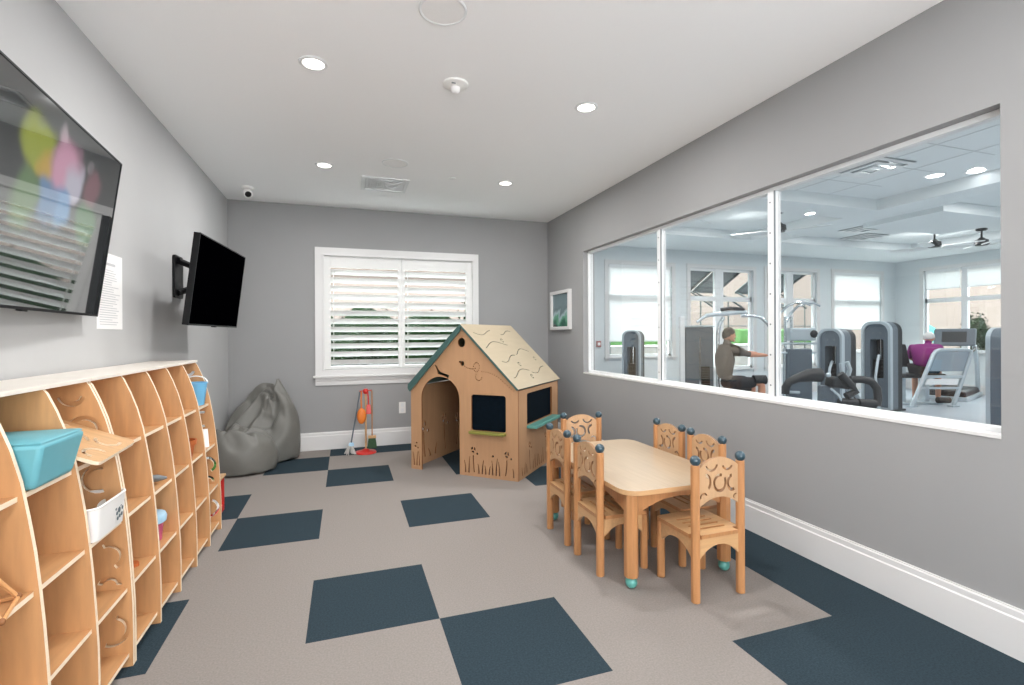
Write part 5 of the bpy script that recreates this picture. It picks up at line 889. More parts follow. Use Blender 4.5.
1157,153,738,1221,210,799,1276,273,866,1314,345,931,1339,422,991,1354,506,1048,1360,593,1104,1342,681,1111,1327,753,1176,1256,825,1271,1229,889,1358,1187,958,1353,1140,1018,1326,1084,1066,1264,1028,1094,1155,965,1119,1053,941,1168,1133,878,1199,1201,799,1221,1124,749,1253,1196,
684,1284,1270,612,1299,1301,546,1332,1334,456,1341,1295,368,1331,1222,290,1303,1112,260,1257,960,256,1207,823,182,1193,882,136,1188,1035,59,1152,1074,60,1077,1020,31,1032,983,16,988,924,7,925,869,47,866,826,28,795,786,1,713,745,1,620,700,1,528,662,
1,437,623,2,350,584,21,274,553,63,210,534,108,152,527,179,110,527,261,73,525,351,42,520,446,19,516,539,5,525,628,0,551,714,3,595,798,16,650,884,38,702,970,68,748,1056,105,790,1132,151,840,1196,205,899,1237,273,952,1274,341,1016,
1291,420,1063,1304,501,1116,1307,587,1161,1284,673,1146,1267,745,1197,1195,821,1250,1173,863,1378,1134,930,1394,1087,988,1368,1034,1031,1297,986,1052,1182,930,1080,1107,936,1122,1201,854,1145,1213,774,1175,1170,702,1218,1210,681,1243,1339,604,1261,1378,532,1286,1394,446,1293,1353,
363,1281,1275,288,1254,1166,252,1212,1019,261,1163,883,190,1140,883,149,1137,1039,85,1121,1145,46,1061,1116,25,1009,1074,15,961,1015,19,901,946,12,840,885,40,768,850,17,691,841,1,603,805,1,514,768,1,426,729,2,341,687,25,266,653,65,204,631,
119,153,625,185,109,631,262,70,633,350,40,631,442,19,630,532,7,637,619,4,662,702,8,702,783,28,750,864,55,797,949,82,847,1034,108,896,1106,155,941,1164,209,996,1208,270,1052,1222,346,1079,1233,424,1105,1246,502,1158,1253,581,1212,1227,662,1179,
1207,737,1212,1135,811,1233,1118,837,1375,1081,899,1418,1035,956,1402,986,994,1323,943,1011,1206,897,1043,1167,914,1080,1268,833,1104,1247,756,1146,1257,673,1177,1255,664,1197,1382,597,1225,1446,516,1239,1443,434,1243,1403,357,1229,1320,286,1204,1214,244,1165,1077,259,1118,946,
202,1088,897,155,1083,1026,114,1071,1162,52,1036,1203,16,985,1173,1,931,1108,6,874,1042,6,813,981,8,744,932,27,666,914,12,586,907,1,502,874,2,418,834,15,339,785,44,269,743,79,207,725,128,154,723,194,117,726,267,80,734,350,48,740,
438,27,743,525,17,753,608,21,767,687,41,787,764,71,812,843,95,857,923,113,921,1001,131,985,1061,188,999,1116,239,1050,1165,276,1140,1169,350,1141,1183,424,1174,1191,500,1211,1196,574,1258,1171,650,1216,1148,727,1220,1078,792,1218,1062,811,1364,1028,866,1429,
983,923,1427,956,947,1320,908,968,1222,868,1007,1231,886,1044,1338,816,1083,1346,737,1116,1337,654,1132,1294,641,1152,1416,583,1176,1483,503,1188,1476,423,1192,1445,351,1177,1360,286,1152,1257,238,1118,1133,243,1074,1002,216,1037,927,153,1026,1011,134,1016,1155,80,992,1243,
25,952,1259,5,899,1211,3,845,1149,4,787,1091,4,722,1043,23,651,1007,13,573,1008,10,493,980,21,415,933,46,344,869,59,275,833,93,213,818,144,168,810,201,125,817,272,91,829,350,60,845,433,38,855,516,45,851,594,65,841,669,90,843,
744,110,884,820,119,949,896,135,1015,968,158,1074,1018,218,1070,1071,251,1128,1115,283,1219,1122,353,1224,1133,423,1241,1140,494,1274,1139,569,1299,1121,643,1276,1099,719,1263,1024,769,1205,1007,790,1348,977,833,1429,932,888,1427,927,899,1315,872,930,1256,867,968,1283,
845,1008,1360,791,1051,1412,716,1076,1389,639,1085,1329,616,1108,1443,571,1128,1520,493,1138,1513,423,1137,1454,348,1124,1398,287,1100,1299,239,1068,1187,231,1028,1063,229,989,980,159,969,1007,126,958,1130,112,939,1252,62,907,1311,15,864,1310,4,813,1258,5,759,1204,
2,698,1158,11,632,1115,43,565,1096,51,491,1057,54,415,1021,37,343,968,54,272,937,101,220,916,147,169,908,213,140,904,276,101,927,349,72,949,430,68,949,504,93,918,578,114,907,651,129,928,723,134,983,795,140,1048,867,160,1108,933,186,1161,
975,243,1151,1029,272,1210,1069,317,1208,1073,358,1298,1076,425,1297,1082,493,1316,1079,564,1322,1065,635,1310,1045,705,1282,969,751,1194,952,776,1324,928,800,1418,884,852,1413,886,868,1313,863,908,1292,841,952,1340,801,993,1306,755,1018,1400,696,1033,1426,625,1040,1364,
596,1062,1468,561,1078,1547,485,1085,1532,430,1083,1450,357,1070,1412,298,1049,1323,251,1023,1221,231,982,1132,240,944,1052,175,915,1036,121,899,1104,117,881,1227,97,856,1324,57,822,1367,20,779,1357,7,729,1314,8,674,1270,5,615,1228,9,550,1185,17,481,1151,
21,411,1112,32,340,1078,65,277,1049,111,227,1021,167,192,996,217,147,1009,278,111,1029,352,97,1040,426,104,1035,495,127,1012,566,133,1019,635,150,1037,703,152,1090,770,159,1151,837,176,1209,894,214,1240,932,262,1234,983,298,1272,1007,335,1200,1010,369,1294,
1018,429,1322,1021,494,1332,1018,560,1325,1006,625,1307,988,690,1268,916,732,1188,911,743,1317,881,768,1406,847,815,1379,850,847,1280,831,884,1246,798,917,1323,760,958,1314,744,973,1418,684,985,1433,615,993,1396,592,1014,1500,551,1027,1570,480,1032,1544,435,1028,1450,
372,1016,1405,328,1000,1309,290,981,1205,248,943,1207,249,900,1126,194,878,1117,140,848,1120,117,823,1197,111,800,1295,96,775,1379,62,742,1417,30,698,1407,13,648,1375,9,593,1337,8,533,1296,11,470,1257,24,406,1222,48,342,1190,85,287,1156,132,245,1120,
176,199,1108,223,155,1118,284,127,1133,354,118,1139,415,145,1106,485,145,1114,554,151,1130,617,175,1141,681,177,1191,743,181,1247,804,202,1296,855,242,1315,891,287,1310,927,315,1293,942,340,1193,950,383,1265,958,438,1296,960,496,1324,958,557,1315,949,617,1289,
938,673,1233,868,707,1198,881,706,1301,840,740,1371,822,775,1335,822,808,1245,788,853,1238,757,883,1298,722,920,1340,737,923,1418,673,935,1419,607,944,1430,593,963,1534,542,975,1586,475,978,1551,441,973,1452,388,963,1396,358,950,1300,323,933,1203,280,904,1245,
248,859,1205,212,842,1203,160,816,1210,134,773,1193,116,746,1259,99,725,1336,99,699,1411,74,666,1462,48,622,1457,34,572,1427,32,518,1391,35,460,1358,47,401,1326,71,345,1293,113,301,1251,147,252,1231,180,203,1224,231,168,1227,291,153,1225,358,152,1226,
414,174,1201,475,164,1217,536,186,1216,598,203,1239,656,197,1292,713,206,1339,769,230,1376,813,270,1383,846,316,1358,875,343,1300,879,348,1191,893,397,1231,902,447,1264,902,499,1305,901,554,1292,897,607,1251,893,656,1185,831,673,1218,850,668,1312,820,700,1354,
805,733,1297,781,775,1256,750,813,1232,717,849,1270,702,870,1356,715,873,1441,665,889,1479,604,894,1475,588,910,1565,531,920,1598,472,922,1556,446,917,1455,405,909,1385,387,899,1296,357,884,1205,319,861,1250,281,825,1253,233,803,1278,195,773,1249,157,742,1265,
132,705,1247,102,680,1283,93,654,1352,97,626,1423,88,593,1480,71,553,1499,66,503,1475,69,451,1445,85,401,1409,111,354,1371,129,301,1357,155,254,1344,194,214,1335,242,187,1329,299,178,1320,349,193,1289,407,184,1305,466,190,1313,518,214,1307,573,217,1340,
628,219,1385,681,234,1420,728,264,1427,767,302,1417,796,331,1375,815,341,1279,822,367,1201,840,411,1187,848,455,1228,847,500,1267,852,547,1240,854,592,1191,845,639,1152,793,638,1235,811,633,1317,796,664,1326,774,697,1269,748,734,1236,719,770,1256,686,801,1292,
675,819,1370,683,825,1458,654,838,1527,604,840,1518,568,857,1568,518,863,1600,474,866,1543,440,861,1463,422,855,1374,416,849,1287,385,834,1208,345,817,1250,307,796,1291,266,770,1303,231,740,1306,191,713,1325,160,680,1316,138,647,1291,113,616,1315,97,586,1362,
99,557,1419,111,531,1483,116,492,1509,114,446,1511,123,401,1487,135,353,1469,150,307,1461,177,265,1450,214,232,1439,262,213,1424,307,212,1397,351,221,1379,405,216,1394,453,227,1389,498,239,1390,547,241,1432,597,251,1461,646,271,1476,690,298,1471,716,311,1415,
739,327,1335,756,344,1252,767,381,1207,786,418,1200,792,459,1217,802,495,1204,809,535,1167,811,576,1132,803,612,1156,752,602,1247,764,602,1320,751,632,1313,746,666,1299,720,701,1288,685,726,1281,666,748,1315,658,763,1391,664,772,1473,633,783,1534,590,792,1573,
547,803,1551,504,806,1589,464,811,1540,442,805,1457,451,806,1368,438,798,1285,410,784,1217,366,775,1217,326,756,1244,290,733,1256,262,707,1291,224,683,1298,199,659,1329,176,633,1355,151,604,1370,134,572,1376,129,535,1369,133,501,1405,148,473,1456,165,443,1502,
172,403,1525,178,362,1533,197,326,1502,212,296,1464,243,275,1471,285,259,1476,328,252,1456,361,262,1405,403,259,1398,430,259,1455,476,267,1475,521,276,1499,565,294,1496,607,313,1483,643,331,1442,660,316,1374,680,331,1304,707,356,1276,723,392,1250,730,429,1221,
745,454,1172,756,483,1129,762,521,1103,764,553,1130,768,575,1194,711,563,1243,709,583,1303,705,607,1337,695,640,1319,680,667,1336,655,676,1302,639,696,1349,653,704,1413,628,723,1460,600,736,1497,571,737,1558,531,747,1541,492,751,1557,454,756,1519,463,757,1450,
464,753,1372,447,745,1300,421,735,1244,386,738,1264,353,719,1228,321,697,1216,288,676,1231,261,652,1260,242,631,1306,218,605,1331,196,580,1345,187,558,1396,185,529,1384,186,496,1370,189,464,1399,196,431,1431,207,398,1447,227,380,1488,245,358,1493,251,338,1434,
275,316,1412,305,312,1456,343,304,1476,379,305,1462,404,311,1410,433,306,1430,456,316,1483,495,324,1477,533,339,1470,567,352,1457,589,343,1414,615,354,1375,645,371,1343,657,385,1283,670,389,1213,686,413,1169,695,444,1137,695,479,1114,705,506,1138,719,528,1174,
712,560,1191,653,556,1257,646,573,1292,650,589,1323,643,612,1338,646,625,1380,622,636,1360,613,648,1366,609,663,1421,587,680,1447,563,691,1459,546,688,1519,512,693,1542,491,706,1491,454,705,1487,430,710,1452,451,703,1394,446,699,1334,416,693,1295,387,694,1302,
360,685,1304,352,663,1258,331,643,1242,306,619,1251,286,598,1280,267,585,1317,252,563,1344,245,548,1394,244,528,1422,246,500,1395,244,476,1423,252,451,1456,262,423,1441,268,403,1420,288,388,1452,303,372,1438,305,367,1384,330,353,1387,358,345,1409,385,349,1427,
404,362,1429,426,355,1405,443,354,1416,480,364,1433,505,383,1437,527,378,1394,554,379,1355,583,398,1381,600,407,1346,598,405,1280,613,414,1223,635,438,1216,656,457,1225,656,480,1212,646,507,1194,667,517,1226,674,532,1256,629,523,1356,617,548,1367,610,568,1392,
593,581,1371,598,593,1404,589,601,1443,574,610,1401,568,628,1424,549,634,1475,533,645,1448,516,657,1445,495,649,1497,470,656,1473,460,666,1423,436,660,1449,420,656,1407,423,658,1338,404,647,1316,385,642,1342,379,650,1376,364,636,1348,368,619,1304,347,604,1306,
344,578,1306,325,580,1355,307,566,1378,303,537,1392,307,525,1431,310,503,1435,302,487,1403,307,469,1418,321,450,1431,313,436,1382,328,419,1400,352,410,1432,355,404,1392,360,403,1361,377,386,1355,391,379,1326,413,384,1340,422,400,1367,451,400,1365,479,392,1328,
486,414,1361,502,422,1363,525,423,1323,549,428,1311,554,439,1348,565,453,1321,562,445,1255,580,460,1244,604,461,1277,617,473,1314,607,496,1301,616,514,1284,635,510,1332,570,502,1392,570,514,1416,565,530,1435,566,542,1402,556,559,1410,544,565,1438,531,567,1455,
536,583,1426,518,588,1430,496,597,1439,501,616,1394,479,617,1420,465,608,1418,482,625,1373,467,626,1362,441,613,1409,436,616,1396,449,626,1347,435,616,1341,421,608,1374,397,603,1389,383,589,1396,368,581,1379,370,567,1392,372,547,1405,358,542,1367,355,535,1340,
362,526,1383,372,509,1402,365,498,1379,354,494,1356,362,482,1382,367,463,1368,378,449,1356,396,451,1388,414,436,1392,416,432,1350,413,423,1316,404,431,1274,422,422,1264,445,420,1270,453,439,1285,465,434,1247,487,433,1254,493,444,1278,493,471,1288,505,458,1256,
518,468,1278,514,488,1312,528,489,1286,548,501,1277,561,499,1287,562,489,1325,551,482,1364,575,495,1362,581,516,1356,508,529,1331,519,522,1344,517,533,1358,517,539,1337,515,550,1342,509,554,1367,498,548,1388,494,555,1400,500,565,1353,487,560,1345,486,571,1349,
492,587,1363,470,585,1358,476,588,1317,474,588,1288,460,590,1310,449,586,1336,440,588,1320,435,591,1310,422,591,1304,414,590,1286,423,583,1290,412,567,1290,399,558,1289,413,545,1304,418,537,1324,406,535,1292,399,525,1284,415,521,1307,416,512,1300,401,508,1284,
392,500,1283,401,492,1277,408,486,1273,417,487,1300,418,483,1337,418,471,1323,418,460,1299,420,469,1260,429,472,1248,448,459,1266,452,472,1260,458,481,1236,474,474,1245,479,468,1275,475,489,1279,473,495,1245,491,481,1233,507,481,1236,512,494,1233,511,508,1251,
516,523,1250,533,522,1270,534,513,1308,532,521,1313,519,529,1309,469,524,1347,474,529,1340,487,530,1325,491,533,1339,479,534,1341,482,541,1331,482,540,1354,476,539,1389,478,543,1378,470,542,1363,463,540,1357,467,555,1372,463,558,1390,456,559,1381,457,545,1357,
458,545,1332,455,548,1327,447,554,1354,432,557,1362,432,550,1352,432,544,1339,445,544,1313,444,533,1329,430,536,1325,431,536,1298,447,531,1306,440,525,1303,428,524,1293,427,521,1323,435,514,1317,432,509,1299,424,503,1322,432,502,1321,444,504,1308,451,505,1306,
446,498,1329,443,492,1355,445,487,1365,457,484,1357,455,497,1330,468,488,1360,471,488,1367,465,499,1331,470,501,1332,480,494,1356,486,496,1377,473,508,1365,468,511,1337,479,506,1331,490,508,1338,487,506,1365,471,514,1332,476,518,1325,491,518,1356,496,524,1367,
482,524,1359,424,520,1449]
def beanbag(label, data, lo, hi):
    c = ((lo[0]+hi[0])/2, (lo[1]+hi[1])/2, 0)
    t = thing('beanbag', label, 'beanbag', c)
    vs = [tuple(lo[a]+(hi[a]-lo[a])*data[3*k+a]/1600-c[a] for a in range(3)) for k in range(NPT)]
    idx = lambda j, i: 0 if j == 0 else (NPT-1 if j == NV else 1+(j-1)*NU+i % NU)
    fs = []
    for j in range(NV):
        for i in range(NU):
            f = []
            for k in (idx(j, i), idx(j, i+1), idx(j+1, i+1), idx(j+1, i)):
                if k not in f: f.append(k)
            fs.append(tuple(f))
    MB().add(vs, fs).obj('cover', M_bean, t, smooth=180, sub=1)
    return t
beanbag('tall slumped grey vinyl beanbag leaning into the back left corner', BAG_TALL, (-1.085, 3.45, .003), (-.315, 4.025, .92))
beanbag('lower grey vinyl beanbag in front of the tall one, with a bunched top', BAG_LOW, (-1.090, 3.03, .003), (-.50, 3.53, .50))

# ------------------------------------------------------------------ toy broom stand and its tools
bx, by = .402, 3.70
t = thing('toy_broom_stand', 'red based toy cleaning stand with wooden pole by the back wall', 'stand', (bx, by, 0))
MB().lathe([(.118, 0), (.122, .008), (.115, .02), (.05, .03), (.025, .05), (.0001, .05)], n=36).obj('base', M_red, t, smooth=True)
MB().tube([(0, 0, .04), (0, 0, .74)], .011, 12).obj('pole', M_seat, t, smooth=True)
h = MB().lathe([(.018, .70), (.03, .715), (.032, .74), (.02, .76), (.0001, .765)], n=20)
for a in (20, 110, 200, 290):
    c_, s_ = math.cos(R(a)), math.sin(R(a)); h.tube([(0, 0, .735), (.05*c_, .05*s_, .738), (.065*c_, .065*s_, .73), (.07*c_, .07*s_, .745)], .006, 6)
h.obj('hook_hub', M_red, t, smooth=True)
t = thing('toy_mop', 'toy string mop with grey handle hanging at the left of the red stand', 'mop', (bx-.066, by-.025, .12))
MB().tube([(0, 0, .61), (-.06, 0, .25), (-.10, 0, .02)], .008, 8).obj('handle', mat('slate_wood', '#5c6670', .5), t, smooth=True)
MB().lathe([(.02, .02), (.032, .0), (.03, -.02)], n=12, c=(-.10, 0, 0)).obj('socket', M_ltblue, t, smooth=True)
m = MB(); random.seed(4)
for k in range(26):
    a = random.uniform(0, 2*PI); r = random.uniform(.03, .075)
    m.tube([(-.10+.02*math.cos(a), .02*math.sin(a), -.005), (-.10+r*.6*math.cos(a)-.01, r*.6*math.sin(a), -.05), (-.11+r*math.cos(a), r*math.sin(a), -.1-.015*random.random())], .006, 5)
o = m.obj('strands', M_strand, t, smooth=True); o['kind'] = 'stuff'
t = thing('toy_broom', 'toy broom with green bristles hanging at the right of the red stand', 'broom', (bx+.07, by-.02, .03))
MB().tube([(0, 0, .71), (0, 0, .17)], .007, 8).obj('handle', M_post, t, smooth=True)
MB().box2((-.045, -.018, .145), (.045, .018, .175)).obj('head', M_seat, t, bevel=.004)
vs = [(-.04, -.015, .145), (.04, -.015, .145), (.04, .015, .145), (-.04, .015, .145), (-.055, -.022, .03), (.055, -.022, .03), (.055, .022, .03), (-.055, .022, .03)]
MB().add(vs, [(0, 1, 2, 3), (7, 6, 5, 4), (0, 4, 5, 1), (1, 5, 6, 2), (2, 6, 7, 3), (3, 7, 4, 0)]).obj('bristles', M_green, t)
t = thing('toy_duster', 'orange toy hand duster hanging from the red stand', 'duster', (bx-.03, by-.065, .40))
MB().ball((-.02, 0, .05), .055, 16, (.95, .55, 1.7)).obj('pad', M_orange, t, smooth=True)
MB().tube([(-.02, 0, .12), (-.025, 0, .24), (-.02, .01, .335)], .008, 8).obj('handle', M_orange, t, smooth=True)
t = thing('toy_dustpan', 'red toy dustpan hanging beside the pole of the red stand', 'dustpan', (bx+.03, by-.06, .47))
MB().add([(-.03, 0, 0), (.03, 0, 0), (.022, 0, .11), (-.022, 0, .11), (-.03, -.022, 0), (.03, -.022, 0), (.022, -.012, .11), (-.022, -.012, .11)], [(3, 2, 1, 0), (0, 1, 5, 4), (1, 2, 6, 5), (2, 3, 7, 6), (3, 0, 4, 7), (4, 5, 6, 7)]).obj('pan', M_red, t, bevel=.003)
MB().tube([(0, -.005, .11), (-.005, 0, .2), (-.01, .012, .265)], .008, 8).obj('handle', M_red, t, smooth=True)

# ------------------------------------------------------------------ playhouse
hx, hy, ha, hw_, hd, hz, hr, = .825, 2.825, -.743, 1.219, 1.166, .862, 1.503
ph = thing('playhouse', 'maple plywood playhouse with arched door, carved flowers and pitched roof', 'playhouse', (hx, hy, 0), ha)
slope = (hr-.877)/(hw_/2+.018)
pk = hz+hw_/2*slope
tw = .018
def grass(u0, u1, zb, n, seed, flowers=(), wide=1):
    random.seed(seed); H = []
    sp = (u1-u0)/n
    for k in range(n):
        u = u0+sp*(k+.5); hgt = random.uniform(.08, .17)
        if any(abs(u-f[0]) < sp*.9+.012*wide for f in flowers): continue
        bend = (sp*.42 if k % 2 else -sp*.42)*random.uniform(.5, 1)
        w0 = min(sp*.34, .014*wide)
        H.append(path_slot([(u+bend*(i/7)**2, zb+hgt*i/7) for i in range(8)], lambda s, w0=w0: w0*(1-s*.8)+.002))
    for (u, z, b) in flowers:
        H.append(path_slot([(u+b*(1-i/7)**2, zb+.01+(z-zb-.05-.012*wide)*i/7) for i in range(8)], .008*wide))
        r_ = .02*wide
        for s0 in (0, 1, 2): H.append([(u+r_*q*math.cos(R(a)), z+1.2*r_*q*math.sin(R(a))) for q, a in [(1, 98+120*s0+8*i) for i in range(12)]+[(.25, 98+120*s0+44)]])
        H.append(circ(u+.036*wide, z-.03*wide, .009*wide, 8))
    return H
# front
au, ar, asp = .356, .226, .744
door = [(au+ar*math.cos(R(a)), asp+ar*math.sin(R(a))) for a in range(180, -1, -9)]
outer = [(0, 0), (.13, 0)]+door+[(.582, 0), (hw_, 0), (hw_, hz), (hw_/2, pk), (0, hz)]
H = [rrect(.716, .453, 1.091, .806, .025)]
H += [circ(.609, 1.318, .042, 18, .048)]
bird = [(.29, 1.09), (.315, 1.085), (.335, 1.045), (.36, 1.02), (.40, 1.005), (.43, 1.0), (.462, .985), (.455, .965), (.452, .95), (.425, .968), (.39, .985), (.355, .99), (.33, .995), (.325, 1.02), (.31, 1.06)]
H += [bird]
H += [circ(.590, 1.125, .012, 8), circ(.617, 1.108, .02, 10, .026)]
trail = []
for k in range(8): trail.append((.645+.017*k, 1.08-.010*k+.0011*k*k))
for k in range(12): a = R(200-k*30); trail.append((.775+.033*math.cos(a), 1.075+.045*math.sin(a)))
for k in range(9): a = R(120+k*28); trail.append((.80+.035*math.cos(a), .985+.04*math.sin(a)))
for k in range(16): s = k/15; trail.append((.835+.34*s, 1.035+.03*math.sin(s*4)-.155*s))
seen = []
for p in trail:
    if all(math.hypot(p[0]-q[0], p[1]-q[1]) > .0145 for q in seen):
        seen.append(p); H.append(circ(p[0], p[1], .0058, 6))
H += grass(.63, 1.19, .03, 15, 11, ((.735, .262, .012), (1.10, .245, -.015)), 1.25)
H += [circ(.95, .215, .012, 8)]
H += grass(.02, .12, .04, 3, 5) + [circ(.055, .24, .012, 8), circ(.085, .225, .010, 8), circ(.07, .275, .010, 8)]
Mf = XZ(tw/2)
MB().plate(outer, H, tw, Mf, 0, 1).obj('front_wall', [M_house, M_slot], ph)
MB().plate([(0, 0), (hw_, 0), (hw_, hz), (hw_/2, pk), (0, hz)], grass(.06, 1.15, .03, 12, 21), tw, XZ(hd-tw/2), 0, 1).obj('back_wall', [M_house, M_slot], ph)
side_fl = [(.284, .30, .02), (.75, .31, -.02)]
H = [rrect(.222, .503, .962, .812, .02)]+grass(.07, 1.1, .03, 18, 31, side_fl, 1.3)
MB().plate([(tw+.001, 0), (hd-tw-.001, 0), (hd-tw-.001, hz-.006), (tw+.001, hz-.006)], H, tw, YZ(hw_-tw/2), 0, 1).obj('side_wall', [M_house, M_slot], ph)
H = grass(.07, 1.1, .06, 10, 41, [(.20, .42, .03), (.62, .44, .03), (.92, .40, -.02)], 2.4)
MB().plate([(tw+.001, 0), (hd-tw-.001, 0), (hd-tw-.001, hz-.006), (tw+.001, hz-.006)], H, tw, YZ(tw/2), 0, 1).obj('side_wall', [M_house, M_slot], ph)
# navy boards behind the two window openings
MB().box2((.70, tw+.001, .43), (1.11, tw+.012, .83)).obj('navy_board', M_navy, ph)
MB().box2((hw_-tw-.012, .20, .48), (hw_-tw-.001, .99, .835)).obj('navy_board', M_navy, ph)
MB().box2((.712, -.055, .425), (1.096, .03, .452)).obj('window_sill', M_olive, ph, bevel=.003)
MB().box2((hw_-.02, .215, .468), (hw_+.10, .985, .496)).obj('window_sill', M_teal_sill, ph, bevel=.003)
# roof
ang = math.atan(slope); L = (hw_/2+.018)/math.cos(ang)
tr = .02
def swirl(v0, l0, ln, amp, ph0, n=40):
    return [(v0+ln*i/n, l0+amp*math.sin(ph0+i/n*4.6)*(1-.3*i/n)) for i in range(n+1)]
RH = []
for v0, l0, ln, am, p0 in ((.12, .12, .42, .04, 0), (.72, .12, .34, .035, 1), (.10, .30, .55, .05, 2.2), (.18, .50, .42, .05, .6), (.66, .42, .40, .045, 2), (.12, .70, .50, .05, 1.5), (.64, .70, .45, .045, .4)):
    RH.append(path_slot(swirl(v0, l0, ln, am, p0), .0065))
for v0, l0 in ((.62, .25), (.52, .60), (.56, .78), (1.05, .55)):
    RH.append(path_slot([(v0+(.012+.03*k/18)*math.cos(k*.42), l0+(.012+.03*k/18)*math.sin(k*.42)) for k in range(15)], .007))
vtot = hd+.074
# right slope: plate x = along depth, plate y = distance down from the ridge
ro = [(0, 0), (vtot, 0), (vtot, L), (0, L)]
sx, sz = math.cos(ang), -math.sin(ang)
nx_, nz_ = math.sin(ang), math.cos(ang)
Mr = Matrix(((0, sx, nx_, hw_/2-nx_*tr/2), (1, 0, 0, -.037), (0, sz, nz_, hr-nz_*tr/2), (0, 0, 0, 1)))
MB().plate(ro, RH, tr, Mr, 0, 1).obj('roof_panel', [M_roof, M_teal_trim], ph)
Ml = Matrix(((0, -sx, -nx_, hw_/2+nx_*tr/2), (1, 0, 0, -.037), (0, sz, nz_, hr-nz_*tr/2), (0, 0, 0, 1)))
MB().plate([(0, .02), (vtot, .02), (vtot, L), (0, L)], [], tr, Ml, 0, 1).obj('roof_panel', [M_teal_trim, M_teal_trim], ph)
# teal barge board under the left roof edge
bz = .048
mm = MB().prism([(hw_/2, hr-.012), (-.018, .877-.012), (-.018+.0, .877-.02-bz*.35), (.005, .877-.02-bz), (hw_/2, hr-.02-bz)], .0, .018, Matrix(((1, 0, 0, 0), (0, 0, 1, -.034), (0, 1, 0, 0), (0, 0, 0, 1))))
mm.obj('barge_board', M_teal_trim, ph)

# ------------------------------------------------------------------ table and chairs
tx0, tx1, ty0, ty1, tz = 1.590, 2.352, -.12, 1.075, .548
cxm, cym = (tx0+tx1)/2, (ty0+ty1)/2
t = thing('play_table', 'low rectangular maple table with teal ball feet between the small chairs', 'table', (cxm, cym, 0))
hx_, hy_ = (tx1-tx0)/2, (ty1-ty0)/2
MB().plate(rrect(-hx_, -hy_, hx_, hy_, .10, 8), [], .026, Matrix.Translation((0, 0, tz-.013)), 0, 1).obj('tabletop', [M_tabletop, M_seat], t, bevel=.005, smooth=True)
lx, ly = hx_-.068, hy_-.068
for sx_ in (-1, 1):
    for sy_ in (-1, 1):
        c_ = (sx_*lx, sy_*ly)
        o = MB().lathe([(.036, .062), (.040, .066), (.040, tz-.027)], c=(c_[0], c_[1], 0), n=8, ph=PI/8).obj('leg', M_post, t, bevel=.004)
        MB().ball((c_[0], c_[1], .033), .033, 20).obj('ball_foot', M_ballteal, o, smooth=True)
def apron(L_, ztop, dend, dmid, th, mx, name, m, parent):
    n = 16
    poly = [(-L_/2, ztop), (-L_/2, ztop-dend)]+[(-L_/2+L_*i/n, ztop-dmid-(dend-dmid)*abs(2*i/n-1)**2.2) for i in range(1, n)]+[(L_/2, ztop-dend), (L_/2, ztop)]
    return MB().plate(poly, [], th, mx).obj(name, m, parent, bevel=.0015, seg=1)
for s in (-1, 1):
    apron(2*lx-.075, tz-.027, .12, .045, .02, XZ(s*ly), 'apron', M_post, t)
    apron(2*ly-.075, tz-.027, .12, .045, .02, YZ(s*lx), 'apron', M_post, t)

def make_chair():
    r = thing('play_chair', '', 'chair', (0, 0, 0), 0, 'small carved chairs around the play table')
    # local: back posts on y=0, seat towards +y
    hp = .1475; D = .295
    for s in (-1, 1):
        o = MB().lathe([(.022, 0), (.0245, .003), (.0245, .706), (.021, .711)], c=(s*hp, 0, 0), n=8, ph=PI/8).obj('back_post', M_post, r, bevel=.003)
        MB().ball((s*hp, 0, .733), .0275, 18).obj('ball_finial', M_ball, o, smooth=True)
        MB().lathe([(.021, 0), (.0235, .003), (.0235, .324)], c=(s*(hp-.004), D, 0), n=8, ph=PI/8).obj('front_leg', M_post, r, bevel=.003)
    sl = [rrect(-.10, y, .10, y+.017, .008, 3) for y in (.055, .105, .155, .205)]
    so = [(-hp+.028, -.012), (hp-.028, -.012), (hp-.028, .028), (hp+.018, .028)] + [(hp+.018, D+.005), (hp+.005, D+.018), (-hp-.005, D+.018), (-hp-.018, D+.005)] + [(-hp-.018, .028), (-hp+.028, .028)]
    MB().plate(so, sl, .02, Matrix.Translation((0, 0, .335)), 0, 1).obj('seat', [M_seat, M_post], r, bevel=.002, seg=1)
    apron(2*hp-.04, .324, .105, .04, .018, XZ(0), 'apron', M_seat, r)
    apron(2*hp-.04, .324, .09, .035, .018, XZ(D), 'apron', M_seat, r)
    for s in (-1, 1): apron(D-.04, .324, .105, .04, .018, YZ(s*hp, D/2), 'apron', M_seat, r)
    wv = hp-.021; n = 16
    bot = [(-wv+2*wv*i/n, .488+.045*(1-abs(2*i/n-1)**2)) for i in range(n+1)]
    top = [(wv-2*wv*i/n, .692+.048*(1-abs(2*i/n-1)**2.2)) for i in range(n+1)]
    H = [arc_slot(.005, .605, .037, .014, 70, 395, 20, .042), arc_slot(.086, .60, .028, .014, 95, 300, 14, .038), arc_slot(-.083, .615, .026, .014, -60, 100, 14, .036),
         arc_slot(.055, .705, .032, .012, 200, 335, 12), arc_slot(-.05, .71, .036, .012, 195, 350, 12), arc_slot(-.10, .54, .02, .009, 20, 200, 10), arc_slot(.108, .525, .012, .007, 60, 240, 8)]
    MB().plate(bot+top, H, .016, XZ(0), 0, 1).obj('backrest', [M_panel, M_cut], r, bevel=.0012, seg=1)
    return r
proto = make_chair()
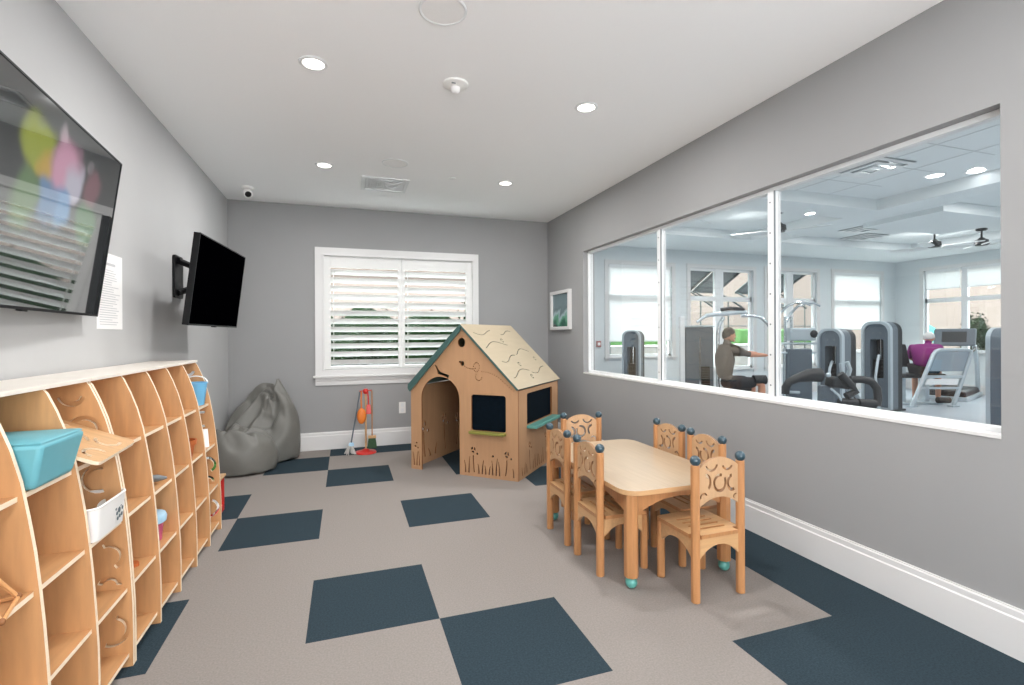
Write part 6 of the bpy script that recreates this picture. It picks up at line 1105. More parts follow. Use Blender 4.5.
chairs = [((1.565, .716, 0), R(-90), 'small carved maple chair on the left side of the table, farther from the viewer'),
          ((1.565, .274, 0), R(-90), 'small carved maple chair on the left side of the table, closer to the viewer'),
          ((1.996, 1.226, 0), R(170), 'small carved maple chair at the far end of the table'),
          ((2.400, .626, 0), R(90), 'small carved maple chair along the grey wall side, farther from the viewer'),
          ((2.384, .217, 0), R(90), 'small carved maple chair along the grey wall side, second nearest'),
          ((2.040, -.286, 0), R(1), 'small carved maple chair at the near end of the table, nearest the viewer')]
for i, (l, a, lb) in enumerate(chairs):
    if i == 0:
        proto.location = l; proto.rotation_euler = (0, 0, a); proto['label'] = lb
    else: dup(proto, l, a, lb)

# ------------------------------------------------------------------ the gym beyond the viewing window
GX0, GX1, GYB, GYF, GZ, GZT = XR+T, 13.6, 6.5, -4.2, 3.2, 3.36
struct(MB().box2((GX0, GYF, -.1), (GX1, GYB, 0)).obj('floor', M_gymfloor))
struct(MB().box2((XR, YB+T, 0), (GX0, GYB, 3.5)).obj('wall_left', M_gymwall))
struct(MB().box2((GX0-.002, GYF-T, 0), (GX1+T, GYF, 3.5)).obj('wall_front', M_gymwall))
struct(MB().box2((GX0, GYF, ZC-.2), (GX0+.02, YB+T, 3.5)).obj('wall_right', M_gymwall))
GW = [(5.25, 6.78, .93, 2.83), (7.25, 8.97, .62, 2.83), (9.38, 10.9, .62, 2.85), (11.45, 13.08, .93, 2.88)]
holes = [[(a, c), (b, c), (b, d), (a, d)] for a, b, c, d in GW]
struct(MB().plate([(GX0, 0), (GX1+T, 0), (GX1+T, 3.5), (GX0, 3.5)], holes, T, XZ(GYB+T/2)).obj('wall_back', M_gymwall))
EW = (3.15, 5.84, .95, 2.9)
struct(MB().plate([(GYF, 0), (GYB, 0), (GYB, 3.5), (GYF, 3.5)], [[(EW[0], EW[2]), (EW[1], EW[2]), (EW[1], EW[3]), (EW[0], EW[3])]], T, YZ(GX1+T/2)).obj('wall_right', M_gymwall))
# tray ceiling: raised slab, soffits and beams around three trays
trays = [(3.6, -2.6, 7.62, 2.78), (3.6, 3.3, 7.62, 5.17), (8.25, -2.6, 12.1, 5.17)]
struct(MB().box2((GX0, GYF-T, GZT), (GX1+T, GYB+T, GZT+.1)).obj('ceiling', M_gymceil))
hol = [[(a, b), (c, b), (c, d), (a, d)] for a, b, c, d in trays]
sf = MB().plate([(GX0, GYF), (GX1, GYF), (GX1, GYB), (GX0, GYB)], hol, GZT-GZ, Matrix.Translation((0, 0, (GZ+GZT)/2)))
struct(sf.obj('trim_1', M_gymceil))
struct(MB().box2((8.6, 2.5, GZ+.0), (10.6, 3.7, GZT-.002)).obj('trim_2', M_gymceil, bevel=.004))
# tile joints of the lay-in ceiling in the near tray
j = MB()
for k in range(1, 6): j.box2((3.6+k*.61, -2.6, GZT-.004), (3.6+k*.61+.012, 2.78, GZT-.0005))
for k in range(1, 9): j.box2((3.6, -2.6+k*.61, GZT-.004), (7.0, -2.6+k*.61+.012, GZT-.0005))
struct(j.obj('trim_3', mat('ceiling_joint', '#c9cdce', .8)))
for nm, p0, p1, n_ in (('baseboard_back', (GX0, GYB), (GX1, GYB), (0, -1)), ('baseboard_right', (GX1, GYF), (GX1, GYB), (-1, 0))):
    baseboard(nm, p0, p1, *n_)

def gym_window(idx, u0, u1, z0, z1, mx, centre, shade=None, transom=2.17):
    """mx takes (u, d, z): d>0 = outwards"""
    wn = struct(thing('window_%d' % idx, None, None))
    m = MB(); cs = .085
    for (a, b, c, d) in ((u0-cs, u0, z0-cs, z1+cs), (u1, u1+cs, z0-cs, z1+cs), (u0, u1, z1, z1+cs)): m.box2((a, -.02, c), (b, 0, d), mx)
    m.obj('casing', M_trim, wn)
    MB().box2((u0-cs-.02, -.05, z0-.03), (u1+cs+.02, .0, z0), mx).obj('sill', M_trim, wn)
    m = MB()
    fw = .05
    for (a, b, c, d) in ((u0, u0+fw, z0, z1), (u1-fw, u1, z0, z1), (u0, u1, z0, z0+fw), (u0, u1, z1-fw, z1), (u0, u1, transom-.05, transom+.05)): m.box2((a, .04, c), (b, .10, d), mx)
    for cc, cwid in centre: m.box2((cc-cwid/2, .03, z0), (cc+cwid/2, .11, z1), mx)
    m.obj('frame', M_whitem, wn)
    MB().box2((u0, .07, z0), (u1, .076, z1), mx).obj('pane', M_glass_out, wn)
    if shade:
        for a, b, zl in shade:
            th = thing('roller_shade', None, 'shade')
            MB().box2((a, .018, zl), (b, .021, z1-.01), mx).obj('cloth', M_shade, th)
            MB().box2((a, .014, zl-.02), (b, .026, zl), mx).obj('hem_bar', M_whitem, th)
            MB().box2((a, .0, z1-.06), (b, .03, z1-.0), mx).obj('cassette', M_whitem, th)
            SH.append(th)
    return wn
SH = []
mxN = Matrix.Translation((0, GYB, 0))
gym_window(3, *GW[0], mxN, [], [(GW[0][0]+.02, GW[0][1]-.02, 1.26)])
gym_window(4, *GW[1], mxN, [(8.06, .22)])
gym_window(5, *GW[2], mxN, [(10.1, .2)])
gym_window(6, *GW[3], mxN, [], [(GW[3][0]+.02, GW[3][1]-.02, 1.5)])
mxE = Matrix(((0, 1, 0, GX1), (1, 0, 0, 0), (0, 0, 1, 0), (0, 0, 0, 1)))
gym_window(7, *EW, mxE, [(5.02, .12), (4.08, .12)], [(5.09, 5.80, 2.45), (4.15, 4.95, 2.45), (3.2, 4.01, 2.45)])
for s_, lb in zip(SH, ('white roller shade pulled most of the way down on the leftmost gym window', 'white roller shade pulled down on the gym window left of the far corner',
                       'short white roller shade on the right-hand gym wall, nearest the corner', 'short white roller shade on the right-hand gym wall, cut by the window edge', 'short white roller shade on the right-hand gym wall, farthest from the corner')):
    s_['label'] = lb; s_['group'] = 'roller shades in the gym windows'

t = thing('call_point', 'small red square call point on the gym wall beside the leftmost shaded window', 'alarm', (5.02, GYB, 1.2))
MB().box2((-.05, -.03, -.06), (.05, -.001, .06)).obj('housing', M_redsign, t, bevel=.005)
MB().box2((-.03, -.034, -.03), (.03, -.029, .03)).obj('button', M_paper, t)

# gym ceiling fittings
def gym_light(x, y, z, label, pw=None):
    t = thing('gym_downlight', label, 'ceiling light', (x, y, z), 0, 'gym ceiling downlights')
    MB().lathe([(.085, -.001), (.1, -.008), (.115, -.006), (.118, -.0005)], n=28).obj('trim_ring', M_whitem, t, smooth=True)
    MB().lathe([(.085, -.0015), (.085, -.006), (.0001, -.006)], n=28).obj('diffuser', M_light_c, t)
for x, y, z, lb in ((7.18, 1.76, GZT, 'bright gym ceiling downlight, left one of the two near the top of the right pane'),
                    (7.47, 1.49, GZT, 'bright gym ceiling downlight, right one of the two near the top of the right pane')):
    gym_light(x, y, z, lb)
COOL = (1, .985, .965)
P_GYM = 17
for x in (4.6, 6.3, 8.9, 11.2):
    for y in (-1.8, .1, 1.7, 4.2):
        lamp((x, y, GZT-.03), P_GYM, .25, COOL, 'gym_lamp')
def ceiling_diffuser(x, y, label, s=.3):
    t = thing('ceiling_diffuser', label, 'air vent', (x, y, GZT), 0, 'gym ceiling diffusers')
    for k, q in enumerate((1, .72, .44)):
        a = s*q; b = a-.055
        m = MB().plate([(-a, -a), (a, -a), (a, a), (-a, a)], [[(-b, -b), (b, -b), (b, b), (-b, b)]], .006, Matrix.Translation((0, 0, -.02-.012*k)))
        m.obj('vane_ring', M_whitem, t)
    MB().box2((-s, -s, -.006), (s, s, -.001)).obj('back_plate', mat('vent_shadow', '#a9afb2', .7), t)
ceiling_diffuser(6.1, 1.78, 'square gym ceiling diffuser near the top of the right pane')
ceiling_diffuser(9.44, 4.28, 'square gym ceiling diffuser beyond the beam, the nearer of the small pair')
ceiling_diffuser(10.2, 4.85, 'square gym ceiling diffuser beyond the beam, the farther of the small pair')

M_blade = mat('fan_blade', '#dfe3e4', rough=.4)
def ceiling_fan(x, y, z, label, body, rot, drop=.3, rb=.75):
    t = thing('ceiling_fan', label, 'ceiling fan', (x, y, z), R(rot), 'gym ceiling fans')
    MB().lathe([(.085, -.001), (.085, -.03), (.06, -.045), (.0001, -.045)], n=24).obj('canopy', body, t, smooth=True)
    MB().tube([(0, 0, -.04), (0, 0, -drop+.1)], .016, 10).obj('downrod', body, t)
    MB().lathe([(.03, -drop+.13), (.06, -drop+.10), (.10, -drop+.08), (.11, -drop), (.09, -drop-.02), (.0001, -drop-.025)], n=28).obj('motor', body, t, smooth=True)
    for k in range(4):
        a = Matrix.Rotation(k*PI/2, 4, 'Z')
        m = MB().plate([(.09, -.045), (.25, -.08), (.55, -.085), (rb-.03, -.07), (rb, -.03), (rb, .03), (rb-.03, .06), (.55, .06), (.25, .055), (.09, .03)], [], .012, a @ Matrix.Translation((0, 0, -drop-.005)) @ Matrix.Rotation(R(13), 4, 'X'))
        m.obj('blade', M_blade, t)
ceiling_fan(5.0, 3.70, GZT, 'white gym ceiling fan seen through the middle pane', M_whitem, 20, .24, .62)
ceiling_fan(6.76, 3.72, GZT, 'gym ceiling fan with dark motor and pale blades, left in the right pane', M_dark, 35, .32, .72)
ceiling_fan(10.95, 4.02, GZT, 'gym ceiling fan with dark motor above the person in magenta', M_dark, 15, .30, .72)
ceiling_fan(11.6, 3.62, GZT, 'gym ceiling fan with dark motor farthest right, near the window edge', M_dark, 50, .30, .6)

# ---- strength machines
def stack_tower(loc, rz, w, d, h, label, arm=True):
    t = thing('weight_machine', label, 'gym machine', loc, rz)
    r = min(.17, w*.38)
    arch = [(-w/2, .03), (w/2, .03)]+[(w/2-r+r*math.cos(R(a)), h-r+r*math.sin(R(a))) for a in range(0, 91, 15)]+[(-w/2+r+r*math.cos(R(a)), h-r+r*math.sin(R(a))) for a in range(90, 181, 15)]
    win_ = rrect(-w*.24, h*.36, w*.24, h*.80, .03)
    MB().plate(arch, [win_], d*.5, XZ(-d*.2)).obj('shroud', M_machine, t, bevel=.01)
    sc = lambda q: [(x*q, .03+(z-.03)*(1-(1-q)*w/h/1.4)) for x, z in arch]
    MB().plate(sc(.97), [], d*.35, XZ(d*.22)).obj('rear_cover', M_dark, t, bevel=.01)
    ring_in = [(x*.86, .06+(z-.03)*(1-.16*w/h)) for x, z in arch]
    MB().plate([(x*1.03, z+.004 if z > .1 else z) for x, z in arch], [ring_in], d*.18, XZ(-d*.45)).obj('frame', M_silver, t, bevel=.006)
    m = MB()
    for k in range(14): m.box2((-w*.2, -d*.3, h*.36+k*.024), (w*.2, d*.02, h*.36+k*.024+.02))
    m.obj('weight_stack', M_black, t)
    MB().tube([(0, -d*.14, h*.36), (0, -d*.14, h*.82)], .012, 8).obj('guide_rod', M_chrome, t)
    MB().box2((-w*.5-.03, -d*.55, 0), (w*.5+.03, d*.5, .035)).obj('base_plate', M_dark, t, bevel=.008)
    pl_ = MB()
    for s_ in (-.06, .06): pl_.lathe([(.018, 0), (.018, .008), (.0001, .008)], n=12, mx=Matrix.Translation((s_, -d*.45, h*.87)) @ Matrix.Rotation(R(90), 4, 'X'))
    pl_.obj('dial_pair', M_greyp, t)
    if arm:
        MB().tube([(w*.1, -d*.5, h*.62), (w*.2, -d*.8, h*.55), (w*.15, -d*.85, h*.38), (w*.3, -d*1.05, h*.2), (w*.4, -d*1.1, .06)], .022, 10).obj('lever_arm', M_silver, t, smooth=True)
    return t
stack_tower((5.16, 5.42, 0), R(-50), .32, .32, 1.46, 'grey weight machine tower behind the left pane of the viewing window', False)
stack_tower((8.28, 3.92, 0), R(-85), .42, .42, 1.47, 'grey weight machine tower, leftmost of the three in the right pane')
stack_tower((9.47, 3.98, 0), R(-85), .48, .40, 1.60, 'tall grey weight machine tower, middle one in the right pane')
stack_tower((9.25, 2.04, 0), R(180), .50, .30, 1.46, 'grey weight machine tower at the right edge of the viewing window', False)

# pull-down station by the seated person
t = thing('pulldown_machine', 'large grey cable machine with chrome post beside the person in brown', 'gym machine', (5.78, 4.44, 0), R(-18.6))
MB().box2((-.27, -.15, .05), (.20, .16, 1.5)).obj('stack_shroud', mat('smoked_panel', '#5d666d', .25), t, bevel=.02)
m = MB()
for k in range(20): m.box2((-.02, -.156, .3+k*.028), (.13, -.151, .322+k*.028))
m.obj('weight_stack', M_black, t)
MB().box2((-.05, -.165, .2), (-.02, -.15, 1.35)).obj('guide_rail', M_chrome, t)
MB().box2((-.28, -.17, 1.5), (.21, .17, 1.53)).obj('cap', M_silver, t, bevel=.005)
MB().box2((-.25, -.2, 0), (.5, .2, .05)).obj('base_frame', M_silver, t, bevel=.01)
MB().box2((-.36, -.18, 0), (-.285, -.1, 1.68)).obj('upright', M_whitem, t, bevel=.01)
MB().tube([(.19, -.33, .02), (.19, -.33, 1.35), (.21, -.34, 1.55), (.27, -.36, 1.66)], .03, 12).obj('chrome_post', M_chrome, t, smooth=True)
MB().tube([(-.16, -.36, 1.58), (.0, -.36, 1.69), (.30, -.38, 1.72), (.62, -.4, 1.74)], [.02, .03, .04, .03], 10).obj('cross_arm', M_silver, t, smooth=True)
MB().tube([(.52, -.42, 1.68), (.68, -.44, 1.68), (.82, -.46, 1.65), (.92, -.48, 1.55), (.96, -.5, 1.45)], .03, 10).obj('curved_arm', M_chrome, t, smooth=True)
MB().tube([(.22, -.38, 1.78), (.38, -.39, 1.80), (.58, -.4, 1.78)], .028, 10).obj('handle_grip', M_pad, t, smooth=True)
MB().box2((.28, -.62, .50), (.60, -.3, .56)).obj('seat_pad', M_pad, t, bevel=.02)
MB().box2((.40, -.52, .05), (.48, -.40, .50)).obj('seat_post', M_silver, t)
MB().box2((.24, -.85, .66), (.72, -.78, .72)).obj('thigh_bar', M_silver, t, bevel=.01)
MB().tube([(.50, -.86, .70), (.68, -.86, .70)], .07, 14).obj('roller_pad', M_pad, t, smooth=True)

# functional trainer
t = thing('functional_trainer', 'tall chrome cable trainer with curved top bars in the right pane', 'gym machine', (8.35, 4.95, 0), R(-18.6))
for x in (-.33, -.1, .02):
    MB().tube([(x, 0, .03), (x, 0, 1.72 if x > -.3 else 1.62)], .026, 10).obj('upright', M_chrome, t, smooth=True)
for k, (x0_, y_) in enumerate(((-.33, -.1), (-.02, .1))):
    MB().tube([(x0_, y_, 1.62), (x0_+.08, y_, 1.78), (x0_+.22, y_, 1.92), (x0_+.40, y_, 2.0), (x0_+.56, y_, 1.98), (x0_+.66, y_, 1.93)], .024, 10).obj('curved_bar', M_chrome, t, smooth=True)
MB().box2((-.05, -.1, 1.25), (.45, .1, 1.5)).obj('carriage', M_silver, t, bevel=.03)
MB().ball((.40, -.1, 1.38), .075, 16, (1, .5, 1)).obj('pulley', M_pad, t, smooth=True)
MB().box2((-.08, -.12, .08), (.36, .14, 1.1)).obj('stack_shroud', M_machine, t, bevel=.02)
m = MB()
for z in (1.02, 1.20): m.tube([(-.36, -.03, z), (.5, -.03, z)], .02, 8)
m.tube([(-.3, -.12, .28), (.1, -.12, .26)], .03, 8)
m.obj('cross_bar', M_silver, t)
MB().box2((-.45, -.3, 0), (.5, .3, .04)).obj('base_frame', M_silver, t, bevel=.008)

# bench with curved padded arms, near the glass
t = thing('exercise_bench', 'black padded exercise machine with curved arms just behind the glass', 'gym machine', (6.03, 2.27, 0), R(-18.6))
MB().tube([(-.57, 0, .62), (-.565, 0, .70), (-.52, 0, .77), (-.42, 0, .82), (-.25, 0, .86), (-.12, 0, .86)], [.05, .05, .05, .055, .085, .09], 14).obj('padded_arm', M_pad, t, smooth=True)
MB().tube([(.28, .02, .80), (.42, .0, .80), (.52, -.02, .77), (.57, -.04, .69), (.57, -.06, .58), (.54, -.08, .48)], .048, 14).obj('padded_arm', M_pad, t, smooth=True)
MB().tube([(.06, -.1, .525), (.27, -.1, .515)], .055, 16).obj('roller_pad', M_pad, t, smooth=True)
MB().tube([(.29, -.1, .515), (.50, -.1, .50)], .055, 16).obj('roller_pad', M_pad, t, smooth=True)
MB().box2((-.12, -.08, .70), (.14, .10, .84), Matrix.Rotation(R(8), 4, 'Y')).obj('pivot_housing', M_dark, t, bevel=.03)
MB().ball((-.08, -.1, .87), .03, 12).obj('knob', M_silver, t, smooth=True)
MB().tube([(.08, -.08, .88), (.20, -.1, .74), (.26, -.1, .66), (.14, -.1, .60)], .045, 12).obj('elbow_pad', M_pad, t, smooth=True)
MB().tube([(-.05, -.1, .70), (.03, -.12, .62), (.10, -.12, .5), (.14, -.12, .42)], .018, 8).obj('lever', M_chrome, t, smooth=True)
m = MB(); m.tube([(.30, .12, 1.02), (.34, .12, .92), (.30, .12, .78), (.40, .12, .62), (.52, .12, .45), (.58, .12, .05)], .026, 10); m.tube([(.24, .15, 1.0), (.26, .15, .80), (.36, .15, .60), (.42, .15, .45)], .02, 10)
m.obj('frame_tube', M_silver, t, smooth=True)
MB().box2((-.08, .02, .04), (.08, .14, .72)).obj('pedestal', M_machine, t, bevel=.02)
MB().box2((-.35, -.2, 0), (.62, .25, .04)).obj('base_frame', M_dark, t, bevel=.008)

# leaning panel machine before the person in magenta
t = thing('leg_press', 'slanted silver framed machine with grey pad in front of the person in magenta', 'gym machine', (10.65, 3.87, 0))
BL, BR, TR, TL = Vector((-.38, .13, .02)), Vector((.36, -.12, .02)), Vector((.70, -.23, 1.065)), Vector((.04, -.01, 1.068))
def lerp(a, b, s): return a+(b-a)*s
def corner(a, b, c, r=.08): return [lerp(b, a, r/(b-a).length), lerp(b, a, .3*r/(b-a).length)+(c-b)*.0+lerp(Vector(), c-b, .3*r/(c-b).length), lerp(b, c, r/(c-b).length)]
MB().tube([BL]+corner(BL, TL, TR)+corner(TL, TR, BR)+[BR], .035, 10).obj('frame_tube', M_silver, t, smooth=True)
nrm = (TR-TL).cross(BL-TL).normalized()
def slab(s0, s1, u0, u1, th):
    q = []
    for s_, u_ in ((s0, u0), (s1, u0), (s1, u1), (s0, u1)): q.append(lerp(lerp(BL, BR, s_), lerp(TL, TR, s_), u_))
    vs = [p+nrm*th/2 for p in q]+[p-nrm*th/2 for p in q]
    return MB().add(vs, [(0, 1, 2, 3), (7, 6, 5, 4), (0, 4, 5, 1), (1, 5, 6, 2), (2, 6, 7, 3), (3, 7, 4, 0)])
slab(.06, .94, .62, .97, .04).obj('back_pad', mat('pad_grey', '#8a97a1', .4), t, bevel=.01)
slab(.04, .96, .50, .545, .04).obj('cross_bar', M_silver, t)
slab(.04, .96, .30, .335, .04).obj('cross_bar', M_silver, t)
slab(.10, .90, .38, .48, .02).obj('lower_panel', M_whitem, t)
for p in (BL, BR): MB().box2((p.x-.1, p.y-.05, 0), (p.x+.1, p.y+.05, .03)).obj('foot_plate', M_silver, t, bevel=.006)
MB().tube([(.12, .0, .12), (.32, -.07, .12)], .06, 12).obj('roller_pad', M_pad, t, smooth=True)
t = thing('seated_bench', 'dark padded gym seat with back pad beside the person in magenta', 'gym machine', (10.72, 4.38, 0), R(-18.6))
MB().add([(-.25, -.05, .72), (.05, -.05, .72), (-.05, -.05, 1.17), (-.25, -.05, 1.17), (-.25, .05, .72), (.05, .05, .72), (-.05, .05, 1.17), (-.25, .05, 1.17)], [(0, 1, 2, 3), (7, 6, 5, 4), (0, 4, 5, 1), (1, 5, 6, 2), (2, 6, 7, 3), (3, 7, 4, 0)]).obj('back_pad', M_dark, t, bevel=.02)
MB().box2((-.25, -.28, .52), (.55, .18, .60)).obj('seat_pad', M_dark, t, bevel=.025)
MB().box2((-.2, -.1, .04), (-.1, .1, .72)).obj('post', M_silver, t)
MB().box2((.3, -.08, .04), (.38, .08, .52)).obj('post', M_silver, t)
MB().box2((-.3, -.25, 0), (.5, .2, .04)).obj('base_frame', M_silver, t, bevel=.008)

def treadmill(loc, rz, label):
    t = thing('treadmill', label, 'gym machine', loc, rz)
    MB().box2((-.38, -.8, .08), (.38, .7, .20)).obj('deck', M_dark, t, bevel=.03)
    MB().box2((-.26, -.78, .2), (.26, .45, .21)).obj('belt', M_black, t)
    for s_ in (-1, 1):
        MB().tube([(s_*.36, .6, .15), (s_*.36, .5, .7), (s_*.33, .42, 1.12)], .04, 10).obj('upright', M_silver, t, smooth=True)
        MB().tube([(s_*.34, .42, 1.08), (s_*.36, .2, 1.02), (s_*.36, -.1, .98)], .025, 8).obj('handrail', M_pad, t, smooth=True)
    MB().box((0, 0, 0), (.72, .06, .40), Matrix.Translation((0, .45, 1.29)) @ Matrix.Rotation(R(-15), 4, 'X')).obj('console', M_machine, t, bevel=.03)
    MB().box((0, 0, 0), (.42, .01, .24), Matrix.Translation((0, .415, 1.30)) @ Matrix.Rotation(R(-15), 4, 'X')).obj('display', M_dark, t)
    MB().box2((-.42, -.85, 0), (.42, .75, .09)).obj('base', M_silver, t, bevel=.02)
treadmill((12.6, 4.72, 0), R(-70), 'treadmill with wide grey console behind the slanted machine')

# ---- the two people in the gym
def skinned(joints, edges, sub=2):
    me = bpy.data.meshes.new('tmp'); names = list(joints)
    me.from_pydata([joints[n][0] for n in names], [(names.index(a), names.index(b)) for a, b in edges], [])
    o = bpy.data.objects.new('tmp', me); COL.objects.link(o)
    md = o.modifiers.new('skin', 'SKIN'); md.use_smooth_shade = True
    for i, n_ in enumerate(names):
        r = joints[n_][1]; me.skin_vertices[0].data[i].radius = r if isinstance(r, tuple) else (r, r)
        me.skin_vertices[0].data[i].use_root = (i == 0)
    s = o.modifiers.new('sub', 'SUBSURF'); s.levels = sub; s.render_levels = sub
    dg = bpy.context.evaluated_depsgraph_get(); dg.update()
    ev = bpy.data.meshes.new_from_object(o.evaluated_get(dg), depsgraph=dg)
    vs = [tuple(v.co) for v in ev.vertices]; fs = [tuple(p.vertices) for p in ev.polygons]
    bpy.data.objects.remove(o); bpy.data.meshes.remove(me); bpy.data.meshes.remove(ev)
    return MB().add(vs, fs)
def person(loc, rz, label, J, hand_dir, shirt, hair, hair_full):
    t = thing('person', label, 'person', loc, rz)
    E = [('pelvis', 'spine'), ('spine', 'chest'), ('chest', 'neck'), ('neck', 'head'), ('head', 'crown'),
         ('chest', 'shL'), ('shL', 'elL'), ('elL', 'wrL'), ('wrL', 'paL'), ('chest', 'shR'), ('shR', 'elR'), ('elR', 'wrR'), ('wrR', 'paR'),
         ('pelvis', 'hiL'), ('hiL', 'knL'), ('knL', 'anL'), ('anL', 'toL'), ('pelvis', 'hiR'), ('hiR', 'knR'), ('knR', 'anR'), ('anR', 'toR')]
    JB = dict(J)
    for q in ('pelvis', 'spine', 'chest'): JB[q] = (J[q][0], tuple(x*.72 for x in J[q][1]))
    for q in ('hiL', 'hiR', 'shL', 'shR'): JB[q] = (J[q][0], J[q][1]*.8)
    b = skinned(JB, E)
    hd = Vector(J['head'][0]); fw = Vector(J['face'][0]) if 'face' in J else Vector((1, 0, 0))
    fw.normalize(); lf = Vector((0, 0, 1)).cross(fw).normalized(); up = fw.cross(lf)
    b.ball(hd+up*.03, .088, 18, (1.05, .88, 1.28))
    b.ball(hd+fw*.095+up*.01, .016, 8, (1, .8, 1.3))                 # nose
    b.ball(hd+fw*.075-up*.05, .030, 10, (.9, 1, .7))                # mouth and chin
    for s_ in (-1, 1):
        b.ball(hd+lf*s_*.082+up*.015, .022, 8, (.7, .5, 1.4))          # ears
    for sd in ('L', 'R'):
        p = Vector(J['pa'+sd][0]); w_ = Vector(J['wr'+sd][0]); d_ = (p-w_).normalized()
        side = Vector((0, 0, 1)).cross(d_).normalized(); dn = d_.cross(side)
        for k in range(4):
            o_ = p+side*(k-1.5)*.019; L_ = (.070, .080, .076, .062)[k]
            b.tube([o_, o_+d_*L_*.5, o_+d_*L_*.8-Vector((0, 0, .02)), o_+d_*L_*.7-Vector((0, 0, .045))], [.0095, .009, .008, .007], 6)
        si = 1 if sd == 'R' else -1
        b.tube([p-d_*.045+side*si*.03, p-d_*.01+side*si*.055, p+d_*.02+side*si*.05-Vector((0, 0, .02))], [.011, .010, .008], 6)
    pa, pb = Vector(J['pelvis'][0]), Vector(J['chest'][0])
    for k, f in enumerate(b.f):
        c_ = sum((Vector(b.v[i]) for i in f), Vector())/len(f); u_ = max(-.35, min(1.1, (c_-pa).dot(pb-pa)/(pb-pa).length_squared))
        inside = (c_-pa-(pb-pa)*u_).length < .19 and c_.z > pa.z-.05
        for sd in 'LR':
            a1 = Vector(J['sh'+sd][0]); a2 = Vector(J['el'+sd][0]); w_ = max(-.5, min(.72, (c_-a1).dot(a2-a1)/(a2-a1).length_squared))
            inside = inside or (c_-a1-(a2-a1)*w_).length < .085
        if inside: b.m[k] = 1
    b.obj('body', [M_skin, shirt], t, smooth=180)
    e = MB()
    for s_ in (-1, 1): e.ball(hd+fw*.083+lf*s_*.032+up*.03, .009, 8)
    e.obj('eyes', M_black, t)
    # hair: shell over the crown
    h = MB(); hv = []; hf = []; n1, n2 = 20, 9
    for j_ in range(n2):
        ph = PI*.5*(1-j_/(n2-1))
        for i_ in range(n1):
            th = 2*PI*i_/n1; drop = -.35*(1-math.cos(th))*.5-(.0 if hair_full else -.12)
            a_ = PI/2-(PI/2-ph*0)*(1-j_/(n2-1))*(1.05+.35*(1-math.cos(th))/2)
            a_ = PI/2-(1-j_/(n2-1))*(1.1+1.05*(1-math.cos(th))/2)
            r = .098
            hv.append(hd+up*.03+(fw*math.cos(th)*1.04+lf*math.sin(th)*.92)*r*math.cos(a_)+up*r*1.24*math.sin(a_))
    for j_ in range(n2-1):
        for i_ in range(n1):
            q = (i_+1) % n1; hf.append((j_*n1+i_, j_*n1+q, (j_+1)*n1+q, (j_+1)*n1+i_))
    o = h.add(hv, hf).obj('hair', hair, t, smooth=180); so = o.modifiers.new('thickness', 'SOLIDIFY'); so.thickness = .012
    g = lambda n_, k: (J[n_][0], tuple(x*k for x in J[n_][1]) if isinstance(J[n_][1], tuple) else J[n_][1]*k)
    half = lambda a, b_, s: tuple(Vector(a)+(Vector(b_)-Vector(a))*s)
    S_ = {'pelvis': g('pelvis', 1.12), 'spine': g('spine', 1.12), 'chest': g('chest', 1.10), 'neck': (half(J['chest'][0], J['neck'][0], .75), .07),
          'shL': g('shL', 1.2), 'slL': (half(J['shL'][0], J['elL'][0], .75), .066), 'shR': g('shR', 1.2), 'slR': (half(J['shR'][0], J['elR'][0], .75), .066)}
    skinned(S_, [('pelvis', 'spine'), ('spine', 'chest'), ('chest', 'neck'), ('chest', 'shL'), ('shL', 'slL'), ('chest', 'shR'), ('shR', 'slR')]).obj('shirt', shirt, t, smooth=180)
    P_ = {'pelvis': g('pelvis', 1.10), 'hiL': g('hiL', 1.13), 'knL': (half(J['hiL'][0], J['knL'][0], .85), .088), 'hiR': g('hiR', 1.13), 'knR': (half(J['hiR'][0], J['knR'][0], .85), .088)}
    skinned(P_, [('pelvis', 'hiL'), ('hiL', 'knL'), ('pelvis', 'hiR'), ('hiR', 'knR')]).obj('shorts', M_shorts, t, smooth=180)
    for sd in ('L', 'R'):
        a_ = Vector(J['an'+sd][0]); q = Vector(J['to'+sd][0]); d_ = (q-a_); d_.z = 0; d_.normalize()
        m = MB().ball((0, 0, 0), .05, 14, (2.5, .9, .85)); rot = Matrix.Translation((a_.x+d_.x*.07, a_.y+d_.y*.07, .045)) @ Matrix.Rotation(math.atan2(d_.y, d_.x), 4, 'Z')
        m.v = [tuple(rot @ Vector(p)) for p in m.v]; m.obj('shoe', M_whitem, t, smooth=180)
    return t
seat_h = .56
J1 = {'pelvis': ((-.02, 0, .68), (.14, .11)), 'spine': ((-.05, 0, .88), (.145, .11)), 'chest': ((-.03, 0, 1.08), (.16, .115)), 'neck': ((.0, 0, 1.24), .055), 'head': ((.03, 0, 1.345), .06), 'crown': ((.03, 0, 1.40), .07), 'face': ((1, 0, -.05), 0),
      'shL': ((-.01, .19, 1.16), .07), 'elL': ((.25, .21, 1.10), .045), 'wrL': ((.47, .15, 1.09), .03), 'paL': ((.545, .14, 1.085), (.034, .02)),
      'shR': ((-.01, -.19, 1.16), .07), 'elR': ((.25, -.21, 1.08), .045), 'wrR': ((.47, -.15, 1.07), .03), 'paR': ((.545, -.14, 1.065), (.034, .02)),
      'hiL': ((.06, .11, .65), .092), 'knL': ((.46, .15, .66), .062), 'anL': ((.44, .15, .10), .042), 'toL': ((.58, .16, .05), .035),
      'hiR': ((.06, -.11, .65), .092), 'knR': ((.46, -.15, .66), .062), 'anR': ((.44, -.15, .10), .042), 'toR': ((.58, -.16, .05), .035)}
person((5.72, 3.72, 0), R(-18.6), 'person in a brown t-shirt sitting at a machine with arms stretched forward', J1, None, M_brown, M_greyhair, True)
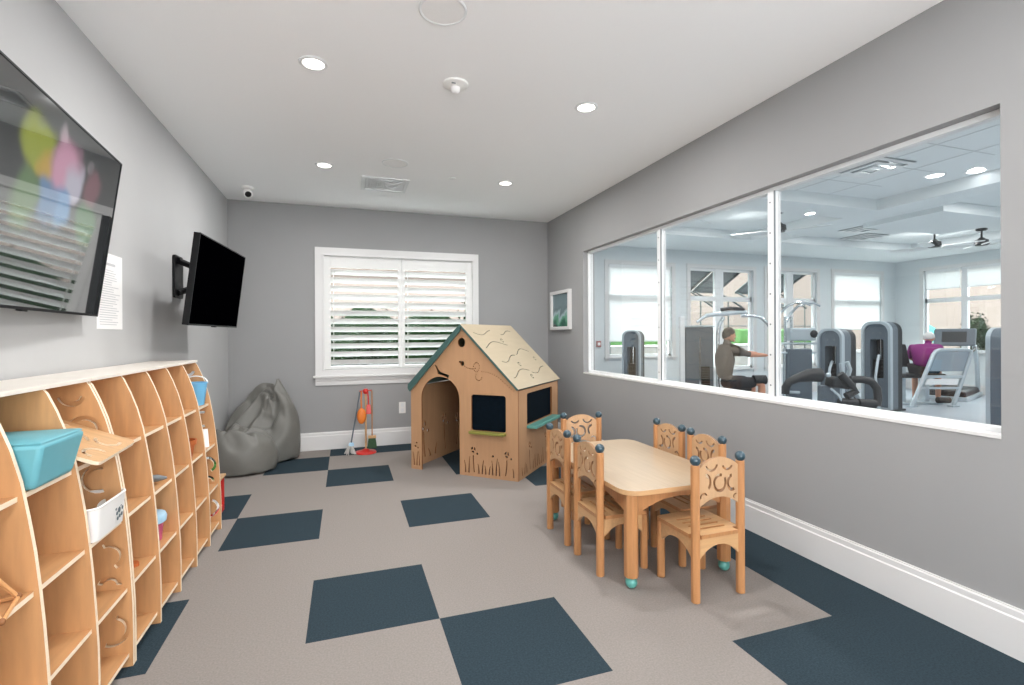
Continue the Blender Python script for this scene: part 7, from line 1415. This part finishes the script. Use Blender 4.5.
J2 = {'pelvis': ((0, 0, .70), (.16, .12)), 'spine': ((.06, -.01, .88), (.17, .12)), 'chest': ((.14, -.03, 1.04), (.18, .12)), 'neck': ((.24, -.05, 1.17), .055), 'head': ((.30, -.06, 1.27), .06), 'crown': ((.32, -.06, 1.32), .07), 'face': ((1, -.1, -.35), 0),
      'shL': ((.17, .18, 1.09), .075), 'elL': ((.32, .24, .90), .048), 'wrL': ((.50, .14, .80), .03), 'paL': ((.57, .12, .78), (.034, .02)),
      'shR': ((.17, -.23, 1.09), .075), 'elR': ((.32, -.28, .90), .048), 'wrR': ((.50, -.18, .80), .03), 'paR': ((.57, -.16, .78), (.034, .02)),
      'hiL': ((.06, .11, .67), .095), 'knL': ((.46, .18, .66), .065), 'anL': ((.44, .18, .10), .042), 'toL': ((.58, .2, .05), .035),
      'hiR': ((.06, -.11, .67), .095), 'knR': ((.46, -.18, .66), .065), 'anR': ((.44, -.18, .10), .042), 'toR': ((.58, -.2, .05), .035)}
person((10.80, 4.14, 0), R(25), 'person in a magenta shirt with pale hair bending forward, seen from behind', J2, None, M_purple, M_whitehair, True)

# ------------------------------------------------------------------ outdoors
struct(MB().box2((-30, YB+T+.01, -.3), (60, 60, -.12)).obj('ground', M_pave))
struct(MB().box2((13.8, -30, -.3), (60, YB+T, -.12)).obj('ground', M_pave))
struct(MB().box2((-20, YB+T+.3, -.12), (3.6, 13.5, -.06)).obj('ground', mat('dark_turf', '#1d2a17', .95, spec=.03, var=.3, scale=(15, 15, 15))))
def bush(loc, sx_, sy_, h, label, seed, leafm=M_leaf, name='shrub', cat='shrub'):
    t = thing(name, label, cat, loc); m = MB()
    random.seed(seed)
    m.ball((0, 0, h*.5), 1, 22, (sx_*.85, sy_*.85, h*.48))
    m.v = [tuple(Vector(p)*(1+.14*noise.noise(Vector(p)*4+Vector((seed, 0, 0))))) for p in m.v]
    for k in range(900):
        a = random.uniform(0, 2*PI); u = random.uniform(-.95, 1); rr = math.sqrt(1-u*u)
        c = Vector((sx_*rr*math.cos(a), sy_*rr*math.sin(a), h*.52+h*.47*u))*random.uniform(.88, 1.05)
        mx = Matrix.Translation(c) @ Matrix.Rotation(random.uniform(0, 6), 4, 'Z') @ Matrix.Rotation(random.uniform(-1.2, 1.2), 4, 'X')
        q = random.uniform(.04, .09)
        m.add([(-q*.4, 0, 0), (0, -q*.2, .01), (q*.4, 0, 0), (0, q, 0)], [(0, 1, 2, 3)], 0, mx)
    m.obj('foliage', leafm, t)
    MB().tube([(0, 0, -.12), (0, 0, h*.4)], .05, 8).obj('stem', mat('bark', '#5b4a3b', .9), t)
bush((-.55, 7.4, 0), 1.2, .7, 1.9, 'dark green shrub outside the left half of the shuttered window', 1)
bush((1.9, 7.7, 0), 1.3, .7, 1.85, 'dark green shrub outside the right half of the shuttered window', 2)
bush((.65, 8.9, 0), 1.0, .7, 2.05, 'dark green shrub outside in the middle of the shuttered window, behind the others', 4)
bush((3.6, 8.6, 0), 1.2, .8, 2.5, 'tall dark shrub outside, to the right behind the shutters', 3)
bush((16.2, 6.2, 0), .35, .35, 1.9, 'slim green plant outside the right-hand gym window', 6)
bush((15.9, 5.2, 0), .3, .3, 2.0, 'green plant outside the gym window at the far right', 7)
hd_ = MB()
def hedge_blk(x0, x1, y0, y1, h):
    n = 60; vs = []; fs = []
    for i in range(n+1):
        x = x0+(x1-x0)*i/n
        for j_, (y, z) in enumerate(((y0, 0), (y0-.08, h*.5), (y0, h*.95), ((y0+y1)/2, h), (y1, h*.95), (y1, 0))):
            vs.append((x, y+.08*noise.noise(Vector((x*2, j_, 0))), max(0, z+(.1*noise.noise(Vector((x*2.5, j_, 3))) if z > 0 else 0))))
    for i in range(n):
        for j_ in range(5): fs.append((i*6+j_, (i+1)*6+j_, (i+1)*6+j_+1, i*6+j_+1))
    return vs, fs
t = thing('hedge', 'long clipped bright green hedge outside the far gym windows', 'hedge', (0, 0, -.12))
v_, f_2 = hedge_blk(6.2, 23, 16, 17.2, 1.75); MB().add(v_, f_2).obj('foliage', M_lawn, t)
t = thing('garden_wall', 'low white wall outside in front of the green hedge', 'wall', (0, 0, -.12))
MB().box2((6.2, 15.4, 0), (23, 15.7, 1.0)).obj('blocks', M_pave, t, bevel=.02)
MB().box2((6.2, 15.36, 1.0), (23, 15.74, 1.06)).obj('coping', M_trim, t)
def building(name, lo, hi, label):
    t = thing(name, label, 'building', ((lo[0]+hi[0])/2, (lo[1]+hi[1])/2, -.12))
    a, b, h = (hi[0]-lo[0])/2, (hi[1]-lo[1])/2, hi[2]
    MB().box2((-a, -b, 0), (a, b, h)).obj('wall', M_stucco, t)
    m = MB()
    for z in (h*.5, ): m.box2((-a-.02, -b-.02, z), (a+.02, b+.02, z+.05))
    m.obj('band', M_stucco, t)
    MB().box2((-a-.3, -b-.3, h), (a+.3, b+.3, h+.25)).obj('roof', mat('roof_brown', '#5c4c42', .8), t)
building('house', (6, 21, 0), (34, 26, 7), 'pale beige building far outside the back gym windows')
building('house', (24, -8, 0), (30, 16, 7), 'pale beige building outside the right-hand gym window')
building('house', (-9, 14, 0), (5.6, 18, 3.5), 'pale low building far behind the shrubs outside the shuttered window')
t = thing('patio_umbrella', 'teal patio umbrella outside the right-hand gym window near the corner', 'umbrella', (16.2, 7.35, -.12))
MB().lathe([(.62, 1.25), (.3, 1.55), (.0001, 1.78)], n=8).obj('canopy', M_umb, t)
MB().tube([(0, 0, 0), (0, 0, 1.8)], .02, 8).obj('pole', M_whitem, t)
def awning(x0, x1, label):
    t = thing('awning', label, 'awning', (0, 0, 0), 0, 'awnings over the gym windows')
    a, b = Vector((0, GYB+T+.02, 2.86)), Vector((0, GYB+T+.85, 2.42))
    dirv = (b-a).normalized()
    m = MB(); n = 9
    for k in range(n):
        p = a+(b-a)*(k+.5)/n
        m.box((0, 0, 0), (x1-x0, .085, .012), Matrix.Translation(((x0+x1)/2, p.y, p.z)) @ Matrix.Rotation(math.atan2(dirv.z, dirv.y)-.25, 4, 'X'))
    m.obj('slat_panel', M_awning, t)
    fm = MB()
    for x in (x0, x1): fm.tube([(x, a.y, a.z), (x, b.y, b.z)], .035, 6)
    fm.tube([(x0, b.y, b.z), (x1, b.y, b.z)], .035, 6)
    fm.obj('frame', M_awnframe, t)
    for x in (x0, x1): MB().tube([(x, a.y, 2.0), (x, b.y-.05, b.z)], .022, 6).obj('brace', M_awnframe, t)
awning(7.3, 8.0, 'dark slatted awning outside the second gym window, its left half')
awning(8.14, 8.82, 'dark slatted awning outside the second gym window, its right half')
awning(9.42, 10.05, 'dark slatted awning outside the third gym window, its left half')
awning(10.18, 10.78, 'dark slatted awning outside the third gym window, its right half')
t = thing('metal_fence', 'thin dark metal fence outside, before the beige building', 'fence', (0, 9.5, -.12))
for k in range(12):
    MB().tube([(6.0+k*1.0, 0, 0), (6.0+k*1.0, 0, 2.6)], .022, 6).obj('post', M_awnframe, t)
for z in (.9, 1.75, 2.6): MB().tube([(6, 0, z), (17, 0, z)], .018, 6).obj('rail', M_awnframe, t)

# ------------------------------------------------------------------ world, camera, view
wd = bpy.data.worlds.new('sky'); scene.world = wd; wd.use_nodes = True
bg = wd.node_tree.nodes['Background']; bg.inputs[0].default_value = (.97, .985, 1, 1); bg.inputs[1].default_value = 7

f_, yaw, pit, rol = 494.4, .3247, -.0013, -.005
cam_p = Vector((.2942*S, -3.9575*S, 2.278*S)); sy_px = -6.82
Fv = Vector((math.sin(yaw)*math.cos(pit), math.cos(yaw)*math.cos(pit), math.sin(pit)))
R0 = Vector((math.cos(yaw), -math.sin(yaw), 0)); U0 = R0.cross(Fv)
R2 = R0*math.cos(rol)+U0*math.sin(rol); U2 = -R0*math.sin(rol)+U0*math.cos(rol)
cd = bpy.data.cameras.new('camera'); cam = bpy.data.objects.new('camera', cd); COL.objects.link(cam)
cd.sensor_width = 36; cd.lens = f_/1024*36; cd.shift_y = sy_px/1024; cd.clip_start = .05; cd.clip_end = 300
mw = Matrix((R2, U2, -Fv)).transposed().to_4x4(); mw.translation = cam_p
cam.matrix_world = mw
scene.camera = cam
vs_ = scene.view_settings
vs_.view_transform = 'Standard'; vs_.look = 'None'; vs_.exposure = .66; vs_.gamma = 1; vs_.use_curve_mapping = False
scene.cycles.use_denoising = True
scene.cycles.max_bounces = 10; scene.cycles.diffuse_bounces = 6; scene.cycles.transparent_max_bounces = 16; scene.cycles.sample_clamp_indirect = 6
bpy.context.view_layer.update()
